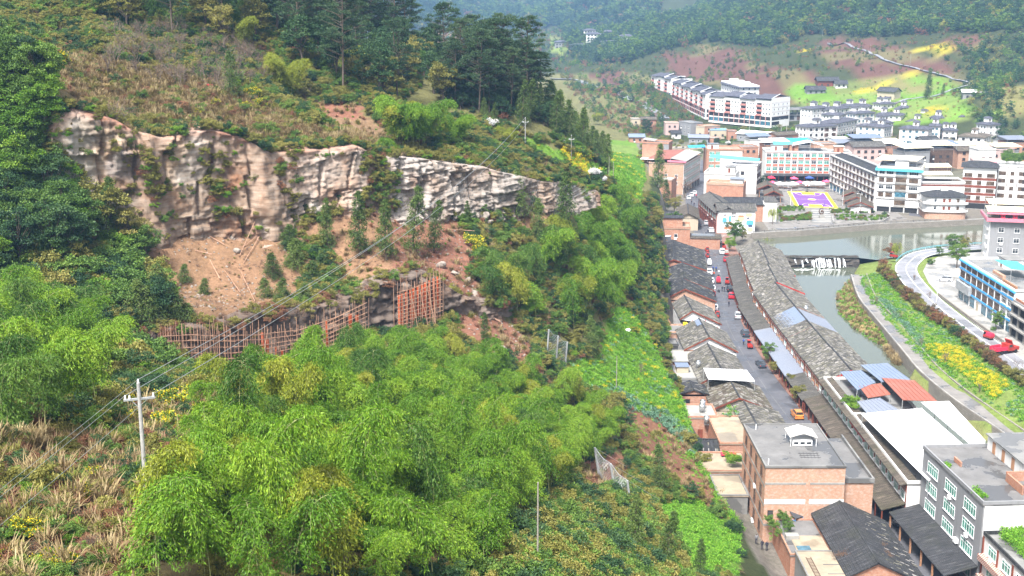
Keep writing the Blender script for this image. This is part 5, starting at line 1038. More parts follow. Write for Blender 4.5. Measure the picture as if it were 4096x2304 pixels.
# ---------------------------------------------------------------- apartment blocks
def apartment(name,label,A,Bp,D,h,units,rz_balc,z0=0.,endwin=True,open_ground=2):
    L=math.dist(A,Bp);rz=math.atan2(Bp[1]-A[1],Bp[0]-A[0]);b=B(name,label,A[0],A[1],L,D,h,z0,rz,'plaster_clean','apartment block');u=L/units
    for i in range(units):
        x0=u*i+.05;x1=u*(i+1)-.05;hh=h+(.9 if i%2 else 0);yr=D*.45
        mb=MB();mb.hexa([(x0,-.9,hh-.2),(x1,-.9,hh-.2),(x1,yr,hh+2.1),(x0,yr,hh+2.1),(x0,-.9,hh),(x1,-.9,hh),(x1,yr,hh+2.3),(x0,yr,hh+2.3)]);mb.hexa([(x0,yr+.003,hh+2.1),(x1,yr+.003,hh+2.1),(x1,D+.8,hh-.2),(x0,D+.8,hh-.2),(x0,yr+.003,hh+2.3),(x1,yr+.003,hh+2.3),(x1,D+.8,hh),(x0,D+.8,hh)]);mb.build('roof',M['slate_blue'],b.t)
        b.box('gable_wall',x1-.16,.05,h+.004,x1-.004,D-.05,hh+.5,'plaster_clean')
        MB().hexa([(x1-.2,0,hh),(x1+.04,0,hh),(x1+.04,yr,hh+2.4),(x1-.2,yr,hh+2.4),(x1-.2,0,hh+.35),(x1+.04,0,hh+.35),(x1+.04,yr,hh+2.75),(x1-.2,yr,hh+2.75)]).build('parapet',M['plaster_clean'],b.t)
        for fl in range(open_ground,int(h/2.85)):
            z=fl*2.85+.25
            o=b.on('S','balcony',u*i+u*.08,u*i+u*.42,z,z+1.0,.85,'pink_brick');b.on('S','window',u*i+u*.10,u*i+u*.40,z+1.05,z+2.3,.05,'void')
            for k in(.52,.72,.9):
                (x,y),q=FACE['S'](b,u*i+u*k);obj('window',winmesh(1.1,1.2,'d')[2],b.t,(x,y,z+1.0),(0,0,q))
        for fl in range(open_ground):
            z=fl*3.1+.3
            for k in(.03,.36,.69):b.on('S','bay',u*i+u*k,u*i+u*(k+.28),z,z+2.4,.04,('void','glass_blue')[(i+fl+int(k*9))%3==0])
        for k in(0,.335,.667):b.on('S','column',u*i+u*k,u*i+u*k+.35,0,open_ground*3.1,.3,'pink_brick')
    b.bands('S',[z*2.85 for z in range(open_ground,int(h/2.85)+1)],'plaster_pink',.12,.06);b.bands('E',[z*2.85 for z in range(open_ground,int(h/2.85)+1)],'plaster_pink',.12,.06)
    if endwin:b.win('E',4,range(open_ground,int(h/2.85)),1.0,1.2,'d',1.1,2.85);b.on('E','bay',1,D-1,3.4,5.6,.04,'void');b.on('E','bay',1,D*.45,.4,2.6,.04,'void')
    return b
M['pink_brick']=plain('pink_brick',(.46,.20,.17),.8,.2,2)
apartment('apartment_block','long white apartment block with pink balconies facing the valley, nearest of the new blocks',(128,830),(161.5,795),20,16,4,0)
apartment('apartment_block','stepped row of white apartments behind the old low houses, running back from the nearest block',(120.5,962),(128,846),15,15,7,0)
apartment('apartment_block','farthest white apartment block at the road end of the row',(110.5,1018),(120.5,972),17,16,3,0)
b=B('apartment_block','separate white apartment block with blue roof edge behind the others',146.5,898,45,13.5,14,6,math.atan2(-45,5),'plaster_clean','apartment block');b.flat(.5,'sheet_white');b.hip(1.0,1.0,'slate_blue',.08,12.9);b.win('S',10,range(5),1.3,1.4,'v',.9,2.7);b.win('E',3,range(5),1.2,1.3,'d',.9,2.7);b.bands('E',[2.7*i for i in range(1,5)],'plaster_pink',.12,.05)
for k in range(3):b.shed(6+k*14,4,5,5,2.4,'plaster_clean','sheet_white',door=False)
x,y,L_,rz=from_base(q1(2100,262),q1(2330,258));b=B('unfinished_house','unfinished two storey concrete frame house beside the apartments',x,y,L_+6,16,3.2,0,rz,'plaster_grey');b.on('S','bay',1,4,.4,2.6,.04,'void');b.on('S','door',6,9,0,2.6,.05,'wood_dark');b.box('floor_slab',-.5,-.6,3.203,b.L+.5,16.5,3.5,'cement');b.box('roof',-1,-1,6.6,b.L+1,17,6.9,'cement_dark')
for i in range(4):
    for j in(0,8,15.6):b.box('column',i*(b.L-.4)/3,j,3.51,i*(b.L-.4)/3+.4,j+.4,6.597,'cement')
# ---------------------------------------------------------------- villas
M['tile_pale']=plain('tile_pale',(.25,.235,.215),.85,.4,.6);M['tile_moss']=plain('tile_moss',(.15,.14,.105),.9,.5,.6)
VN=0
def villa(a,bb,floors,D,label,turrets=1,st='d',ground='v',roofm='slate_blue',brown=False,z=None):
    global VN;VN+=1;z0=0.if z is None else z;x,y,L_,rz=from_base(q2(*a),q2(*bb),z0);h=floors*3.0;b=B('villa',label,x,y,L_,D,h,z0,rz,'plaster_clean','house','white villas of the new estate');b.hip(1.3,.8,roofm,.30);n=max(2,int(L_/3.6))
    for f in range(floors):
        if f==0:b.win('S',n,[0],L_/n-1.0,2.2,ground,.2,3.0,.3,.3)
        else:b.win('S',n,[f],1.5,1.4,st,.9,3.0)
    b.win('W',3,range(1,floors),1.1,1.3,st,.9,3.0);b.win('E',3,range(0,floors),1.1,1.3,st,.9,3.0);b.bands('S',[3*i-.1 for i in range(1,floors+1)],'wood_dark',.14,.05);b.bands('E',[3*i-.1 for i in range(1,floors)],'wood_dark',.12,.05);b.bands('W',[3*i-.1 for i in range(1,floors)],'wood_dark',.12,.05)
    b.posts('S',n+1,'plaster_pink',.22,.08)
    if brown:
        for f in range(1,floors):b.on('S','panel',L_*.58,L_*.72,3*f+.3,3*f+2.2,.06,'wood_dark');b.on('S','panel',L_*.86,L_*.97,3*f+.3,3*f+2.2,.06,'wood_dark')
    for k in range(turrets):
        tx=L_*(k+.5)/turrets-1.6;zt=h+.9;o=MB().box(tx,D*.4,zt,tx+3.2,D*.4+3.2,zt+2.6).build('turret',M['plaster_clean'],b.t);MB().hexa([(tx-.5,D*.4-.5,zt+2.603),(tx+3.7,D*.4-.5,zt+2.603),(tx+3.7,D*.4+3.7,zt+2.603),(tx-.5,D*.4+3.7,zt+2.603),(tx+.8,D*.4+.8,zt+3.4),(tx+2.4,D*.4+.8,zt+3.4),(tx+2.4,D*.4+2.4,zt+3.4),(tx+.8,D*.4+2.4,zt+3.4)]).build('roof',M[roofm],o)
        obj('window',winmesh(1.0,1.1,'b')[2],o,(tx+1.6,D*.4,zt+.9))
    return b
villa((545,470),(840,462),2,12,'dark roofed villa with two stacked roofs at the back of the estate',2,z=3);villa((300,570),(560,545),3,10,'white villa with a small turret behind the brown banded house',2,z=1)
villa((860,625),(1150,640),3,11,'white villa with two turrets above the middle of the estate',2);villa((1390,600),(1790,585),2,12,'wide villa with grey sheet roof at the rear right of the estate',2,z=2);villa((1215,650),(1440,660),2,10,'small white villa between the two turreted ones',1)
villa((1730,668),(2130,690),2,10,'white villa with turret at the right end of the estate',2,z=1);villa((420,740),(650,690),3,12,'plain white villa wall behind the brown banded house',1)
villa((640,765),(955,790),3,11,'white villa with blue glass loggias at the front of the estate',2,'s','s');villa((1130,800),(1460,820),3,11,'white villa with yellow garage doors at the front of the estate',1,'s','s')
villa((75,790),(415,770),3,11,'brown banded three storey house at the left of the estate',1,'k','v',brown=True);villa((1810,830),(2110,850),2,16,'long white house with dark red roof edge at the right of the estate',1,'k','k','tile_brown')
for i,(a,c,fl,D,z)in enumerate([((930,500),(1090,492),3,9,2),((1110,540),(1225,545),3,9,1),((1490,665),(1640,672),3,9,0),((1630,760),(1800,765),2,10,0),((1840,580),(2000,586),2,9,2),((2020,660),(2170,668),3,9,1),((640,620),(850,605),3,9,1),((130,560),(320,540),3,9,2),((2140,760),(2290,752),3,9,0),((930,735),(1060,728),3,9,0),((1480,770),(1600,775),3,9,0),((380,640),(520,625),3,9,1)]):villa(a,c,fl,D,('small white villa filling the estate, number %s from its left'%('one two three four five six seven eight nine ten eleven twelve'.split()[sorted([930,1110,1490,1630,1840,2020,640,130,2140,931,1480,380]).index(a[0]if i!=9 else 931)])),1 if i%3 else 2,'dksd'[i%4],'vsk'[i%3],z=z)
# farm houses on the slope
def farm(a,bb,D,h,label,roofm='tile_dark',wall='wood_red',z=None,rise=2.2):
    p=T(*q2(*a),400,1500);z0=p.z if z is None else z;x,y,L_,rz=from_base(q2(*a),q2(*bb),z0);b=B('farmhouse',label,x,y,L_,D,h,z0,rz,wall,'farmhouse');b.gable(rise,.9,roofm,'x',trim=None);b.win('S',max(2,int(L_/4)),[0],1.4,1.5,'k',.9);return b
farm((205,140),(440,140),9,5,'timber farmhouse with dark tiled roof on the red slope');farm((410,150),(540,150),7,3.2,'low wing of the timber farmhouse',wall='plaster_white');farm((80,222),(290,222),8,3.5,'low tiled farm shed below the timber farmhouse',wall='plaster_grey')
b=farm((885,275),(1080,290),8,6,'cream house with orange door beside the country lane',wall='plaster_tan');farm((1870,280),(2130,285),10,4.5,'grey shed with arched roof on the slope at right','sheet_white','plaster_grey',rise=1.0)
# ---------------------------------------------------------------- far village
for i,(px,py,w_,h_,lb)in enumerate([(2220,195,16,8,'tiled'),(2345,180,18,13,'tall white'),(2400,195,26,8,'long white'),(2480,185,15,12,'white three storey'),(2335,155,15,10,'upper white'),(2410,157,14,9,'upper grey'),(2280,205,22,7,'low grey'),(2440,208,30,6,'long dark roofed')]):
    p=T(px,py,900,3500);b=B('village_house',lb+' house of the hazy village far up the valley',p.x,p.y,w_,12,h_,p.z,0,'plaster_clean' if 'white' in lb else 'plaster_grey','house','far village');b.hip(2,1,'slate_blue');b.win('S',4,range(max(1,int(h_/3.2))),2.0,1.6,'k',1,3.2)
# ---------------------------------------------------------------- square and centre
def market(x,y,L_,D,h,n,rz,label):
    b=B('market_building',label,x,y,L_,D,h,0,rz,'plaster_white','building');b.flat(.5,'cement');fh=3.1;u=L_/n
    for f in range(1,4):
        z=1.6+fh*f
        for i in range(n):
            b.on('S','panel',u*i+.25,u*(i+1)-.25,z-.95,z-.15,.1,'red_panel')
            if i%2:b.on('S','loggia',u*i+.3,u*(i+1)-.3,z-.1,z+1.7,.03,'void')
            (q,w_),r=FACE['S'](b,u*(i+.5));obj('window',winmesh(u-.8,1.6,'g' if(i+f)%3 else 'd')[2],b.t,(q,w_-.04,z),(0,0,r))
    b.posts('S',n+1,'plaster_white',.3,.2,3.2);b.bands('S',[3.4+3.1*i for i in range(4)],'plaster_pink',.18,.22)
    o=MB().hexa([(-.5,-3.4,2.7),(L_+.5,-3.4,2.7),(L_+.5,0,3.4),(-.5,0,3.4),(-.5,-3.4,2.85),(L_+.5,-3.4,2.85),(L_+.5,0,3.55),(-.5,0,3.55)]).build('awning',M['tile_dark'],b.t);b.on('S','shopfront',.3,L_-.3,.2,2.6,.05,'void')
    for i in range(n+1):MB().tube((u*i,-3.2,0),(u*i,-3.2,2.72),.12,.12,6).build('post',M['wood_red'],o)
    return b
b=market(114.3,570,28.6,12,12.9,10,-.06,'four storey market building with green windows and red balcony panels behind the square')
b.shed(3,4,5,4,2.5,'plaster_white');b.shed(11,4,4,4,2.7,'brick');b.sheet([(4,5,15.9),(13,5,15.7),(13,11,16.5),(4,11,16.7)],'sheet_turq');b.sheet([(12,3,15.7),(20,3,17.3),(20,11,17.3),(12,11,15.7)],'sheet_white');b.sheet([(20.1,3,17.3),(26,3,15.5),(26,11,15.5),(20.1,11,17.3)],'sheet_white')
b=market(143.2,568.5,9,12,12.4,3,-.12,'narrow red panelled end of the market building beside the white block');b.shed(2,4,4,4,2.6,'brick','sheet_cream')
# white six storey block with side wing
A=(142.4,491.5);C_=(157.6,485.5);L_=math.dist(A,C_);rz=math.atan2(C_[1]-A[1],C_[0]-A[0]);b=B('white_block','white six storey block with turquoise roof edge and blue glass bays beside the square',A[0],A[1],L_,17,17,0,rz,'plaster_clean','building');b.flat(.6,'cement')
b.on('S','cornice',-.8,L_+.8,16.2,16.9,.9,'sheet_turq');b.on('W','cornice',-.8,17.8,16.2,16.9,.9,'sheet_turq');b.on('S','shopfront',.6,L_-.6,.1,2.0,.03,'void')
for i in range(4):b.on('S','column',.1+i*(L_-.6)/3,.5+i*(L_-.6)/3,0,2.1,.5,'plaster_white')
b.bands('S',[2.1,5.2,8.1,11.0,13.9],'cement_pale',.22,.35)
for f in range(5):
    z=2.9+f*2.9 if f else 2.6;st='c' if f==0 else 'b' if f in(1,3)else 'd'
    for u0,w_ in((.7,2.0),(3.4,2.6),(11.9,3.4)):(x,y),r=FACE['S'](b,u0+w_/2);obj('window',winmesh(w_,1.6,st)[2],b.t,(x,y,z+.3),(0,0,r))
    b.on('S','bay',6.9,11.0,z-.1,z+2.2,.25,'glass_blue' if f in(4,1)else 'glass_brown');b.on('S','balcony',6.8,11.1,z-.3,z+.35,.45,'cement_pale')
b.shed(6,5,5,5,2.3,'plaster_clean','cement',door=False);b.sheet([(-2,7,19.2),(14,6,19.6),(16,16.6,20.2),(0,18,20)],'sheet_cream')
A=(138.6,549);C_=(142.2,492.6);L_=math.dist(A,C_);b=B('side_wing','long white wing with brown framed windows running back from the white block',A[0],A[1],L_,9,14,0,math.atan2(C_[1]-A[1],C_[0]-A[0]),'plaster_white','building');b.flat(.5,'cement_dark');b.win('S',12,range(1,5),2.0,1.5,'b',.7,2.8);b.bands('S',[2.7*i for i in range(1,5)],'wood_dark',.25,.5);b.posts('S',13,'plaster_white',.35,.25);b.on('S','shopfront',.6,L_-.6,.1,2.4,.05,'glass_blue');b.gable(1.2,.6,'tile_dark','x',trim=None)
# round fronted white house at the river
def round_house():
    t=thing('round_house','white house with curved balconies and dark tiled roof on a brick base at the pond','house',(157,476,0),-.10);
    def ring(r,n=14):return[(0,0)]+[(7.3-math.cos(math.pi*i/n)*(7.3+r),-r-1.2*math.sin(math.pi*i/n))for i in range(n+1)]+[(14.6,9),(0,9)]
    pts=lambda r:[(-r,9),(-r,0)]+[(7.3-math.cos(math.pi*i/12)*(7.3+r),-2.2*math.sin(math.pi*i/12)-r*.5)for i in range(13)]+[(14.6+r,9)]
    MB().prism(pts(.3),-2,2.6).build('brick_base',M['brick_pale'],t);MB().prism(pts(0),2.604,8.4).build('wall',M['plaster_clean'],t)
    for z in(2.7,5.6):
        MB().prism(pts(1.0),z,z+.2).build('balcony_floor',M['cement_pale'],t);p=pts(1.0)[1:-1];mb=MB()
        for i in range(len(p)-1):a,c=Vector(p[i]),Vector(p[i+1]);n=Vector((c.y-a.y,a.x-c.x)).normalized()*-.08;mb.hexa([(*a,z+.204),(*c,z+.204),(*(c+n),z+.204),(*(a+n),z+.204),(*a,z+1.0),(*c,z+1.0),(*(c+n),z+1.0),(*(a+n),z+1.0)])
        mb.build('balustrade',M['plaster_clean'],t)
        for x,st in((3.2,'d'),(6.2,'rd'),(8.2,'rd'),(11.2,'b')):y=-2.2*math.sin(math.acos(1-2*x/14.6));obj('window',winmesh(1.3 if st!='rd' else.9,1.4 if st!='rd' else 2.0,st)[2],t,(x,y-.03,z+(1.0 if st!='rd' else.3)))
    p=pts(.9);q=[(7.3+(a-7.3)*.35,4+(c-4)*.35)for a,c in p];n=len(p);mb=MB();mb.prism(p,8.404,8.55)
    for i in range(n):j=(i+1)%n;mb.poly([(*p[i],8.553),(*p[j],8.553),(*q[j],10.2),(*q[i],10.2)])
    mb.poly([(*a,10.2)for a in q]);mb.build('roof',M['tile_dark'],t);MB().box(6,3,10.203,8.6,5.2,11.2).build('stair_head',M['plaster_white'],t)
round_house()
b=B('party_wall_house','white plastered house with tall blank gable behind the round house',158,488,17,12,11.5,0,-.1,'plaster_clean','house');b.flat(.7,'tile_brown');b.on('S','band',0,17,10.6,11.2,.1,'wood_red');b.win('W',4,range(1,3),1.6,1.4,'b',1,3.2);b.sheet([(-3,3,14.2),(13,3,14.6),(13,9,15.2),(-3,9,14.8)],'sheet_cream');b.sheet([(-2,10,16.2),(14,10,16.6),(14,17,17.2),(-2,17,16.8)],'sheet_cream',11)
def tower(x,y,L_,D,h,rz,label,pat,n=3):
    b=B('tower_house',label,x,y,L_,D,h,0,rz,'plaster_clean','building')
    for f in range(1,int(h/3)):
        z=3*f+.8;b.on('S','panel',0,L_,3*f-.55,3*f+.45,.08,pat)
        for i in range(n):u=L_*(i+.5)/n;(xx,yy),r=FACE['S'](b,u);obj('window',winmesh(L_/n*(.72 if i!=1 else.4),1.4,'b')[2],b.t,(xx,yy,z),(0,0,r))
    b.win('W',3,range(1,int(h/3)),1.8,1.4,'b',.8,3.);b.on('S','shopfront',.8,L_-.8,.1,2.3,.04,'void')
    return b
b=tower(178.2,498.5,12.5,12,16.5,-.35,'brown panelled five storey house with tiled roof right of the round house','wood_red');b.hip(1.6,.9,'tile_dark',.3);b=tower(193.5,503,15,12,16,-.35,'white five storey house with overgrown roof at the right edge of the town','plaster_white',4);b.flat(.6,'cement');b.posts('S',5,'wood_dark',.2,.1)
for f in range(2,5):b.on('S','loggia',9.5,14.5,3*f+.3,3*f+2.2,.03,'void')
b=B('curved_house','pink house with curved balconies behind the right edge houses',190,520,14,10,15,0,-.2,'plaster_pink','house');b.flat(.8,'cement_pale');b.win('S',4,range(1,5),1.6,1.5,'b',.8,3);b.bands('S',[3*i for i in range(1,6)],'pink_paint',.6,.6)
# pink balcony building and blue trimmed building on the far bank
b=B('grey_house','grey rendered house with pink top balcony and red lanterns at the right edge',151.6,396,26,13,11.6,2,-.22,'plaster_grey','building',near=True);b.box('side_wall',-.25,-.05,-1,-.004,13,11.6,'plaster_clean');b.win('S',4,range(0,3),1.7,1.6,'d',1.6,3.3,1,6);b.win('W',3,range(0,4),1.4,1.4,'d',.9,2.9,1,1)
for f in range(4):b.on('W','balcony',8.5,12.5,2.9*f,2.9*f+.9,.9,'plaster_clean')
b.box('terrace_floor',-1.2,-1.2,11.603,27,14,11.8,'cement_pale');b.box('balcony',-1.4,-1.4,11.803,27,-1.0,12.9,'pink_paint');b.box('balcony',-1.4,-.997,11.803,-1.0,14,12.896,'pink_paint');b.box('back_wall',1,6,11.804,26,13,14.6,'plaster_tan');b.top=11.8
b.sheet([(-1.2,-1.2,15.0),(27,-1.2,15.0),(27,6,15.6),(-1.2,6,15.6)],'sheet_cream');b.sheet([(0,6.2,16.2),(27,6.2,16.2),(27,15,16.6),(0,15,16.6)],'sheet_cream');b.box('balcony',-1.4,-1.41,14.2,27,-1.0,14.75,'pink_paint')
def glyph(parent,cx,cz,y,s,mat,seed):
    """one brush-written character as crossing strokes"""
    g=random.Random(seed);mb=MB();th=s*.11
    for k in range(3):z=cz+s*(-.38+.36*k);w_=s*g.uniform(.35,.5);mb.box(cx-w_,y-.03,z,cx+w_,y,z+th)
    for k in range(2):x=cx+s*(-.22+.42*k)+g.uniform(-.05,.05);mb.box(x,y-.033,cz-s*.5,x+th,y-.004,cz+s*.5)
    mb.hexa([(cx-s*.05,y-.036,cz-s*.05),(cx+s*.08,y-.036,cz-s*.05),(cx+s*.08,y-.006,cz-s*.05),(cx-s*.05,y-.006,cz-s*.05),(cx-s*.5,y-.036,cz+s*.5),(cx-s*.36,y-.036,cz+s*.5),(cx-s*.36,y-.006,cz+s*.5),(cx-s*.5,y-.006,cz+s*.5)]);mb.build('character',mat,parent)
for i in range(5):o=MB().box(2.2+i*3.6,-.72,12.0,4.7+i*3.6,-.66,14.2).build('red_sign',M['metal_dark'],b.t);glyph(o,3.45+i*3.6,13.1,-.73,1.9,M['cloth_red'],31+i)
A=(123.6,341.5);L_=38;b=B('blue_trimmed_building','white four storey building with blue trim and blue glass shops on the far bank road',A[0],A[1],L_,15,10.8,2.2,-math.pi/2+.005,'plaster_clean','building',near=True);b.flat(.5,'cement');n=9;u=L_/n
for f in range(1,4):
    z=3.0*f+.5-.2*f
    for i in range(n):(x,y),r=FACE['S'](b,u*(i+.5));q=obj('window',winmesh(u-.7,1.7,'b' if i<7 else 'd')[0],b.t,(x,y,z+.35),(0,0,r));obj('pane',winmesh(u-.7,1.7,'b' if i<7 else 'd')[1],q)
    b.on('S','blue_band',0,L_,z-.32,z+.02,.28,'blue_paint')
b.on('S','blue_band',-.3,L_+.3,10.6,10.95,.5,'blue_paint');b.posts('S',n+1,'plaster_clean',.3,.16,0)
for i in range(n):
    if i!=3:b.on('S','shopfront',u*i+.35,u*(i+1)-.2,.1,2.6,.05,'glass_blue')
    else:b.on('S','door',u*i+.8,u*i+2.4,.1,2.3,.06,'plaster_tan')
b.win('W',4,range(1,4),1.4,1.5,'d',.9,2.9);b.shed(8,7,6,5,2.6,'plaster_clean');b.box('cage',0,-1.0,2.9,u*2.3,-.08,5.2,'steel_grey');b.sheet([(16,3,14.2),(27,3,14.2),(27,9,13.6),(16,9,13.6)],'sheet_turq');b.box('planter',17,2.2,11.03,24,3.0,11.8,'brick_pale');b.box('terrace_wall',28,.6,11.03,37,.9,12.0,'timber')
b=B('unfinished_block','unfinished concrete block with empty openings next to the blue trimmed building',123.5,303.2,26,15,8.6,2.2,-math.pi/2+.005,'plaster_grey','building',near=True);b.flat(.3,'cement_pale')
for f in range(3):
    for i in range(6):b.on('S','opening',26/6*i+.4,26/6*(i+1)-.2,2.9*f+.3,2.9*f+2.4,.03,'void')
b.posts('S',7,'cement_pale',.4,.5);b.bands('S',[2.55+2.9*i for i in range(3)],'cement_pale',.4,.9);b.box('parapet',0,.4,8.83,26,.65,9.6,'brick')
# ---------------------------------------------------------------- upper street
b=B('mural_house','white house end painted with a village mural at the bend of the street',73.4,446.2,13.2,10,8.4,0,-.06,'plaster_clean','house');b.gable(1.6,.6,'tile','x',trim='wood_dark');obj('window',winmesh(1.3,1.5,'k')[2],b.t,(5.6,0,6.2))
def mural(b):
    mu=MB().box(.2,-.02,.2,13.0,-.006,8.2).build('mural',M['plaster_clean'],b.t)
    def blob(x,z,w_,h,mat,n=14,sq=.0,dy=0):
        pts=[(x+w_/2*math.copysign(abs(math.cos(a))**(1-sq*.6),math.cos(a)),-.024-dy,z+h/2*math.copysign(abs(math.sin(a))**(1-sq*.6),math.sin(a)))for a in[2*math.pi*i/n for i in range(n)]];mb=MB();mb.poly(pts);mb.build('painted_shape',mat,mu)
    bl,lb,sk,br,ye,dk=(plain('mural_'+k,c,.8,.12,3)for k,c in(('blue',(.10,.36,.62)),('pale_blue',(.45,.62,.72)),('skin',(.72,.52,.38)),('brown',(.45,.20,.10)),('straw',(.70,.55,.28)),('dark',(.05,.08,.14))))
    for q in((2.4,4.6,1.6,2.2,bl,0),(2.5,6.3,.7,.8,sk,.001),(2.5,6.65,.8,.5,dk,.002),(2.4,3.4,2.2,1.3,lb,.001),(4.3,5.2,1.0,2.4,bl,0),(5.0,5.6,.8,2.0,lb,.001),(4.4,3.9,1.2,.9,br,.001),(8.2,5.4,2.4,1.8,ye,0),(8.2,6.3,2.2,.7,br,.001),(10.9,6.6,2.6,1.2,ye,0),(10.7,5.2,.8,.9,sk,.001),(10.7,5.6,1.0,.6,dk,.002),(11.4,3.9,2.6,1.9,bl,0),(11.6,2.8,1.6,.9,dk,.001),(11.6,1.4,2.0,1.6,ye,.001),(3.0,1.9,1.4,1.0,br,0),(4.6,2.0,1.8,1.2,br,.001),(7.0,3.5,1.2,1.0,lb,0),(9.6,3.2,1.4,1.0,lb,.001)):blob(*q[:5],sq=.5,dy=q[5])
mural(b)
b=B('timber_fronted_row','red timber fronted row with green windows on the bend of the street',71.6,480.5,34,8,7.6,0,math.atan2(446.8-480.5,73.0-71.6),'plaster_pink','house');b.gable(1.6,.8,'tile','x',trim='wood_dark');b.win('S',8,[1],2.4,1.6,'g',1.2,3.2);b.posts('S',9,'wood_red',.3,.2);b.bands('S',[3.2,4.3,6.9],'wood_red',.3,.25);b.on('S','shopfront',.5,33.5,.1,2.8,.05,'wood_red')
b=B('courtyard_house','low brick house with broken tiled roof behind the mural house',80,470,14,12,6.5,0,-.1,'brick','house');b.gable(1.5,.5,'tile_dark','x',trim=None);b.box('side_wall',14.004,0,0,19,12,7.5,'plaster_white');b.box('roof',14.2,-.2,7.503,19.3,12.2,7.7,'tile')
b=B('terraced_house','brick walled terrace house with flat roof on the upper street',79,512,15,9,7.3,0,-.30,'brick','house');b.flat(.9,'cement_tan','brick_pale');b.box('shelter',9.5,1,7.6,14.5,6,9.9,'plaster_white');b.box('shelter_roof',9,.5,9.903,15,6.5,10.1,'sheet_grey')
b=B('white_house','tall white house with a single window and brown framed side above the mural',93,536.5,11,11,11.8,0,-.34,'plaster_clean','house');b.flat(.5,'cement_dark');obj('window',winmesh(1.5,1.5,'k')[2],b.t,(5,0,8));b.win('E',3,range(1,4),2.0,1.8,'b',.6,3,.6,.6);b.posts('E',4,'wood_dark',.3,.2);b.sheet([(-10,3,14.3),(11.5,0,13.8),(11.5,4,14.6),(-10,8,15)],'sheet_turq',9)
b=B('white_annex','white annex with roof terraces left of the tall white house',80.5,528,13,12,9.2,0,-.30,'plaster_white','house');b.flat(.8,'cement_pale');b.shed(8,5,4,5,2.5);b.box('fence',1,.2,9.45,8,.3,10.4,'plaster_tan')
b=B('green_windowed_house','brick and white house with pale green windows above the upper street',90,585,16.5,13,11.8,0,-.03,'brick','house');b.flat(.6,'cement_tan');b.on('S','panel',6.2,16.3,.5,11.4,.05,'plaster_white');b.win('S',5,range(1,4),2.3,1.6,'g',.8,3.);b.shed(.6,2,5,4,2.5,'plaster_white');b.sheet([(-8,3,12.6),(-.3,3,13),(-.3,9,13.3),(-8,9,13)],'sheet_blue',8)
b=B('long_street_house','long striped house with green windows and pink roof edge left of the upper street',58.2,537,15,32,12.6,0,-.36,'brick_pale','house');b.flat(.3,'cement');b.win('E',10,range(1,4),2.2,1.5,'g',1,3.1);b.bands('E',[3.1*i-.1 for i in range(1,5)],'plaster_white',.5,.14);b.posts('E',11,'plaster_white',.25,.12);b.on('E','shopfront',.4,31.6,.1,2.4,.05,'void');b.win('S',3,range(1,3),1.3,1.4,'d');b.sheet([(-1,1,14.2),(9,1,14.6),(9,30,15.2),(-1,30,14.6)],'sheet_rust');b.sheet([(9.1,1,14.9),(16,1,14.0),(16,30,14.4),(9.1,30,15.3)],'fibre');b.box('roof_edge',8,-.3,13.5,16,.6,14.2,'pink_paint')
b=B('brick_tower_house','three storey brick house with white balconies at the hill foot above the street',63.5,618,13,10,11,0,-.3,'brick','house');b.flat(.8,'cement_dark');b.win('W',2,range(3),1.6,1.5,'d');b.box('side_wall',10.5,-.06,0,13.02,-.004,10.9,'plaster_grey');b.sheet([(0,0,13),(6,0,12.4),(6,8,12.4),(0,8,13)],'fibre');b.box('canopy',0,-5,4,9,-.1,4.2,'sheet_white')
b=B('brick_annex','narrow brick annex with sheet roof left of the tall cedar',60,512,5,9,9,0,-.35,'brick','house');b.flat(.3,'fibre');b.box('lean_to',-8,3,5.5,-.2,14,5.8,'fibre');b.box('lean_to_wall',-7.5,3.5,0,-.2,13.5,5.497,'plaster_grey')
b=B('roof_garden_house','stepped brick house with roof gardens on the left of the upper street',50.5,421,9.5,9,6.4,0,-.11,'brick','house',near=True);b.flat(.7,'cement_tan');b.win('S',1,[0],1.2,1.2,'d',3.6);b.win('S',1,[0],1.2,1.2,'d',.8)
b.box('upper_floor',0,4,6.65,7,9,9.4,'brick');b.box('roof',-.4,3.6,9.403,7.4,9.4,9.6,'tile_dark');b.box('terrace',9.52,-1.5,-.5,19.5,7,3.6,'brick');b.box('terrace_roof',9.5,-1.7,3.603,20.2,7.2,3.8,'tile_brown');b.box('planter',10,1,3.82,18,5,4.2,'cement')
b=B('tile_roofed_hut','small hut with dark ridge roof behind the roof gardens',50,440,8,6,5.4,2,-.15,'plaster_white','hut');b.gable(1.1,.6,'tile_dark','x',trim=None)
b=B('earth_walled_house','earth walled house with mossy roof beside the upper street',60,452,7.2,20,4.6,0,-.12,'plaster_tan','house');b.gable(1.6,.6,'tile_brown','y',trim=None)
# gate houses on the square
for x,y,L_,D,h,rz,lb in((103.5,512,6,9,3.4,-.15,'timber gate house with tiled roof at the left of the square'),(103,524,7,10,4.0,-.15,'tiled shelter behind the left gate house'),(131,486,8,8,3.2,-.25,'white walled tiled pavilion at the right of the square'),(132.5,496,7,9,3.6,-.25,'tiled timber pavilion behind the white walled one'),(134,507,6.5,9,3.8,-.25,'farthest tiled pavilion on the right of the square')):
    b=B('pavilion',lb,x,y,L_,D,h,0,rz,'plaster_white' if 'white' in lb else 'wood_dark','pavilion',body='white' in lb);b.gable(1.5,.9,'tile_brown','y',trim='wood_red')
    for px_ in(0,L_*.5,L_-.25):
        for py_ in(0,D-.25):b.box('post',px_,py_,0,px_+.25,py_+.25,h,'timber')
    b.box('beam',-.3,-.02,h-.5,L_+.3,.2,h-.25,'wood_red')
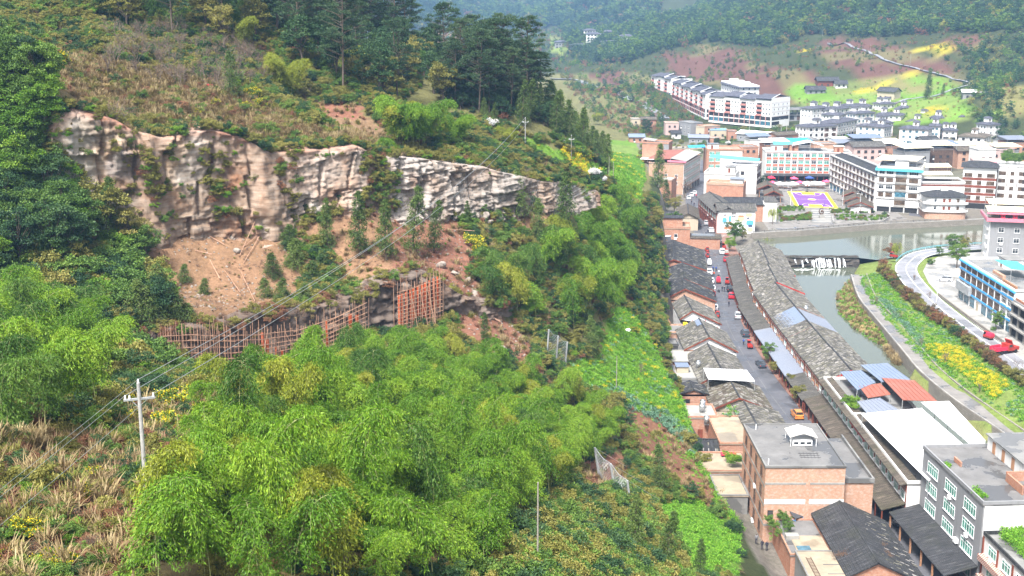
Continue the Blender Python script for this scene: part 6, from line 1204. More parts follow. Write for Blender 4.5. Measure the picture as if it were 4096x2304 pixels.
# ---------------------------------------------------------------- crowd of low houses between the square and the estate
LOW=[ # photo corner left, corner right (q1 zoom), depth, height, wall, roof, label
    ((60,550),(250,550),8,3.2,'brick','sheet_bluegrey','brick cottage with blue grey sheet roof at the hill foot'),((520,440),(690,440),9,6.2,'plaster_pink','cement_tan','two storey pinkish house with flat roof among the old houses'),((690,430),(850,460),8,7.0,'plaster_grey','cement','grey rendered house with tall windows among the old houses'),
    ((910,470),(1020,480),8,5.6,'plaster_tan','cement_pale','tan house with deep balcony among the old houses'),((1020,480),(1220,470),9,6.0,'brick','cement_tan','plain brick house with flat slab roof among the old houses'),((820,560),(1070,565),7,3.4,'plaster_grey','sheet_grey','low grey cottage with ridge roof in the vegetable plots'),
    ((1100,490),(1320,490),8,4.4,'plaster_tan','sheet_blue','shed with bright blue sheet roof left of the brick hut'),((1325,510),(1435,510),6,4.6,'brick','cement','square brick hut with two windows between sheet roofs'),((1435,520),(1700,540),12,4.0,'plaster_grey','sheet_white','open workshop with white sheet roof and blue wall'),
    ((1700,540),(1960,540),12,3.6,'void','sheet_white','open shed with pale sheet roof beside the workshop'),((1955,560),(2260,540),9,4.5,'brick','tile_brown','brick house with dark tiled roof below the brown banded villa'),((600,490),(720,490),6,2.8,'plaster_white','tile_dark','tiny dark roofed hut below the pinkish house'),
    ((1080,555),(1230,555),6,2.6,'brick','fibre','low brick shed with fibre roof in the plots'),((80,320),(200,320),8,3.4,'plaster_tan','cement','tan cottage behind the dark round tree'),((210,325),(400,325),8,3.6,'brick','tile_brown','long brick cottage at the far end of the old houses'),
    ((600,650),(1060,660),6,1.0,'plaster_tan','cement','low walled yard behind the long street house')]
for a,c,D,h,wl,rf,lb in LOW:
    x,y,L_,rz=from_base(q1(*a),q1(*c));b=B('low_house',lb,x,y,L_,D,h,0,rz,wl,'house')
    if rf.startswith('tile')or rf in('sheet_grey','sheet_bluegrey','sheet_white'):b.gable(1.2,.6,rf,'x',trim=None)
    else:b.flat(.3,rf)
    n=max(1,int(L_/3.5));b.win('S',n,range(max(1,int(h/2.9))),1.2,1.2,'d' if 'grey' in wl else 'k',1.0,2.9)
LOW2=[((650,850),(950,845),10,7,'plaster_grey','sheet_bluegrey','flat house with blue grey sheet roof behind the market building'),((930,870),(1180,865),9,6,'plaster_pink','sheet_cream','pinkish house under a long cream sheet behind the white block'),((1540,860),(1800,870),10,5.5,'brick_pale','cement_tan','brick house with open roof terrace behind the cream sheets'),
        ((1800,880),(2180,890),12,5,'plaster_grey','sheet_cream','open terrace under a wide cream sheet roof'),((2050,920),(2420,920),10,5.5,'brick_pale','cement','brick house with water tanks near the right edge'),((1190,930),(1420,930),9,5.5,'wood_dark','tile_dark','dark tiled house behind the white block'),((640,930),(1000,925),12,8,'plaster_pink','tile','old tiled house directly behind the side wing'),
        ((1420,990),(1790,985),12,8.5,'wood_dark','sheet_cream','timber house under the highest cream sheet roof'),((1230,1010),(1520,1000),11,8,'plaster_grey','sheet_cream','terrace house under a pale cream sheet left of the timber house'),((2150,960),(2350,985),10,8,'plaster_pink','cement_pale','pink balconied house under the right edge tower')]
LOW2+=[((a,y_),(a+w_,y_-4),D,h,wl,rf,lb+' in mid town')for a,y_,w_,D,h,wl,rf,lb in((-380,870,260,10,6,'brick','sheet_white','brick house under a white sheet left of the market roof'),(-90,840,240,10,5,'plaster_grey','sheet_blue','grey shed under a blue sheet'),(180,850,260,10,6,'brick_pale','cement_tan','flat brick house with tan roof'),(470,850,200,10,5,'plaster_white','sheet_grey','white house under a dull grey sheet'),(820,905,190,9,6,'plaster_tan','tile_brown','tan house with brown tiles'),(1010,900,190,9,6.5,'brick','sheet_white','brick house under a bright sheet'),(1230,870,260,9,5,'plaster_white','tile_dark','white cottage with dark tiles'),(1620,930,220,9,7,'plaster_white','sheet_bluegrey','white house under a steel blue sheet'),(1850,950,240,9,7,'brick_pale','tile_brown','pale brick house with mossy tiles'),(2290,960,260,9,7,'plaster_grey','sheet_cream','grey house under a cream sheet by the right edge'),(2200,870,240,9,5,'plaster_pink','cement','pink flat house near the right edge'),(-700,860,240,10,5,'brick','fibre','brick shed with fibre roof above the upper street'),(-560,800,220,9,6,'plaster_white','sheet_bluegrey','white house under a blue steel sheet behind the upper street'),(-250,780,200,9,5,'brick_pale','tile_brown','pale brick cottage with mossy roof above the square'),(60,800,170,8,6,'plaster_grey','cement','grey flat house above the market'),(1450,830,180,9,7,'plaster_white','tile_dark','white two storey house with black tiles'),(1650,850,170,9,7,'plaster_grey','cement_tan','grey flat topped house'),(2350,830,230,9,7,'plaster_white','tile_dark','white tiled house at the right edge'),(2420,900,240,10,8,'brick','sheet_grey','brick house under a slate sheet at the right edge'),(2080,1010,200,9,9,'plaster_white','cement_pale','white flat house behind the brown panelled one'),(1500,960,160,9,8,'plaster_pink','tile_brown','pink house with brown tiles'),(650,800,170,9,6,'brick','tile_dark','brick cottage with black tiles below the villas'),(420,790,190,9,6,'plaster_white','cement','white flat cottage below the villas'))]
for a,c,D,h,wl,rf,lb in LOW2:
    x,y,L_,rz=from_base(q2(*a),q2(*c),6);y+=4;h*=1.25;b=B('low_house',lb,x,y,L_,D,h,0,rz,wl,'house')
    if rf.startswith('tile'):b.gable(1.6,.7,rf,'x',trim=None)
    else:
        b.flat(.5,'cement')
        if 'sheet' in rf:b.sheet([(-1,-1,h+2.2),(L_+1,-1,h+2.2),(L_+1,D,h+3.0),(-1,D,h+3.0)],rf)
    b.win('S',max(2,int(L_/3.5)),range(1,max(2,int(h/2.9))),1.5,1.3,'k',1.0,2.9)
# ---------------------------------------------------------------- near street: left row
def gab(name,label,xl,xr_,y0,y1,xc,zr,zl,ze,wall,roof,rz=0,trim='wood_red',gw=None,base=0.,over=.35):
    """house with its ridge parallel to the street; positions of eaves and ridge in metres"""
    L_=xr_-xl;D=y1-y0;h=max(zl,ze);b=B(name,label,xl,y0,L_,D,min(zl,ze)-.25,base,rz,wall,'house',near=True);b.h=h;b.gable(zr-h,over,roof,'y',(xc-xl)/L_,trim,gw,h-zl,h-ze);return b
b=gab('street_house','longest dark roofed house on the left of the street, highest up the row',43.2,57.7,370,399,48.2,7,5,4,'brick','tile_dark',-.11)
b=gab('street_house','dark roofed house with pale patches below the longest one',41.8,56,344.5,365,47.9,7,4.6,4,'brick','tile_dark',-.10);b=gab('street_house','dark roofed house with wide brick gable facing down the street',41.6,54.6,331.6,344.3,46.4,7.2,4.6,4,'brick_pale','tile_dark',-.06)
b=gab('street_house','grey tiled house with white and red framed gable',42,51.8,305.2,320.5,44.8,7.9,6.0,4.6,'plaster_clean','tile');
for u,w_ in((2.8,.15),(6.0,.15)):b.on('S','timber',u,u+w_,1.5,5.6,.06,'red_paint')
b.on('S','timber',1.5,9.3,3.6,3.78,.07,'red_paint')
b=gab('street_house','mossy grey tiled house with white gable and sheet patch on its ridge',40.2,52.1,283,299.5,45.6,7.3,4.5,4,'plaster_clean','tile');b.on('S','infill',.1,4.5,.2,4.3,.05,'brick');MB().hexa([(4.2,11,7.0),(5.4,11,7.56),(5.4,16,7.56),(4.2,16,7.0),(4.2,11,7.05),(5.4,11,7.6),(5.4,16,7.6),(4.2,16,7.05)]).build('roof_sheet',M['sheet_bluegrey'],b.t)
b=gab('street_house','grey tiled house with sagging broken roof edge in the middle of the left row',40.5,51.4,259.8,281.2,45,6.2,3.7,3.3,'plaster_clean','tile');b.on('S','timber',6.6,6.75,1.5,5.2,.06,'red_paint');b.on('S','timber',5,10.6,4.0,4.15,.06,'red_paint')
b=gab('street_house','mossy tiled house with dark sheet lean-to above the roof garden',40.6,52.5,243.2,258.6,45.7,5.9,3.6,3.2,'plaster_tan','tile_brown');b=gab('street_house','low grey tiled house beside the roof garden, nearest tile roof before the brick block',44.6,53.2,214,242.2,46.5,5.3,4.6,3.2,'brick','tile')
def yard(name,label,x,y,L_,D,h,wall,roof,z0=0,par=.35,cat='house',rz=0.):b=B(name,label,x,y,L_,D,h,z0,rz,wall,cat,near=True);b.flat(par,roof);return b
b=yard('brick_terrace','brick terrace with blue tarp and chimney stack behind the dark roofed houses',38,346,4,5,4.8,'brick','cement');b.box('stack',.8,.6,5.05,3.2,3.2,6.6,'brick');b.box('tarp',-1.2,3.5,5.4,3.0,6.5,5.5,'tarp_blue')
b=yard('brick_terrace','flat brick back building with a yellow tank beside the white and red gable',34.6,298,9.6,7,4.0,'brick_pale','cement');b.box('yellow_tank',7.6,4,4.25,8.6,5,5.6,'yellow_paint');b=yard('green_terrace','concrete hut with plants growing on its roof at the hill foot',33.8,309,6,5,3.4,'brick','cement',par=.2)
b=yard('tank_tower','dark concrete tank stand behind the mossy house',35.8,288,3.4,4.6,3.8,'cement_dark','cement');b=B('fibre_roofed_shed','brick shed with pale fibre sheet roof at the hill foot',35.4,277,6.2,7,3.4,0,0,'brick','shed',near=True);b.gable(.5,.5,'fibre','x',.9,None)
b=yard('back_kitchen','cluttered grey back kitchen with patched tin roof',36,264.5,4.6,9,3.0,'plaster_grey','fibre',par=.2);b.box('store',.4,4,3.25,3.0,7,4.6,'plaster_tan');b.box('tin_roof',.2,3.8,4.603,3.2,7.2,4.7,'sheet_bluegrey')
b=B('small_brick_house','small orange brick house with one dark window and white roof sheet at the hill foot',34.6,250.8,6.0,6,3.6,.5,0,'brick','house',near=True);b.gable(.9,.3,'tile_dark','y',trim=None);b.win('S',1,[0],1.3,1.0,'k',1.6,m0=.4,m1=3)
t=B('white_canopy','big white sheet canopy between the middle houses of the left row',41,253.5,9.5,7,.2,0,0,'cement','canopy');t.top=.2;t.sheet([(0,0,6.5),(9.6,-.6,6.2),(9.0,6.0,6.6),(0,6.6,6.9)],'sheet_white')
b=yard('white_edged_hut','small flat roofed brick hut with white sheet edge at the hill foot',33.4,235.5,6.8,7.5,4.2,'brick','cement_pale',par=.3);b.box('white_sheet',-1.0,.4,4.9,.6,7.8,5.0,'sheet_white');b.box('door',3,-.05,0,4,-.004,2,'wood_red')
b=yard('roof_garden_block','flat roofed block with pots and greenery next to the low grey tiled house',38.4,221,6.2,15,4.2,'brick','cement_tan',par=.3);b=yard('brick_yard','low brick yard with ladder and steel tank behind the brick block',33.6,210.5,8.5,9,3.0,'brick','cement_tan',par=.25);b.box('red_sheet',4.4,6.6,3.6,7.2,7.8,3.75,'cloth_red');b.box('slab',6.4,4.6,3.3,8.2,6.4,3.6,'cement_pale')
b=B('black_tiled_hut','little hut with black tiled roof beside the steel tank',34.4,221.5,3.6,5.0,3.0,0,-.1,'brick','hut',near=True);b.gable(.9,.5,'tile_dark','x',.6,None)
b=yard('window_hut','narrow concrete hut with a row of windows squeezed behind the brick block',34.6,199,5.0,9,3.2,'cement','cement_tan',par=.2);b.win('W',4,[0],1.6,1.2,'d',1.2)
# brick block
b=B('brick_block','four storey brick block with wet flat roof and glass skylight in the near street',40,188,12.6,19.6,12.7,0,0,'brick_pale','building',near=True);b.flat(.18,'cement_dark','cement');b.bands('S',[6.6],'plaster_white',.8,.05);b.bands('S',[2.9,9.9],'cement_pale',.35,.05);b.bands('W',[3.0,6.2,9.4],'cement_pale',.35,.05);b.on('S','pier',6.5,7.1,.5,12.3,.055,'brick_pale')
b.win('W',4,range(4),1.5,1.7,'k',.9,3.15,.8,.8);b.win('S',1,[1],.9,1.4,'k',1.0,3.15,.1,10.6);b.box('lower_wing',12.605,1.5,-.5,17.6,21.5,9.6,'brick_pale');b.box('wing_roof',12.61,1.6,9.603,17.4,21.4,9.75,'cement_dark');MB().box(12.6,1.3,9.6,17.7,1.6,10.4).box(17.4,1.603,9.6,17.7,21.6,10.396).build('parapet',M['cement'],b.t)
o=b.box('skylight',6.2,9.2,12.93,9.4,11.6,13.9,'white_paint');sk=MB();
sk.hexa([(5.6,8.8,14.5),(7.8,8.8,15.2),(7.8,13.2,15.2),(5.6,13.2,14.5),(5.6,8.8,14.56),(7.8,8.8,15.26),(7.8,13.2,15.26),(5.6,13.2,14.56)]).hexa([(7.8,8.8,15.2),(10.2,8.8,14.4),(10.2,13.2,14.4),(7.8,13.2,15.2),(7.8,8.8,15.26),(10.2,8.8,14.46),(10.2,13.2,14.46),(7.8,13.2,15.26)]);sk.build('glass_roof',M['skylight']if 'skylight' in M else M['curtain'],o)
for x in(5.8,10):
    for y in(9,13):MB().tube((x,y,12.92),(x,y,14.5),.05,.05,6).build('post',M['white_paint'],o)
for i in range(3):obj('window',winmesh(.9,.6,'d')[2],o,(6.75+i*1.05,9.2,13.1))
for p in((.6,1),(1.6,17)):MB().tube((p[0],p[1],12.92),(p[0],p[1],13.9),.07,.07,6).build('vent_pipe',M['white_paint'],b.t)
fr=MB()
for i in range(6):fr.tube((6.4+i*.55,3.6,12.98),(6.7+i*.55,6.2,12.98),.03)
for j in range(3):fr.tube((6.3,3.8+j*.9,12.99),(9.6,3.9+j*.9,12.99),.03)
fr.build('rusty_frame',M['metal_dark'],b.t)
# shed and terraces in the near corner
def tiled_roof_pieces(b,x0,x1,y0,y1,z0,z1,nx,ny,mat):
    """courses of tiles laid as slabs: each course its own piece"""
    for j in range(ny):
        ya=y0+(y1-y0)*j/ny;me=MB();w_=(x1-x0)
        for i in range(nx):u0=i/nx;u1=(i+1)/nx-.004;za=z0+(z1-z0)*u0;zb=z0+(z1-z0)*u1;me.hexa([(x0+w_*u0,ya,za+.04),(x0+w_*u1,ya,zb+.0),(x0+w_*u1,ya+(y1-y0)/ny-.03,zb),(x0+w_*u0,ya+(y1-y0)/ny-.03,za+.04),(x0+w_*u0,ya,za+.12),(x0+w_*u1,ya,zb+.07),(x0+w_*u1,ya+(y1-y0)/ny-.03,zb+.07),(x0+w_*u0,ya+(y1-y0)/ny-.03,za+.12)])
        me.build('tile_course',M[mat],b)
b=gab('tiled_shed','big dark tiled shed in front of the brick block, nearest roof on the street',47.9,59.2,166,188.2,51.9,7,5,3.6,'brick','tile_dark',0,None);rf=[o for o in b.t.children if o.name.startswith('roof')][0];tiled_roof_pieces(rf,11.65,4.0,-.35,22.5,3.42,7.16,16,36,'tile_dark');tiled_roof_pieces(rf,-.35,4.0,-.35,22.5,4.98,7.16,9,36,'tile_dark')
b=yard('terrace_house','low terrace with solar heater and planters beside the tiled shed',41.6,175,6.2,12.6,3.8,'brick','cement_dark',par=.25);b.box('tan_slab',1.2,.3,4.05,6.1,6.6,4.12,'cement_tan');b.box('planter',.4,5.2,4.06,2.4,6.4,4.7,'cement_pale');b.box('skylight',1.4,1.0,4.13,3.4,2.8,4.22,'glass_blue')
b=yard('flat_concrete_house','tan flat concrete roof at the bottom edge with a lying ladder',42.2,156,7.4,18.6,4.6,'cement','cement_tan',par=.12);
for y in(11,14):b.box('stain_beam',3,y,4.83,6.5,y+.12,4.9,'cement_dark')
lad=MB().box(1.0,8,4.83,1.1,16.5,4.9).box(1.7,8,4.83,1.8,16.5,4.9)
for i in range(18):lad.box(1.1,8.2+i*.46,4.84,1.7,8.26+i*.46,4.89)
tag(lad.build('ladder',M['wood_dark'],None,(42.2,156,0)),'dark wooden ladder lying on the tan flat roof','ladder')
b=yard('planted_roof','roof bed of green vegetables at the bottom edge of the picture',49.8,150,8.6,15.4,3.4,'brick','cement',par=.3)
# ---------------------------------------------------------------- arcade row on the river side
def arcade(y0,y1,xoff,rz,zr,label,mat='tile',sheet=None,wallp='plaster_white'):
    xe,xr_,xv=64.4+xoff,70+xoff,77.2+xoff;b=gab('arcade_house',label,xe,xv,y0,y1,xr_,zr,zr-2.6,zr-2.9,wallp,mat,rz,'red_paint',over=.3);D=y1-y0;n=max(2,int(D/3.2));u=D/n;ztop=zr-2.75
    for i in range(n):
        b.on('W','lattice',u*i+.2,u*(i+1)-.2,ztop-.75,ztop-.1,.10,'lattice');a,p,_=winmesh(u*.5,1.15,'g' if i%3==1 else 't');(x,y),r=FACE['W'](b,u*(i+.5));q=obj('window',a,b.t,(x,y,ztop-2.0),(0,0,r));obj('pane',p,q)
    b.posts('W',n+1,'wood_red',.2,.14,0,ztop);b.on('W','beam',0,D,ztop-.9,ztop-.76,.16,'wood_red');b.on('W','shopfront',.3,D-.3,.1,2.7,.05,'wood_red')
    o=MB().hexa([(-4.2,-.2,2.6),(-.02,-.2,3.5),(-.02,D+.2,3.5),(-4.2,D+.2,2.6),(-4.2,-.2,2.75),(-.02,-.2,3.65),(-.02,D+.2,3.65),(-4.2,D+.2,2.75)]).build('awning',M[sheet or 'tile'],b.t)
    for i in range(n+1):MB().box(-4.0,u*i*.98,0,-3.78,u*i*.98+.22,2.62).build('post',M['wood_red'],o)
    return b
def lattice_mat():
    m,nt,b=newmat('lattice');uv=coords(nt,'UV');ck=nt.nodes.new('ShaderNodeTexChecker');ck.inputs['Scale'].default_value=4.2;nt.links.new(uv,ck.inputs[0]);c=mixc(nt,ck.outputs['Fac'],(.24,.075,.045),(.55,.42,.36));nt.links.new(c,b.inputs['Base Color']);b.inputs['Roughness'].default_value=.7;return m
M['lattice']=lattice_mat()
arcade(379.5,392,6.0,-.10,8.2,'topmost grey tiled arcade house beside the pond');arcade(353.5,379,3.2,-.10,9.0,'long grey tiled arcade house second from the pond');arcade(331,353,.9,-.08,9.2,'grey tiled arcade house opposite the dark roofed houses');arcade(305.5,330.6,.1,-.01,9.0,'grey tiled arcade house with a small water tank on the river side')
b=arcade(286,305,0,0,9.0,'arcade house with a patch of blue grey sheeting on its roof',sheet='sheet_grey');MB().hexa([(.2,6,6.55),(5.5,6,9.12),(5.5,18.5,9.12),(.2,18.5,6.55),(.2,6,6.65),(5.5,6,9.22),(5.5,18.5,9.22),(.2,18.5,6.65)]).build('roof_sheet',M['sheet_bluegrey'],b.t);MB().hexa([(6,5,9.0),(13,5,6.2),(13,17,6.2),(6,17,9.0),(6,5,9.1),(13,5,6.3),(13,17,6.3),(6,17,9.1)]).build('roof_sheet',M['sheet_grey'],b.t)
arcade(268,285.6,0,0,9.0,'grey tiled arcade house with broken skylights toward the river',sheet='sheet_grey');arcade(251.2,267.6,0,0,9.2,'grey tiled arcade house with red bargeboards, last before the flat roofs')
def flatrow(y0,y1,h,label,terrace=0):
    D=y1-y0;b=B('shop_house',label,64.5,y0,13,D,h,0,0,'plaster_white','house',near=True);b.flat(.5,'cement');n=max(2,int(D/3.4));u=D/n
    for i in range(n):
        for f in(0,1):
            z=4.2+f*2.9
            if z+1.6<h:a,p,_=winmesh(u*.62,1.5,'g');(x,y),r=FACE['W'](b,u*(i+.5));q=obj('window',a,b.t,(x,y,z+.1),(0,0,r));obj('pane',p,q)
        b.on('W','panel',u*i+.2,u*(i+1)-.2,6.0,6.75,.09,'lattice');b.on('W','air_conditioner',u*i+u*.05,u*i+u*.05+.8,4.5,5.1,.35,'white_paint')
    b.posts('W',n+1,'wood_red',.2,.14);b.on('W','shopfront',.3,D-.3,.1,2.7,.05,'wood_dark');o=MB().hexa([(-4.0,-.1,2.9),(-.02,-.1,4.0),(-.02,D+.1,4.0),(-4.0,D+.1,2.9),(-4.0,-.1,3.05),(-.02,-.1,4.15),(-.02,D+.1,4.15),(-4.0,D+.1,3.05)]).build('awning',M['tile_brown'],b.t)
    for i in range(n+1):MB().box(-3.9,u*i*.98,0,-3.68,u*i*.98+.22,2.92).build('post',M['wood_red'],o)
    if terrace:MB().hexa([(-1.2,-.1,h-.2),(1.6,-.1,h+.6),(1.6,D+.1,h+.6),(-1.2,D+.1,h-.2),(-1.2,-.1,h-.05),(1.6,-.1,h+.75),(1.6,D+.1,h+.75),(-1.2,D+.1,h-.05)]).build('eave',M['tile_brown'],b.t)
    return b
b=flatrow(228,250.8,7.2,'shop house with roof garden and blue and rust coloured sheet roofs',1);b.top=7.4
def world_sheet(name,label,corners,zs_,mat,zbase):
    P=[G(*c,z)for c,z in zip(corners,zs_)];o=P[0];t=thing(name,label,'canopy',(o.x,o.y,zbase));loc=[(p.x-o.x,p.y-o.y,p.z-zbase)for p in P];seams(MB().hexa([(x,y,z-.1)for x,y,z in loc]+loc).build('roof_sheet',M[mat],t),loc,mat)
    for x,y,z in loc:MB().tube((x*.97,y*.97,0),(x*.97,y*.97,z-.1),.07,.07,6).build('post',M['steel_grey'],t)
world_sheet('sheet_canopy','blue grey sheet canopy nearer the street above the roof garden',[r7(850,1190),r7(1040,1110),r7(890,985),r7(670,1000)],[9.6,9.6,9.6,9.6],'sheet_bluegrey',7.4);world_sheet('sheet_canopy','blue grey sheet canopy reaching over the river',[r7(1100,1105),r7(1400,1085),r7(1160,910),r7(885,930)],[9.4]*4,'sheet_bluegrey',0)
world_sheet('sheet_canopy','small rust red sheet roof with spots',[r7(960,1270),r7(1195,1235),r7(1085,1120),r7(870,1150)],[9.2,9.2,9.6,9.6],'sheet_rust',7.4);world_sheet('sheet_canopy','large rust red sheet roof over the river side',[r7(1320,1290),r7(1675,1305),r7(1440,1090),r7(1105,1063)],[9.8]*4,'sheet_rust',0)
world_sheet('sheet_canopy','patched grey corrugated roof below the rust red ones',[r7(960,1440),r7(1280,1400),r7(1080,1270),r7(850,1310)],[8.6,8.6,9.0,9.0],'sheet_grey',7.4);b=flatrow(194,227.6,7.4,'long shop house with green windows under the big white sheet roof',1)
world_sheet('sheet_canopy','huge white sheet roof nearer the street',[r8(1870,597),r8(2200,395),r8(1815,60),r8(1370,100)],[10]*4,'sheet_white',7.4);world_sheet('sheet_canopy','narrow white sheet roof along the river',[r8(2265,402),r8(2290,300),r8(2020,8),r8(1815,15)],[10]*4,'sheet_white',0)
b.on('W','red_valance',1,11.5,6.6,7.0,1.0,'red_paint')
b=B('grey_rendered_block','grey rendered four storey block with green windows in the lower right corner',66.5,193.4,23,17,13.8,0,-math.pi/2+.06,'plaster_grey','building',near=True);b.flat(.5,'cement_dark');b.win('S',3,range(4),4.2,1.9,'g',1.4,3.15,.8,.8);b.box('side_wall',23.004,.2,9.0,23.1,17,14.4,'plaster_clean');b.box('store_room',1,10,14.05,14,16.5,16.4,'plaster_white');b.box('store_roof',.7,9.7,16.403,14.3,16.8,16.6,'cement')
for i in range(3):b.box('door',3+i*3.4,9.94,14.1,4+i*3.4,9.996,16,'timber')
b.box('brick_partition',14.5,7,14.05,14.75,12,15.6,'brick');b.box('brick_partition',14.76,7,14.05,20,7.25,15.4,'brick');b.box('brick_partition',6,2.5,14.05,8.6,2.75,14.8,'brick');b.on('S','air_conditioner',14.8,15.8,4.6,5.3,.5,'white_paint');b.box('brick_parapet',0,15,14.06,3,15.25,15.0,'brick')
o=MB().hexa([(0,-5.0,2.9),(23,-5.0,2.9),(23,-.02,4.2),(0,-.02,4.2),(0,-5.0,3.05),(23,-5.0,3.05),(23,-.02,4.35),(0,-.02,4.35)]).build('awning',M['tile_dark'],b.t)
for i in range(6):MB().box(i*4.5,-4.8,0,i*4.5+.25,-4.55,2.92).build('post',M['timber'],o)
b=B('balcony_house','white house with red lattice balconies and roof garden in the lower right corner',68.2,170,24,15,9.4,0,-math.pi/2+.06,'plaster_white','house',near=True);b.flat(.5,'cement','tile_dark');b.win('S',5,[1,2],2.6,1.6,'g',1.0,3.1);b.posts('S',6,'wood_red',.25,.2)
for f in(1,2):b.on('S','balcony',.3,23.7,3.1*f-.3,3.1*f+.6,.9,'lattice')
o=MB().hexa([(0,-5.0,2.6),(24,-5.0,2.6),(24,-.95,3.0),(0,-.95,3.0),(0,-5.0,2.75),(24,-5.0,2.75),(24,-.95,3.15),(0,-.95,3.15)]).build('awning',M['tile_dark'],b.t)
# ================================================================ vehicles
def car_proto(name,Lc,Wc,Hc,kind):
    body=MB();glass=MB();hw=Wc/2;hood=.62*Hc if kind!='suv' else.66*Hc
    st=[(-Lc/2,hw*.86,.34,hood*.92),(-Lc/2+.25,hw,.26,hood*1.02),(-Lc*.28,hw,.22,hood*1.06),(Lc*.12,hw,.22,hood*1.02),(Lc*.30,hw,.22,hood*.96),(Lc/2-.3,hw*.97,.26,hood*.84),(Lc/2,hw*.82,.34,hood*.62)]
    for(ya,wa,ba,ta),(yb,wb,bb,tb)in zip(st[:-1],st[1:]):body.hexa([(-wa,ya,ba),(wa,ya,ba),(wb,yb,bb),(-wb,yb,bb),(-wa*.93,ya,ta),(wa*.93,ya,ta),(wb*.93,yb,tb),(-wb*.93,yb,tb)])
    r0=-Lc*.44 if kind=='suv' else-Lc*.33;r1=-Lc*.40 if kind=='suv' else-Lc*.20;f0=Lc*.02;f1=Lc*.20;zb=hood*1.0;a=hw*.86;c=hw*.70
    glass.hexa([(-a,r0,zb),(a,r0,zb),(a,f1,zb),(-a,f1,zb),(-c,r1,Hc-.05),(c,r1,Hc-.05),(c,f0,Hc-.05),(-c,f0,Hc-.05)]);body.box(-c-.02,r1-.03,Hc-.048,c+.02,f0+.05,Hc)
    for s in(-1,1): # pillars
        for(y0,y1)in((r0,r1),(f1,f0)):body.tube((s*(a+.005),y0,zb),(s*(c+.012),y1,Hc-.03),.035,.03,5)
        body.tube((s*(a+.005),(r0+f1)*.5,zb),(s*(c+.012),(r1+f0)*.5,Hc-.03),.03,.03,5)
    wm=MB();rim=MB()
    n=12;wr=.32 if kind!='suv' else.36;wm.tube((-.1,0,0),(.1,0,0),wr,wr,n);rim.tube((-.105,0,0),(.105,0,0),wr*.6,wr*.6,10)
    return dict(body=body.mesh('body',M['white_paint']),glass=glass.mesh('windows',M['glass_dark']),wheel=wm.mesh('tyre',M['rubber']),rim=rim.mesh('rim',M['metal']),head=MB().box(-.16,-.03,-.06,.16,.03,.07).mesh('headlight',M['metal']),tail=MB().box(-.13,-.03,-.1,.13,.03,.1).mesh('tail_light',M['red_paint']),dims=(Lc,Wc,Hc,wr,hood))
CARP={k:car_proto(k,*d,k)for k,d in dict(sedan=(4.6,1.82,1.45),suv=(4.6,1.86,1.68),van=(4.3,1.7,1.85)).items()}
PAINT={k:plain('car_'+k,c,.25,.05,1,spec=.6)for k,c in dict(white=(.80,.80,.80),silver=(.45,.46,.48),black=(.02,.022,.026),red=(.42,.02,.03),orange=(.55,.20,.04),blue=(.06,.16,.35),grey=(.25,.26,.27),dark=(.05,.06,.075)).items()}
def recolour(o,m):o.material_slots[0].link='OBJECT';o.material_slots[0].material=m
def car(kind,col,loc,rz,label,cat='car'):
    p=CARP[kind];Lc,Wc,Hc,wr,hood=p['dims'];t=thing('parked_car',label,cat,loc,rz);recolour(obj('body',p['body'],t),PAINT[col]);obj('windows',p['glass'],t)
    for sx_ in(-1,1):
        for y in(-Lc*.30,Lc*.31):w_=obj('wheel',p['wheel'],t,(sx_*(Wc/2-.08),y,wr));obj('rim',p['rim'],w_)
        obj('headlight',p['head'],t,(sx_*Wc*.32,Lc/2-.02,hood*.62));obj('tail_light',p['tail'],t,(sx_*Wc*.36,-Lc/2+.01,hood*.8))
    return t
def heading(y):return math.atan2(-(sx(y+3)-sx(y-3)),6)
CARS=[(r4(730,275),'sedan','white','white car at the top of the street, nearest of the three by the bend'),(r4(765,243),'suv','white','white car in the middle of the three at the top of the street'),(r4(797,218),'sedan','white','white car farthest of the three at the top of the street'),(r4(930,565),'suv','silver','silver car parked under the red shopfronts beside the mural'),(r4(985,650),'suv','white','white car parked in front of the mural'),
        (r4(1033,725),'sedan','white','white car partly in front of a grey van'),(r4(1078,775),'van','grey','grey van with boxy back below the mural'),(r4(1110,895),'suv','white','white car beside red tricycles on the right kerb'),(r4(1155,985),'sedan','red','dark red car on the right kerb below the tricycles'),(r4(968,1135),'suv','white','white car by the longest dark roof, topmost of the left kerb whites'),(r4(988,1235),'sedan','white','white car in the middle of the left kerb whites'),(r4(1000,1315),'sedan','white','white car lowest of the left kerb whites'),
        (r4(1200,1325),'suv','black','black car on the right kerb above a red one'),(r4(1218,1405),'suv','red','bright red car on the right kerb below a black one'),(r6(1157,120),'sedan','white','white car on the left kerb beside the red framed gable'),(r6(1455,225),'suv','silver','silver car parked at the arcade'),(r6(1547,455),'suv','dark','dark estate car parked at the arcade above a red tricycle'),(r6(1748,850),'sedan','dark','big dark glossy car parked by the street trees'),(r8(900,125),'suv','orange','orange car parked beside the brick block')]
for p,k,c,lb in CARS:g_=G(*p,.05);car(k,c,(g_.x,g_.y,.055 if abs(g_.x-sx(g_.y))<3.4 else.17),heading(g_.y)+rnd.uniform(-.05,.05),lb)
g_=G(*r5(1300,590),.04);car('sedan','white',(g_.x,g_.y,.05),-.2,'white car in the alley beside the round house');g_=G(*r7(1752,60),2.2);car('suv','silver',(g_.x,g_.y,hz(g_.x,g_.y)),1.2,'silver car in the yard of the blue trimmed building');g_=G(*q2(1135,270),16);g_.z=hz(g_.x,g_.y);car('sedan','black',g_,1.3,'black car beside the cream house on the slope')
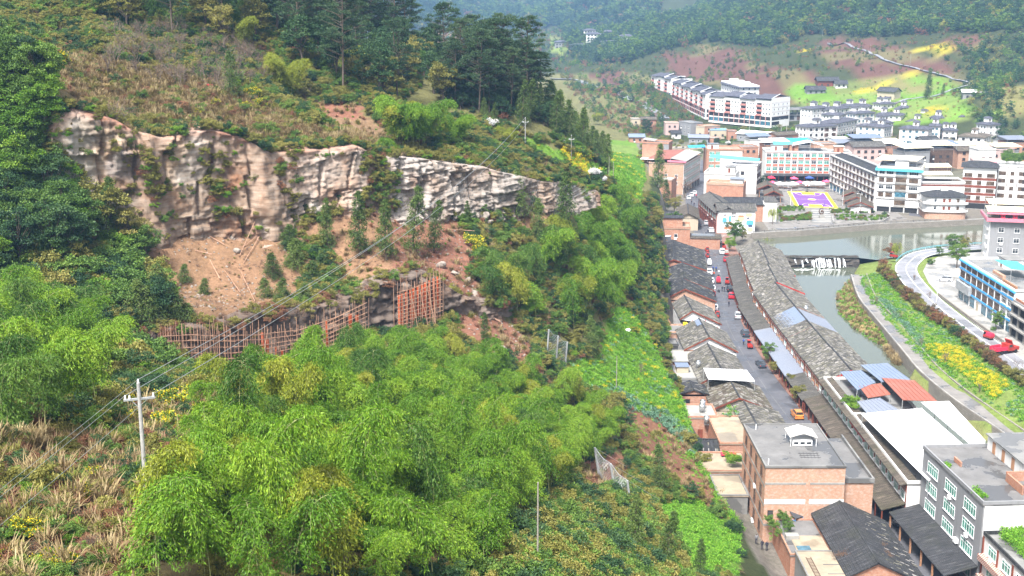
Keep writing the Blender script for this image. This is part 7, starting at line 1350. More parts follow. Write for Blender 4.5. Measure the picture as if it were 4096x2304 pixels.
# cargo tricycles
def trike(col,loc,rz,label,cover=None):
    t=thing('cargo_tricycle',label,'tricycle',loc,rz);m={'red':M['red_paint'],'white':M['white_paint']}[col];MB().hexa([(-.5,.3,.35),(.5,.3,.35),(.35,1.35,.35),(-.35,1.35,.35),(-.45,.35,1.05),(.45,.35,1.05),(.3,1.3,.95),(-.3,1.3,.95)]).build('cab',m,t);MB().box(-.45,.2,1.7,.45,1.25,1.78).build('cab_roof',m,t);MB().hexa([(-.42,.95,1.0),(.42,.95,1.0),(.36,1.2,.97),(-.36,1.2,.97),(-.42,.9,1.7),(.42,.9,1.7),(.4,.98,1.7),(-.4,.98,1.7)]).build('windscreen',M['glass_dark'],t)
    MB().box(-.62,-1.5,.5,.62,.15,.62).box(-.62,-1.5,.623,-.57,.15,1.0).box(.57,-1.5,.623,.62,.15,1.0).box(-.567,-1.5,.623,.567,-1.45,.996).box(-.567,.1,.623,.567,.15,.996).build('cargo_bed',m,t);wm=CARP['sedan']['wheel']
    if cover:MB().hexa([(-.66,-1.55,1.0),(.66,-1.55,1.0),(.66,.2,1.0),(-.66,.2,1.0),(-.5,-1.5,1.7),(.5,-1.5,1.7),(.5,.15,1.7),(-.5,.15,1.7)]).build('cover',M[cover],t)
    for x,y in((0,1.3),(-.58,-.9),(.58,-.9)):obj('wheel',wm,t,(x,y,.28),None,(.8,.85,.85))
    for s in(-1,1):MB().tube((s*.2,.9,1.0),(s*.45,.8,1.1),.025).build('handlebar',M['metal_dark'],t)
TR=[(r4(1130,845),'red',None,'red tricycle on the right kerb above the white car'),(r4(1158,915),'red','fibre','red tricycle with grey green cover on the right kerb'),(r4(940,880),'red',None,'red tricycle highest on the left kerb'),(r4(945,945),'red',None,'red tricycle second on the left kerb'),(r4(965,1030),'white','cloth_white','white covered tricycle below the red ones on the left kerb'),(r4(1068,1235),'red','cloth_red','small crimson covered vehicle driving up the middle of the street'),(r4(1168,1245),'red',None,'red tricycle above the black car'),(r4(1012,1395),'red',None,'red tricycle lowest on the left kerb'),(r6(1190,220),'red',None,'red tricycle with open bed behind the white car'),(r6(1602,615),'red',None,'red tricycle with canopy beside the arcade posts')]
for p,c,cv,lb in TR:g_=G(*p,.05);trike(c,(g_.x,g_.y,.055 if abs(g_.x-sx(g_.y))<3.4 else.17),heading(g_.y)+(math.pi if rnd.random()<.4 else 0),lb,cv)
for p,lb in((r5(1070,1240),'red tricycle at the bend of the far bank road'),(r7(2200,660),'red covered tricycle on the far bank road')):g_=G(*p,2.15);trike('red',(g_.x,g_.y,2.14),.4,lb,'cloth_red' if 'covered' in lb else None)
g_=G(*r7(2400,800),2.2);t=thing('lorry','red dump lorry with lifted bonnet on the far bank road','lorry',(g_.x,g_.y,2.15),-1.15);MB().box(-1.1,.6,.7,1.1,2.6,1.5).build('bonnet',M['red_paint'],t);MB().hexa([(-1.05,.7,1.6),(1.05,.7,1.6),(1.05,1.0,1.6),(-1.05,1.0,1.6),(-1.05,-.1,3.2),(1.05,-.1,3.2),(1.05,.1,3.3),(-1.05,.1,3.3)]).build('lifted_cover',M['red_paint'],t);MB().box(-1.1,-.9,.7,1.1,.58,2.3).build('cab',M['red_paint'],t);MB().box(-1.12,-.5,1.6,1.12,.4,2.2).build('windows',M['glass_dark'],t);MB().box(-1.2,-4.4,1.0,1.2,-1.0,1.2).box(-1.2,-4.4,1.203,-1.1,-1.0,1.9).box(1.1,-4.4,1.203,1.2,-1.0,1.9).box(-1.097,-4.4,1.203,1.097,-4.3,1.896).build('bed',M['cloth_red'],t)
for x in(-1.0,1.0):
    for y in(1.6,-2.6,-3.7):obj('wheel',CARP['suv']['wheel'],t,(x,y,.5),None,(1.3,1.35,1.35))
def bike(loc,rz,label):
    t=thing('scooter',label,'scooter',loc,rz);mb=MB();mb.hexa([(-.14,-.6,.35),(.14,-.6,.35),(.12,.1,.3),(-.12,.1,.3),(-.15,-.65,.75),(.15,-.65,.75),(.12,.0,.7),(-.12,.0,.7)]);mb.build('body',M['metal_dark'],t);MB().hexa([(-.16,.4,.3),(.16,.4,.3),(.1,.55,.3),(-.1,.55,.3),(-.18,.3,1.0),(.18,.3,1.0),(.12,.42,1.0),(-.12,.42,1.0)]).build('front_shield',PAINT['grey'],t);MB().box(-.12,-.1,.25,.12,.42,.31).build('footboard',M['metal_dark'],t);MB().tube((-.35,.3,1.08),(.35,.3,1.08),.02).build('handlebar',M['metal'],t)
    for y in(-.62,.62):obj('wheel',CARP['sedan']['wheel'],t,(0,y,.25),None,(.5,.75,.75))
for p,lb in((r4(1070,1340),'dark scooter driving beside two walkers'),(r4(1070,1165),'scooter with a rider ahead of the crimson vehicle'),(r6(1540,330),'parked motorcycle nearest of the group by the arcade'),(r6(1565,350),'parked motorcycle beside the nearest one by the arcade'),(r8(1625,935),'dark scooter parked on the near pavement'),(r8(1050,140),'scooter parked behind the orange car'),(r8(1130,230),'motorcycle parked by the arcade posts near the brick block'),(r5(1455,640),'scooter in the alley beside the round house')):g_=G(*p,.05);bike((g_.x,g_.y,.06 if abs(g_.x-sx(g_.y))<3.4 else.17),heading(g_.y)+rnd.uniform(-.4,.4),lb)
# ================================================================ people
def person_mesh(name,step,arm):
    V=[(0,0,.95),(0,0,1.15),(0,.01,1.38),(0,.015,1.50),(0,.02,1.58),(0,.03,1.70),(.10,0,.92),(.11,step*.5,.50),(.11,step*.55-.06,.09),(.11,step*.55+.10,.05),(-.10,0,.92),(-.11,-step*.45,.50),(-.11,-step*.62,.10),(-.11,-step*.62+.15,.05),(.19,0,1.40),(.24,-arm*.4,1.13),(.23,-arm*.3+.12,.90),(-.19,0,1.40),(-.24,arm*.4,1.13),(-.23,arm*.5+.12,.90),(.235,-arm*.3+.17,.80),(-.235,arm*.5+.17,.80)]
    E=[(0,1),(1,2),(2,3),(3,4),(4,5),(0,6),(6,7),(7,8),(8,9),(0,10),(10,11),(11,12),(12,13),(2,14),(14,15),(15,16),(2,17),(17,18),(18,19),(16,20),(19,21)];Rr=[(.15,.11),(.145,.105),(.17,.105),(.065,.065),(.085,.10),(.075,.09),(.095,.095),(.07,.07),(.048,.05),(.04,.03),(.095,.095),(.07,.07),(.048,.05),(.04,.03),(.06,.06),(.048,.048),(.036,.036),(.06,.06),(.048,.048),(.036,.036),(.03,.022),(.03,.022)]
    me=bpy.data.meshes.new(name);me.from_pydata(V,E,[]);o=bpy.data.objects.new(name,me);COL.objects.link(o);o.modifiers.new('skin','SKIN');sd_=o.modifiers.new('sub','SUBSURF');sd_.levels=1;sd_.render_levels=1
    for v,r in zip(me.skin_vertices[0].data,Rr):v.radius=r
    me.skin_vertices[0].data[0].use_root=True;dg=bpy.context.evaluated_depsgraph_get();out=bpy.data.meshes.new_from_object(o.evaluated_get(dg));bpy.data.objects.remove(o)
    for m in(M['cloth_dark'],M['cloth_blue'],M['skin'],M['hair']):out.materials.append(m)
    n=len(out.polygons);c=np.empty(n*3,np.float32);out.polygons.foreach_get('center',c);c=c.reshape(-1,3);mi=np.where(c[:,2]<.98,0,1);mi[(c[:,2]>1.49)]=2;mi[(c[:,2]>1.62)|((c[:,2]>1.52)&(c[:,1]<-.01))]=3;mi[(c[:,2]<.87)&(np.abs(c[:,0])>.19)&(c[:,2]>.7)]=2;mi[c[:,2]<.09]=3
    out.polygons.foreach_set('material_index',mi.astype(np.int32));out.polygons.foreach_set('use_smooth',np.ones(n,bool));return out
M['skin']=plain('skin',(.55,.33,.23),.6,.1);M['hair']=plain('hair',(.02,.017,.015),.7,.2);PM=[person_mesh('person_walking',.42,.35),person_mesh('person_standing',.08,.05)]
JK={'black':M['cloth_dark'],'blue':M['cloth_blue'],'red':M['cloth_red'],'orange':M['orange_net'],'white':M['cloth_white'],'grey':plain('cloth_grey',(.18,.18,.19),.9,.2)}
PEOPLE=[(r4(760,332),'black',0,'at the top of the street beside another'),(r4(790,358),'black',1,'standing at the top of the street near the bend'),(r4(838,455),'grey',0,'walking past the earth walled house'),(r4(815,262),'red',0,'walking by the white cars at the top of the street'),(r4(867,600),'black',1,'standing across from the silver car'),(r4(925,685),'grey',0,'left of two walking in front of the white car'),(r4(950,675),'black',0,'right of two walking in front of the white car'),(r4(972,735),'white',0,'alone in mid street left of the white car'),(r4(1062,845),'orange',0,'walking behind the grey van'),
          (r4(1008,1100),'blue',0,'left of a pair beside the left kerb'),(r4(1043,1105),'blue',0,'right of a pair beside the left kerb'),(r4(1018,1165),'orange',0,'below a pair on the left side of the street'),(r4(1072,1158),'white',1,'riding the scooter ahead of the crimson vehicle'),(r4(1112,1335),'black',0,'left of two walking in mid street'),(r4(1137,1338),'black',0,'right of two walking in mid street'),(r6(1337,85),'black',0,'alone in mid street above the silver car'),(r6(1525,580),'blue',0,'walking left of the red tricycle'),(r6(2035,1005),'red',1,'standing under the arcade near the street trees'),(r6(2072,1030),'grey',1,'next to the red jacket under the arcade'),
          (r8(597,1100),'grey',1,'left of three behind the near houses'),(r8(640,1128),'black',1,'in the middle of three behind the near houses'),(r8(676,1118),'black',1,'right of three behind the near houses'),(r5(395,490),'blue',0,'walking on the square right of the court'),(r5(150,400),'black',1,'shopping at the left market tents'),(r5(520,380),'red',1,'shopping at the right market tents')]
for p,c,ps,lb in PEOPLE:
    g_=G(*p,.06);z=.06 if abs(g_.x-sx(g_.y))<3.5 else.17 if abs(g_.x-sx(g_.y)-5.6)<2 else hz(g_.x,g_.y)+.05;z=z+(.3 if 'riding' in lb else 0);o=obj('person',PM[ps],None,(g_.x,g_.y,z),(0,0,heading(g_.y)+(0 if rnd.random()<.5 else math.pi)));o.material_slots[1].link='OBJECT';o.material_slots[1].material=JK[c];tag(o,'person in a '+c+' jacket '+lb,'person')
# ================================================================ poles and wires
def pole(base,h,label,arm=1.7,r=.16,az=0.,name='utility_pole',mat='concrete_pole',lean=(0,0)):
    t=thing(name,label,'pole',base,az);top=(lean[0],lean[1],h);MB().tube((0,0,-1),top,r,r*.62,10).build('shaft',M[mat],t)
    if arm:
        MB().box(lean[0]-arm/2,lean[1]-.05,h-1.05,lean[0]+arm/2,lean[1]+.05,h-.93).build('crossarm',M['steel_grey'],t)
        for x,z in((-arm/2+.1,h-.93),(arm/2-.1,h-.93),(-arm/2+.35,h-.93),(0,h)):MB().tube((lean[0]+x,lean[1],z),(lean[0]+x,lean[1],z+.22),.06,.045,8).build('insulator',M['white_paint'],t)
        MB().tube((lean[0]+-.5,lean[1],h-1.0),(lean[0],lean[1],h-1.6),.025).build('brace',M['steel_grey'],t)
    return Vector(base)+Vector(top)
def wire(a,b,sag,label,r=.018,n=16):
    a=Vector(a);b=Vector(b);pts=[a+(b-a)*(i/n)-Vector((0,0,sag*4*(i/n)*(1-i/n)))for i in range(n+1)];o=a;mb=MB().path([p-o for p in pts],r,r,4);tag(mb.build('power_line',M['metal'],None,o),label,'wire')
pt=RP(553,1531,78);p1=pole((pt.x,pt.y,pt.z-10.5),10.5,'concrete wire pole with crossarm standing in the left foreground',1.8,.17,.35);b2=T(2101,600);p2=pole(b2,7.5,'concrete wire pole on the hill shoulder above the netted cliff',1.6,.15,.2);L0=Vector((-25.5,14,67))
for k,(dx,dz,lb)in enumerate(((-.8,-.75,'left'),(.8,-.75,'right'),(0,.2,'middle'))):wire((p1.x+dx,p1.y+dx*.3,p1.z+dz),(p2.x+dx,p2.y,p2.z+dz),3.0+.2*k,lb+' wire from the foreground pole up to the hill shoulder',.022);wire((p1.x+dx,p1.y+dx*.3,p1.z+dz),(L0.x+dx,L0.y,L0.z+dz),.5,lb+' wire running from the foreground pole out of the picture',.010)
for px,py,h,lb,am in((2465,1565,6.5,'slim wooden pole above the vegetable strip',0),(2285,640,6,'pole beside the yellow field on the hill shoulder',1.4),(2435,740,7,'left of two poles at the slope foot',0),(2452,755,7,'right of two poles at the slope foot',0),(2150,2330,8.5,'pole rising from the bottom edge below the bamboo',0),(3480,222,9,'pole on the country lane highest up',0),(3290,145,9,'pole on the upper red field',0),(3880,400,8,'pole beside the lane junction',0),(3640,260,9,'pole beside the yellow strip on the slope',0)):c=T(px,py,60,1800);pole(c,h,lb,am,.09,mat='bark_pale' if h<8.9 else 'concrete_pole')
for p,h,lb in((q1(1600,400),7,'street lamp in front of the nearest apartment block'),(q1(2010,420),9,'tall lamp at the corner of the nearest apartment block'),(q1(2080,400),8,'lamp beside the corner lamp'),(r5(490,640),7,'white lamp pole at the right of the court'),(r4(1895,340),7,'white lamp pole at the left of the court'),(r5(685,740),8,'lamp pole in the hedges right of the steps'),(r7(1665,350),6.5,'curved street lamp on the far bank road'),(q2(975,775),7,'lamp among the villas')):
    g_=G(*p);z=hz(g_.x,g_.y);t=thing('street_lamp',lb,'lamp',(g_.x,g_.y,z));MB().tube((0,0,0),(0,0,h),.08,.05,8).build('post',M['white_paint'],t);MB().tube((0,0,h),(-1.0,0,h+.2),.04,.03,6).build('arm',M['white_paint'],t);MB().box(-1.6,-.12,h+.12,-.95,.12,h+.24).build('lamp_head',M['white_paint'],t)
# ================================================================ bamboo scaffolding
CYL=MB().tube((0,0,0),(0,0,1),1,.8,6).mesh('scaffold_pole',M['bamboo_pole'])
def stick(parent,a,b,r=.05,name='pole'):
    a=Vector(a);b=Vector(b);d=b-a;o=obj(name,CYL,parent,a,d.to_track_quat('Z','Y').to_euler(),(r,r,d.length));return o
def scaffold(name,label,px0,px1,nv,nh,H,orange,seed):
    g=random.Random(seed);P,Bz,Tz=C2;xs,ys,nx,ny,zb,zt,pr=CL3[:7];ppx,ppy=project(xs,ys,zb+2);order=np.argsort(ppx)
    def at(u,off,z):px=px0+(px1-px0)*u;i=int(order[np.argmin(np.abs(ppx[order]-px))]);return Vector((xs[i]+nx[i]*off,ys[i]+ny[i]*off,z)),zb[i]+1.6
    o,z0=at(.5,2.6,0);t=thing(name,label,'scaffolding',(o.x,o.y,z0));org=Vector((o.x,o.y,z0));tops=[]
    for i in range(nv+1):
        u=i/nv;off=4.4+g.uniform(-.1,.1);p,zz=at(u,off,0);z=zz-1.2;hh=H(u)+g.uniform(-.5,.9);stick(t,Vector((p.x,p.y,z))-org,Vector((p.x+g.uniform(-.25,.25),p.y+g.uniform(-.1,.5),z+hh))-org,g.uniform(.038,.06))
        if i%2==0:p,zz=at(u,off-1.2,0);stick(t,Vector((p.x,p.y,z))-org,Vector((p.x+g.uniform(-.2,.2),p.y,z+hh+g.uniform(-.5,1.2)))-org,.05)
    seg=6
    for k in range(nh):
        for s in range(seg):
            u0=max(0,s/seg-.03);u1=min(1,(s+1)/seg+.03);a,z0_=at(u0,4.26,0);b,z1_=at(u1,4.26,0);q=(k+.7)/nh
            stick(t,Vector((a.x,a.y,z0_-1.2+H(u0)*q*.94+g.uniform(-.12,.12)))-org,Vector((b.x,b.y,z1_-1.2+H(u1)*q*.94+g.uniform(-.12,.12)))-org,.065)
    for s in range(5):u=g.uniform(.05,.9);a,z0_=at(u,6.0,0);b,z1_=at(min(1,u+g.uniform(-.1,.1)),4.3,0);stick(t,Vector((a.x,a.y,z0_-1.6))-org,Vector((b.x,b.y,z0_+H(u)*.8))-org,.05)
    for(u0,u1,q0,q1_)in orange:
        mb=MB();n=max(2,int((u1-u0)*40));pts=[]
        for i in range(n+1):u=u0+(u1-u0)*i/n;p,zz=at(u,3.7+.2*math.sin(i*2.1),0);pts.append((p-org,zz-org.z-1.2,H(u)))
        for(a,za,ha),(b,zb_,hb)in zip(pts[:-1],pts[1:]):mb.poly([(a.x,a.y,za+ha*q0),(b.x,b.y,zb_+hb*q0),(b.x,b.y,zb_+hb*q1_),(a.x,a.y,za+ha*q1_)])
        mb.build('orange_sheet',M['orange_net'],t)
    return t
scaffold('scaffolding','long bamboo scaffolding against the dark rock ledge, left and lower one',600,1400,62,9,lambda u:8.8-2.4*u+.8*math.sin(u*7),[(.02,.04,.1,.6),(.49,.505,.2,.95),(.515,.53,.2,.8),(.55,.565,.1,.6),(.58,.6,.1,.5),(.80,.815,.3,.9),(.92,.935,.2,.8),(.95,.97,.3,.7),(.13,.145,0,.4)],5)
scaffold('scaffolding','bamboo scaffolding with bright orange sheeting, right and higher one',1530,1715,22,12,lambda u:7.8+1.2*u,[(.05+.085*i,.05+.085*i+.06,.12+.012*i+.1*(i%3==0),.84+.012*i)for i in range(11)],6)
# small platform and loose canes
c=T(2440,1060);t=thing('cane_platform','small bamboo pole platform on the bushy slope behind the street','platform',c)
for k in range(6):stick(t,(-1.6,-.8+k*.3,2+.05*k),(1.8,-.6+k*.3,2.2+.05*k),.06)
for x in(-1.2,1.3):stick(t,(x,-.6,-1),(x+.1,-.5,3.2),.06);stick(t,(x,.7,-1),(x,.7,2.6),.06)
for i,(a,b)in enumerate((((1080,890),(960,1030)),((1070,930),(970,1000)),((1050,950),(975,1065)),((2010,1270),(1880,1210)),((2000,1300),(1950,1265)),((900,1000),(820,950)),((1130,1120),(1050,1060)),((960,1180),(900,1100)),((1020,1220),(960,1090)),((850,1060),(780,1010)),((2240,1290),(2130,1270)),((880,1130),(840,1050)),((1900,960),(1790,930)),((1560,920),(1500,960)))):
    A=T(*a);Bq=T(*b);A.z+=.5+.3*(i%3==0)*3;Bq.z+=.25;t=stick(None,A,Bq,rnd.uniform(.06,.11),'fallen_trunk');tag(t,'fallen bare trunk lying across the landslide soil','trunk','fallen trunks on the landslide')
# ================================================================ rockfall fences
def net_fence(A,Bp,h,label,nposts=3,lean=.8):
    A=Vector(A);Bp=Vector(Bp);t=thing('rockfall_fence',label,'fence',A);d=Bp-A;L_=d.length;n=Vector((d.y,-d.x,0)).normalized()*lean
    for i in range(nposts):p=d*(i/(nposts-1));MB().tube(p-Vector((0,0,.8)),p+n+Vector((0,0,h)),.15,.15,8).build('post',M['steel_grey'],t);MB().tube(p+n+Vector((0,0,h)),p-n*4.5+Vector((0,0,1.5)),.025,.025,4).build('stay',M['metal'],t)
    net=MB();nu,nv=int(L_/.5),int(h/.5)
    def P(i,j):u=i/nu;v=j/nv;return d*u+n*v+Vector((0,0,h*v-.35*math.sin(u*math.pi*(nposts-1))**2*v))+n.normalized()*(.5*math.sin(v*3.14)*abs(math.sin(u*math.pi*(nposts-1))))
    for i in range(nu+1):
        for j in range(nv):
            if i+1<=nu:net.tube(P(i,j),P(i+1,j+1),.016,n=3,cap=False)
            if i>=1:net.tube(P(i,j),P(i-1,j+1),.016,n=3,cap=False)
    net.path([P(i,nv)for i in range(nu+1)],.04,.04,4);net.build('net',M['steel_grey'],t)
def gp(px,py):return T(px,py)
net_fence(gp(2185,1450),gp(2258,1500),6.0,'steel post rockfall net beside the bare red soil, upper one',3,.6);net_fence(gp(2400,1920),gp(2530,2060),5.0,'steel post rockfall net beside the ploughed field, lower one',3,.9)
# wire netting over the right rock face
x,y,nx,ny,zb,zt,pr=CL2;net=MB();off=3.1
for i in range(0,len(x)-1,2):
    for k in range(0,int((zt[i]-zb[i]-1.5)/.9)):z=zb[i]+1.8+k*.9;v=(z-zb[i])/(zt[i]-zb[i]);o2=off*(1-.72*v)+.5;j=min(i+2,len(x)-1);net.tube((x[i]+nx[i]*o2,y[i]+ny[i]*o2,z),(x[j]+nx[j]*o2,y[j]+ny[j]*o2,z+.45),.014,n=3,cap=False);net.tube((x[i]+nx[i]*o2,y[i]+ny[i]*o2,z),(x[i]+nx[i]*o2*.97,y[i]+ny[i]*o2*.97,z+.9),.014,n=3,cap=False)
tag(net.build('wire_netting',M['steel_grey']),'thin wire netting hung over the grey rock face','netting')
# boulders and rubble
def boulder(seed):
    bm=bmesh.new();bmesh.ops.create_icosphere(bm,subdivisions=2,radius=1);g=np.random.RandomState(seed);pl=unit(g.normal(size=(9,3)));dd=g.uniform(.55,.9,9)
    for v in bm.verts:
        p=np.array(v.co)
        for n_,d_ in zip(pl,dd):
            s=p.dot(n_)-d_
            if s>0:p=p-n_*s
        v.co=p*np.array([1.2,1,.75])
    me=bpy.data.meshes.new('boulder');bm.to_mesh(me);bm.free();me.materials.append(M['boulder']);return me
M['boulder']=plain('boulder',(.26,.22,.185),.9,.5,1.5);BM_=[boulder(i)for i in range(4)]
for i,(px,py,s)in enumerate(((745,850,1.9),(780,900,1.5),(700,870,1.2),(930,955,.7),(950,1010,.6),(975,880,.9),(1010,870,1.2),(1940,875,1.4),(1990,880,1.2),(2020,870,1.0),(1960,900,.8),(1900,870,.9),(1760,1070,.9),(1820,1100,1.0),(1870,1130,.8),(1900,1190,1.0),(1960,1480,1.2),(1985,1440,1.0),(2010,1410,.9),(1930,1500,1.0),(860,1530,.5),(900,1515,.4),(1000,1500,.5),(650,960,1.2))):
    p=T(px,py);o=obj('boulder',BM_[i%4],None,p+Vector((0,0,.2*s)),(rnd.random(),rnd.random(),rnd.random()*6),s*rnd.uniform(.85,1.2));tag(o,'broken grey brown boulder fallen below the rock faces','boulder','fallen boulders')
class Rock:
    def __init__(s,me):s.joined=bpy.data.objects.new('rubble_stone',me)
RK=[Rock(m)for m in BM_]
for i,(pl,lb)in enumerate(((BARE[0],'landslide soil under the tall cliff'),(BARE[1],'red soil slope under the netted cliff'),(BARE[2],'earth below the long scaffolding'))):Pq=sow(pl,9000,-90,30,170,280,110+i);Pq=Pq[:420];scatter('rubble','stones and clods strewn over the '+lb,Pq,npr.uniform(.05,.34,len(Pq))**1.2,RK,seed=120+i,tilt=.8)
for i,(px,py,c,lb)in enumerate(((840,350,'cloth_red','red bundle of tarpaulin on the grassy terrace'),(865,352,'tarp_blue','turquoise bundle of tarpaulin on the grassy terrace'),(850,1495,'orange_net','orange sheet lying below the long scaffolding'),(2090,1290,'cloth_white','pile of white sacks beside the bamboo, left'),(2130,1310,'cloth_white','pile of white sacks beside the bamboo, right'),(2510,1330,'cloth_white','white plastic sheet at the hill foot behind the houses'))):o=obj('bundle',BM_[i%4].copy(),None,T(px,py)+Vector((0,0,.3)),(0,0,i),(1.0,.8,.6)if i<2 else(.9,.7,.4));o.data.materials.clear();o.data.materials.append(M[c]);tag(o,lb,'bundle')
# ================================================================ square: tents, sculpture, beds
def tent(loc,s,mat,label,flat=False):
    t=thing('market_tent',label,'tent',loc,rnd.uniform(-.15,.15));w_=s/2;mb=MB();hp=3.0 if not flat else 2.5
    for i in range(4):a=[(-w_,-w_),(w_,-w_),(w_,w_),(-w_,w_)];p,q=a[i],a[(i+1)%4];mb.poly([(*p,2.2),(*q,2.2),(0,0,hp)]);mb.poly([(*p,1.95),(*q,1.95),(*q,2.2),(*p,2.2)])
    mb.build('canopy',M[mat],t)
    for x in(-w_,w_):
        for y in(-w_,w_):MB().tube((x*.97,y*.97,0),(x*.97,y*.97,2.2),.035,.035,5).build('leg',M['steel_grey'],t)
    MB().box(-w_*.8,-w_*.7,.7,w_*.8,w_*.2,.78).build('table',M['timber'],t)
TENTS=[(q1(1880,1000),3.0,'cloth_red','red market umbrella at the far left'),(q1(1885,1062),3.2,'cloth_pink','pinkish red market tent nearest the left shelter'),(q1(1990,1075),4.0,'cloth_white','white market tent left of the hoop'),(q1(2075,1080),4.0,'cloth_white','second white market tent left of the hoop'),(q1(2160,1075),4.0,'cloth_white','third white market tent behind the hoop'),(q1(2172,1010),3.0,'cloth_pink','pink market umbrella behind the white tents'),(q1(2245,1062),3.2,'cloth_pink','pink market tent right of the hoop'),(q1(2340,1070),4.2,'cloth_white','white market tent right of the pink one'),(q1(2440,1070),4.2,'cloth_white','wide white market tent in the middle'),(q1(2365,1000),3.6,'cloth_blue','dark blue awning at the shopfronts'),(r5(225,385),4.0,'cloth_white','white market tent before the red one'),(r5(300,362),3.2,'cloth_pink','pale pink market tent beside the red one'),(r5(382,362),4.2,'cloth_red','bright red market tent on the right'),(r5(455,380),3.4,'cloth_white','small white market tent right of the red one'),(r5(487,330),2.6,'tarp_blue','turquoise umbrella near the white block'),(r5(540,318),3.4,'purple_paint','violet awning at the right end of the market')]
for p,s,m,lb in TENTS:g_=G(*p,2.0);tent((g_.x,g_.y-1.0,.04),s,m,lb)
g_=G(*r5(80,490));t=thing('basketball_hoop','basketball stand with white board at the far end of the court','hoop',(g_.x,g_.y,.05),-.2);MB().box(-.6,.6,0,.6,2.2,.5).build('base',M['metal_dark'],t);MB().tube((0,1.4,.4),(0,.9,2.9),.16,.12,8).tube((0,.9,2.9),(0,-.1,3.2),.1,.1,6).build('arm',M['metal_dark'],t);MB().box(-.9,-.18,2.9,.9,-.12,3.95).build('board',M['white_paint'],t);MB().box(-.3,-.20,3.0,.3,-.185,3.4).build('target',M['red_paint'],t);rg=MB();rg.path([(.23*math.cos(a),-.45+.23*math.sin(a),3.05)for a in np.linspace(0,6.28,13)],.02,.02,5);rg.build('rim',M['red_paint'],t)
g_=G(*r5(250,785));t=thing('sculpture','dark curved crane sculpture on a stone pedestal at the square steps','sculpture',(g_.x,g_.y,.1));MB().box(-1.0,-.8,0,1.0,.8,1.0).box(-.7,-.55,1.003,.7,.55,1.5).build('pedestal',M['cement_pale'],t);sc=MB();sc.path([(-.1+1.0*math.cos(a),0,2.7+1.1*math.sin(a))for a in np.linspace(-1.3,-5.2,16)],.28,.12,8);sc.path([(.05,0,3.7),(.35,0,4.5),(.8,0,5.2),(.75,0,5.7),(.55,0,5.9)],.14,.05,6);sc.path([(.2,0,1.5),(.5,0,2.0),(.55,0,2.8)],.2,.12,6);sc.build('bronze',M['bronze']if 'bronze' in M else M['wood_dark'],t,smooth=True);bm=bmesh.new();bmesh.ops.create_uvsphere(bm,u_segments=14,v_segments=10,radius=.5);me=bpy.data.meshes.new('globe');bm.to_mesh(me);bm.free();me.materials.append(M['wood_dark']);obj('globe',me,t,(-.05,0,2.6))
st_=thing('steps','broad stone steps with the sculpture leading up to the square','steps',(0,0,0));A0,A1=G(*r5(130,838)),G(*r5(370,838));B0,B1=G(*r5(130,700)),G(*r5(340,700))
for i in range(12):f0=i/12;f1=(i+1)/12;q=[A0.lerp(B0,f0),A1.lerp(B1,f0),A1.lerp(B1,f1),A0.lerp(B0,f1)];MB().prism([(p.x,p.y)for p in q],.02,.06+.025*i).build('step',M['cement_pale']if i%2 else M['cement'],st_)
def fill(poly,n,z,protos,s0,s1,seed):
    rs=np.random.RandomState(seed);xs_=[p[0]for p in poly];ys_=[p[1]for p in poly];x=rs.uniform(min(xs_),max(xs_),n*4);y=rs.uniform(min(ys_),max(ys_),n*4);k=inpoly(x,y,poly);x,y=x[k][:n],y[k][:n];return np.stack([x,y,np.full(len(x),z)],1),rs.uniform(s0,s1,len(x))
BEDS=[([r5(375,838),(r5(360,775)),r5(450,762),r5(930,772),r5(1025,742),r5(1030,785),r5(960,828),r5(780,835)],'hedge bed right of the steps'),([r5(345,745),r5(345,690),r5(520,690),r5(700,690),r5(860,715),r5(865,745),r5(640,752)],'upper hedge bed right of the steps'),([r5(0,830),r5(0,760),r5(125,755),r5(132,828)],'hedge bed left of the steps'),([r4(1560,500),r4(1800,450),r4(2060,420),r4(2050,370),r4(1780,390),r4(1560,450)],'upper hedge bed left of the steps'),([r4(1760,560),r4(1800,500),r4(2120,470),r4(2130,530),r4(1900,545)],'lower hedge bed left of the steps')]
for i,(pl,lb)in enumerate(BEDS):
    W_=[(G(*p).x,G(*p).y)for p in pl];c=np.mean(W_,0);t=thing('hedge_bed',lb+', edged with a pale kerb','flower bed',(c[0],c[1],0));loc=[(a-c[0],b-c[1])for a,b in W_]
    if sum(loc[k][0]*loc[(k+1)%len(loc)][1]-loc[(k+1)%len(loc)][0]*loc[k][1]for k in range(len(loc)))<0:loc=loc[::-1]
    MB().prism(loc,.02,.55).build('kerb',M['cement_pale'],t);ins=[(a*.94,b*.90)for a,b in loc];MB().prism(ins,.553,.6).build('soil',M['paving'],t)
    P,s=fill([(a+c[0],b+c[1])for a,b in ins],90,.55,None,.22,.42,60+i);scatter('hedge','clipped green and red hedge plants of the '+lb,P,s,PSb*2+PSp[:1]+PS[:1],seed=60+i)
def tree_at(p,z,protos,s,label,name='street_tree',cat='tree',zz=None):g_=G(*p,z);return plant(name,protos,(g_.x,g_.y,hz(g_.x,g_.y)if zz is None else zz),s,None,label,cat)
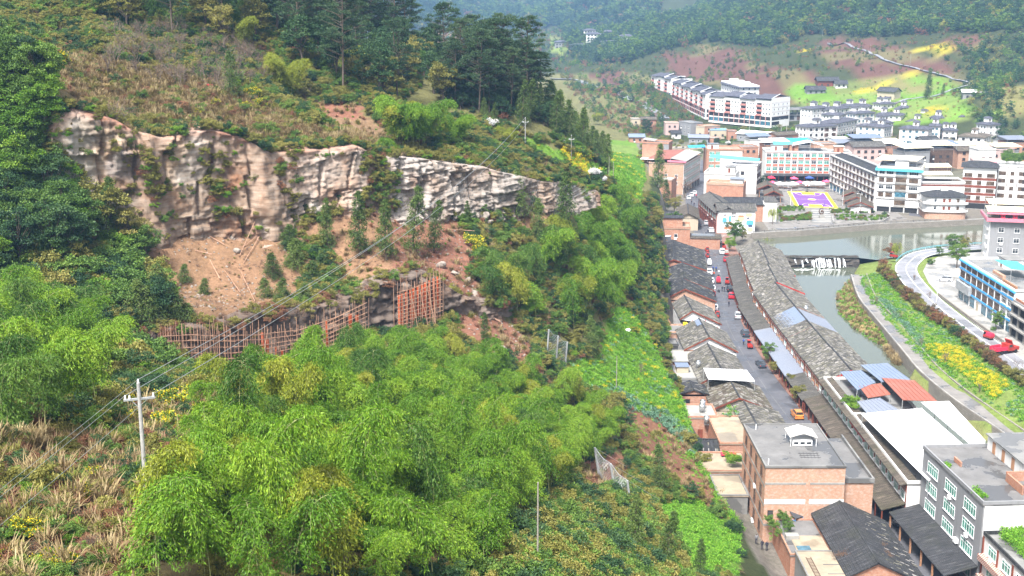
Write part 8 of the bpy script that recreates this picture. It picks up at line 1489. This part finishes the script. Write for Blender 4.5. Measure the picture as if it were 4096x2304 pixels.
for p,z,pr_,s,lb in((r6(1840,815),0,PT[0],.55,'dark green street tree beside the glossy dark car'),(r6(1915,965),0,PTo[0],.42,'slim street tree below the dark one'),(r6(2140,1160),0,PTo[1],.45,'round reddish green street tree at the arcade'),(r6(2215,1340),0,PTo[0],.55,'yellow green street tree nearest the brick block'),(r4(1250,800),0,PT[1],.95,'big leafy tree in front of the mural'),(r4(1200,880),0,PTb[1],.55,'leafy bush below the mural tree'),(r4(1340,760),0,PTo[1],.6,'yellowish tree right of the mural tree'),(r4(1690,560),0,PWi[0],.95,'pale green willow nearer the square'),(r4(1650,730),-.5,PWi[1],1.0,'pale green willow on the river wall'),(r4(1590,340),0,PTd[0],.35,'small round tree behind the mural house'),(q1(1790,1160),0,PTd[1],.62,'dark tree at the corner of the market building'),(q1(265,440),0,PTd[2],.95,'dark round tree among the old houses'),(q1(420,1385),1,PC[0],1.85,'tall dark cedar left of the upper street'),(q1(520,1420),1,PC[2],1.1,'shorter cedar below the tall one'),(q1(640,1440),1,PTo[0],.9,'spreading olive tree below the cedars'),(q1(760,1260),0,PBare[1],1.9,'large bare tree beside the upper street'),(q1(600,350),6,PTo[1],.45,'tree in front of the pinkish house'),(q1(1690,640),0,PW[0],1.3,'white blossoming tree between the old houses'),(q1(1330,590),0,PW[1],1.0,'white blossoming tree beside the brick hut'),(q2(1465,300),12,PC[0],1.7,'tall dark cypress beside the country lane'),(q2(1640,215),14,PC[2],.9,'smaller cypress along the country lane'),(q2(1085,790),0,PBare[2],1.4,'bare tree between the front villas'),(q3(660,610),6,PTd[1],.5,'dark tree at the old cottages')):tree_at(p,z,pr_,s,lb)
for p,m,s,lb in((r5(500,715),PSd[0],.5,'purple dark round bush at the top hedge'),(r5(640,700),PSp[0],.7,'red leaved bush in the upper hedge'),(r5(740,700),PSp[1],.65,'red leaved bush at the right of the upper hedge'),(r5(95,735),PSbr[0],.5,'brown round bush left of the steps'),(r5(380,740),PSo[0],.6,'olive round bush right of the steps'),(r5(360,690),PSb[0],.5,'bright round bush at the head of the steps'),(r4(1790,480),PSo[1],.6,'olive bush left of the hedge bed'),(r4(1800,380),PSbr[1],.7,'brownish bush behind the willow'),(r5(980,760),PSd[1],.6,'dark bush at the right end of the hedges')):tree_at(p,0,m,s,lb,'round_bush','bush')
# ================================================================ far bank gardens
for i,yy in enumerate(np.arange(263,384,2.1)):
    d_=np.interp(yy,[260,283,300,334,355,384],[15.6,15.6,15.4,12.4,11.6,9.5]);bx_=np.interp(yy,[p[1]for p in BANK[:8]],[p[0]for p in BANK[:8]])+d_+rl.uniform(-.5,.5);pr_=PSd[0]if i in(20,21,47)else rl.choice(PSp+PSo[:1]);plant('hedge_shrub',pr_,(bx_,yy,hz(bx_,yy)),rl.uniform(.75,1.05),None,'red tipped hedge shrub between the garden and the far bank road' if pr_ is not PSd[0]else 'deep green round shrub in the red tipped hedge','shrub','hedge along the far bank road')
def bankpoly(pl):return[r7(*p)for p in pl]
GARD=bankpoly([(860,0),(1120,0),(1300,250),(1650,500),(2050,720),(2300,970),(2700,1250),(2700,1600),(2300,1400),(1800,1070),(1560,890),(1250,570),(1000,300)])
mass('garden_greens','green vegetables in the strip garden along the far bank',GARD,12000,(94,130,225,395),PR*3+PRb+PGg,.6,1.1,70,town_ok=True,avoid=[bankpoly([(1800,780),(1990,830),(2420,1160),(2200,1290),(1900,1060)]),bankpoly([(2200,1290),(2400,1190),(2520,1270),(2310,1370)])])
mass('garden_rape','yellow flowering rape in the strip garden along the far bank',bankpoly([(1540,720),(1850,750),(2000,830),(2420,1160),(2250,1280),(2100,1200),(1900,1000),(1700,900)]),9000,(94,125,235,315),PRy*2+PR*5,.7,1.2,71,town_ok=True)
mass('bank_cabbage','row of bluish cabbage along the far bank garden',bankpoly([(1040,230),(1100,230),(1330,470),(1560,680),(1520,720),(1280,500)]),9000,(94,120,280,360),PRb,.7,1.1,72,town_ok=True)
rs_=np.random.RandomState(9);x=rs_.uniform(91,108,2600);y=rs_.uniform(305,390,2600);k=inpoly(x,y,BAR);x,y=x[k],y[k];scatter('gravel_bar_grass','dry and green grass on the river bar',np.stack([x,y,hgt(x,y)-.05],1),rs_.uniform(.5,1.1,len(x)),PG[:4]+PGg*3+PR*2,seed=73)
x=np.interp(np.linspace(300,317,40),[300,317],[96,97])+rs_.normal(size=40)*.6;y=np.linspace(298,312,40);scatter('reeds','pale dry reeds at the foot of the embankment wall',np.stack([x-1.2,y,np.full(40,-4.1)],1),rs_.uniform(.8,1.4,40),PG[:3],seed=74)
for p,s in(((1060,250),.8),((1280,420),.85),((1525,700),.8),((1775,910),1.0),((2115,1190),.7),((940,80),.6),((1600,300),.7),((1430,110),.7),((2240,920),.8),((2520,1050),.8)):g_=G(*r7(*p),.5);plant('bare_tree',rl.choice(PBare),(g_.x,g_.y,hz(g_.x,g_.y)),s*.8,None,'thin bare tree in the far bank garden','tree','bare trees of the far bank garden')
for p,pr_,s,lb in((r5(1120,1180),PWi[0],.85,'lime green willow at the bend of the far bank road'),(r5(960,1290),PBs[0],1.9,'brown bare shrub at the end of the weir'),(r5(960,1330),PSp[0],1.1,'russet bush above the weir end'),(r5(1060,1130),PSp[1],1.2,'red brown bush below the willow'),(r5(960,1400),PSo[0],1.2,'olive bush at the bank corner'),(r5(1020,1440),PSp[0],1.0,'red brown bush at the bank corner'),(r5(1600,1230),PT[0],.38,'small round topped tree beside the bend'),(r5(1760,1150),PT[1],.75,'dark leafy tree in front of the grey rendered house'),(r5(1890,1130),PTo[0],.7,'olive leafy tree in front of the grey rendered house'),(r5(1800,1380),PT[2],.85,'leafy tree at the corner of the blue trimmed building'),(r5(1500,1340),PS[0],.7,'low shrub inside the bend of the road'),(r7(2290,590),PT[0],.55,'leafy tree before the unfinished block'),(r7(2260,600),PS[1],.4,'bush before the unfinished block'),(r7(520,540),PTb[0],.4,'leafy bush overhanging the river behind the arcade')):g_=G(*p,1.5 if 'arcade' not in lb else 2);plant('tree' if 'tree' in lb else 'bush',pr_,(g_.x,g_.y,max(-.5,hz(g_.x,g_.y))),s,None,lb,'tree' if 'tree' in lb else 'bush')
sheet_poly('forecourt',[(118.9,258),(118.4,315),(119,340),(121.3,360),(124.4,375),(129,386),(135.5,395.5),(144,401.5),(160,405),(170,396),(150,370),(130,341),(124,262)],2.16,M['cement_pale'],'pale concrete forecourt of the blue trimmed building');tag(MB().poly([(p[0],p[1],.06)for p in[(152.8,482),(158,478),(172,520),(166,522)]]).build('alley',M['asphalt']),'dark wet alley beside the round house',None,None,'structure')
t=wall_strip('forecourt_wall','low stone wall between the road and the forecourt',[(118.9,344),(118.6,318),(118.9,296)],1.5,2.9,.3,M['masonry_pale'])
# ================================================================ roof clutter
TANK=MB();TANK.tube((0,0,.25),(0,0,1.65),.55,.55,14).tube((0,0,1.653),(0,0,1.85),.55,.2,14)
tank_me=TANK.mesh('tank',M['metal'],True);leg_me=MB().box(-.45,-.45,0,.45,.45,.25).mesh('stand',M['cement'])
for i,(p,z,lb)in enumerate(((r6(465,110),3.7,'on the planted hut roof'),(r6(462,410),4.1,'on the dark concrete stand'),(r6(940,880),4.1,'beside the big white canopy'),(r8(232,180),3.3,'beside the red sheet behind the brick block'),(r8(203,60),4.5,'next to the black tiled hut'),(r7(318,390),6.8,'on the river side of the arcade roof'),(r6(990,1440),4.5,'on the roof garden block'),(q2(2385,835),6,'at the right edge houses'),(q1(1385,990),7.7,'on the terrace house of the upper street'))):g_=G(*p,z);t=thing('water_tank','round steel water tank '+lb,'tank',(g_.x,g_.y,z));obj('tank',tank_me,t);obj('stand',leg_me,t)
def solar(loc,rz,label,s=1.0):
    t=thing('solar_heater',label,'solar heater',loc,rz);MB().hexa([(-.8,-.9,.3),(.8,-.9,.3),(.8,.7,1.4),(-.8,.7,1.4),(-.8,-.92,.36),(.8,-.92,.36),(.8,.68,1.46),(-.8,.68,1.46)]).build('tube_panel',M['metal_dark'],t);MB().tube((-1.0,.75,1.65),(1.0,.75,1.65),.24,.24,12).build('tank',M['white_paint'],t);MB().tube((.8,.75,1.65),(1.01,.75,1.65),.25,.25,12).build('tank_end',M['blue_paint'],t);fr=MB()
    for x in(-.75,.75):fr.tube((x,-.9,0),(x,-.9,.32),.03).tube((x,.75,0),(x,.75,1.45),.03).tube((x,-.9,.05),(x,.75,.05),.03)
    fr.build('frame',M['blue_paint'],t);t.scale=(s,s,s)
g_=G(*r8(880,870),4.1);solar((g_.x,g_.y,4.1),.6,'solar heater with blue frame on the terrace by the tiled shed',1.15);g_=G(*r8(2470,380),14);solar((g_.x,g_.y,14.1),-.5,'solar heater on the lower right corner roof, left one',1.3);g_=G(*r8(2560,430),14);solar((g_.x,g_.y,14.1),-.5,'solar heater on the lower right corner roof, right one',1.3);g_=G(*r4(500,770),6);solar((g_.x,g_.y,6.2),.3,'solar heater at the top of the longest dark roof')
def roofgreen(name,label,corners,z,n,protos,s0,s1,seed):
    W_=[(G(*p,z).x,G(*p,z).y)for p in corners];P,s=fill(W_,n,z,None,s0,s1,seed);scatter(name,label,P,s,protos,seed=seed)
roofgreen('roof_vegetables','bright vegetables in the roof bed at the bottom edge',[r8(1140,1299),r8(1180,1190),r8(1600,1215),r8(1640,1310)],3.7,160,PR,.7,1.1,80);roofgreen('roof_pots','potted greenery on the roof garden block',[r8(340,120),r8(420,20),r8(560,20),r8(560,130)],4.5,60,PR+PRb,.5,.9,81);roofgreen('terrace_plants','plants around the terrace beside the tiled shed',[r8(690,1040),r8(690,870),r8(800,880),r8(880,1000)],4.2,30,PS[:1]+PR*2,.25,.5,82);roofgreen('corner_roof_garden','leafy roof garden in the lower right corner',[r8(2330,910),r8(2576,900),r8(2576,1180),r8(2420,1020)],10.0,120,PR,.8,1.2,83)
roofgreen('grass_patch','grass patch on the grey block roof',[r8(1990,500),r8(2000,465),r8(2060,480),r8(2040,505)],14.1,26,PGg+PR[:1],.5,.8,84);roofgreen('grass_patch','lower grass patch on the grey block roof',[r8(2190,690),r8(2220,640),r8(2310,720),r8(2260,735)],14.1,40,PGg+PR[:1],.6,.9,85);roofgreen('hut_roof_plants','greenery covering the hut roofs at the hill foot',[r6(290,140),r6(300,70),r6(530,80),r6(540,150)],3.7,60,PR+PGg,.7,1.1,86);roofgreen('yard_vine','leafy vine over the window hut',[r8(380,480),r8(380,400),r8(480,390),r8(480,480)],4.2,40,PR*3+PSb[:1],.4,.7,87);roofgreen('shop_roof_plants','green plants on the shop house roof',[r8(1260,40),r8(1270,0),r8(1350,10),r8(1360,80)],7.7,40,PR*3+PSb[:1],.4,.7,88)
roofgreen('upper_roof_plants','plants on the stepped roof gardens of the upper street',[r4(450,540),r4(470,480),r4(600,490),r4(610,540)],6.8,26,PR+PS[:1],.5,.9,89);roofgreen('tower_roof_plants','overgrown roof of the right edge tower',[r5(2330,140),r5(2360,60),r5(2576,80),r5(2576,160)],16.5,50,PR+PS[:2]+PSb[:1],.5,1.2,90);roofgreen('dry_vine','dry vine and canes heaped on the shed corner',[r8(1140,1170),r8(1330,1090),r8(1560,1090),r8(1600,1190)],5.2,40,PBs+PG[:1],.35,.6,91)
# ================================================================ haze over the valley
def haze():
    mb=MB().box(-7500,-120,-9,7500,10500,620);o=mb.build('haze',[])
    m=bpy.data.materials.new('haze');m.use_nodes=True;nt=m.node_tree;nt.nodes.clear();out=nt.nodes.new('ShaderNodeOutputMaterial');v=nt.nodes.new('ShaderNodeVolumePrincipled')
    v.inputs['Color'].default_value=(.34,.60,1,1);v.inputs['Density'].default_value=HAZE;v.inputs['Anisotropy'].default_value=0.0
    nt.links.new(v.outputs[0],out.inputs['Volume']);o.data.materials.append(m);tag(o,'thin blue haze filling the valley air',None,None,'stuff')
HAZE=0.00014
haze()
# ---------------------------------------------------------------- small groups: say which one by its place
ORD='leftmost second third fourth fifth sixth seventh eighth ninth tenth eleventh twelfth thirteenth fourteenth fifteenth sixteenth seventeenth eighteenth nineteenth twentieth'.split()
def place_labels():
    by={}
    for o in SC.objects:
        if o.parent is None and o.get('group')and o.get('label')and o.get('category'):by.setdefault((o['group'],o['label']),[]).append(o)
    for(g,lb),m in by.items():
        if 1<len(m)<=20:
            m.sort(key=lambda o:float(project(o.location.x,o.location.y,o.location.z)[0]))
            for i,o in enumerate(m):o['label']=' '.join(lb.split()[:13])+', '+('leftmost one' if i==0 else 'rightmost one' if i==len(m)-1 else ORD[i]+' from left')
place_labels()
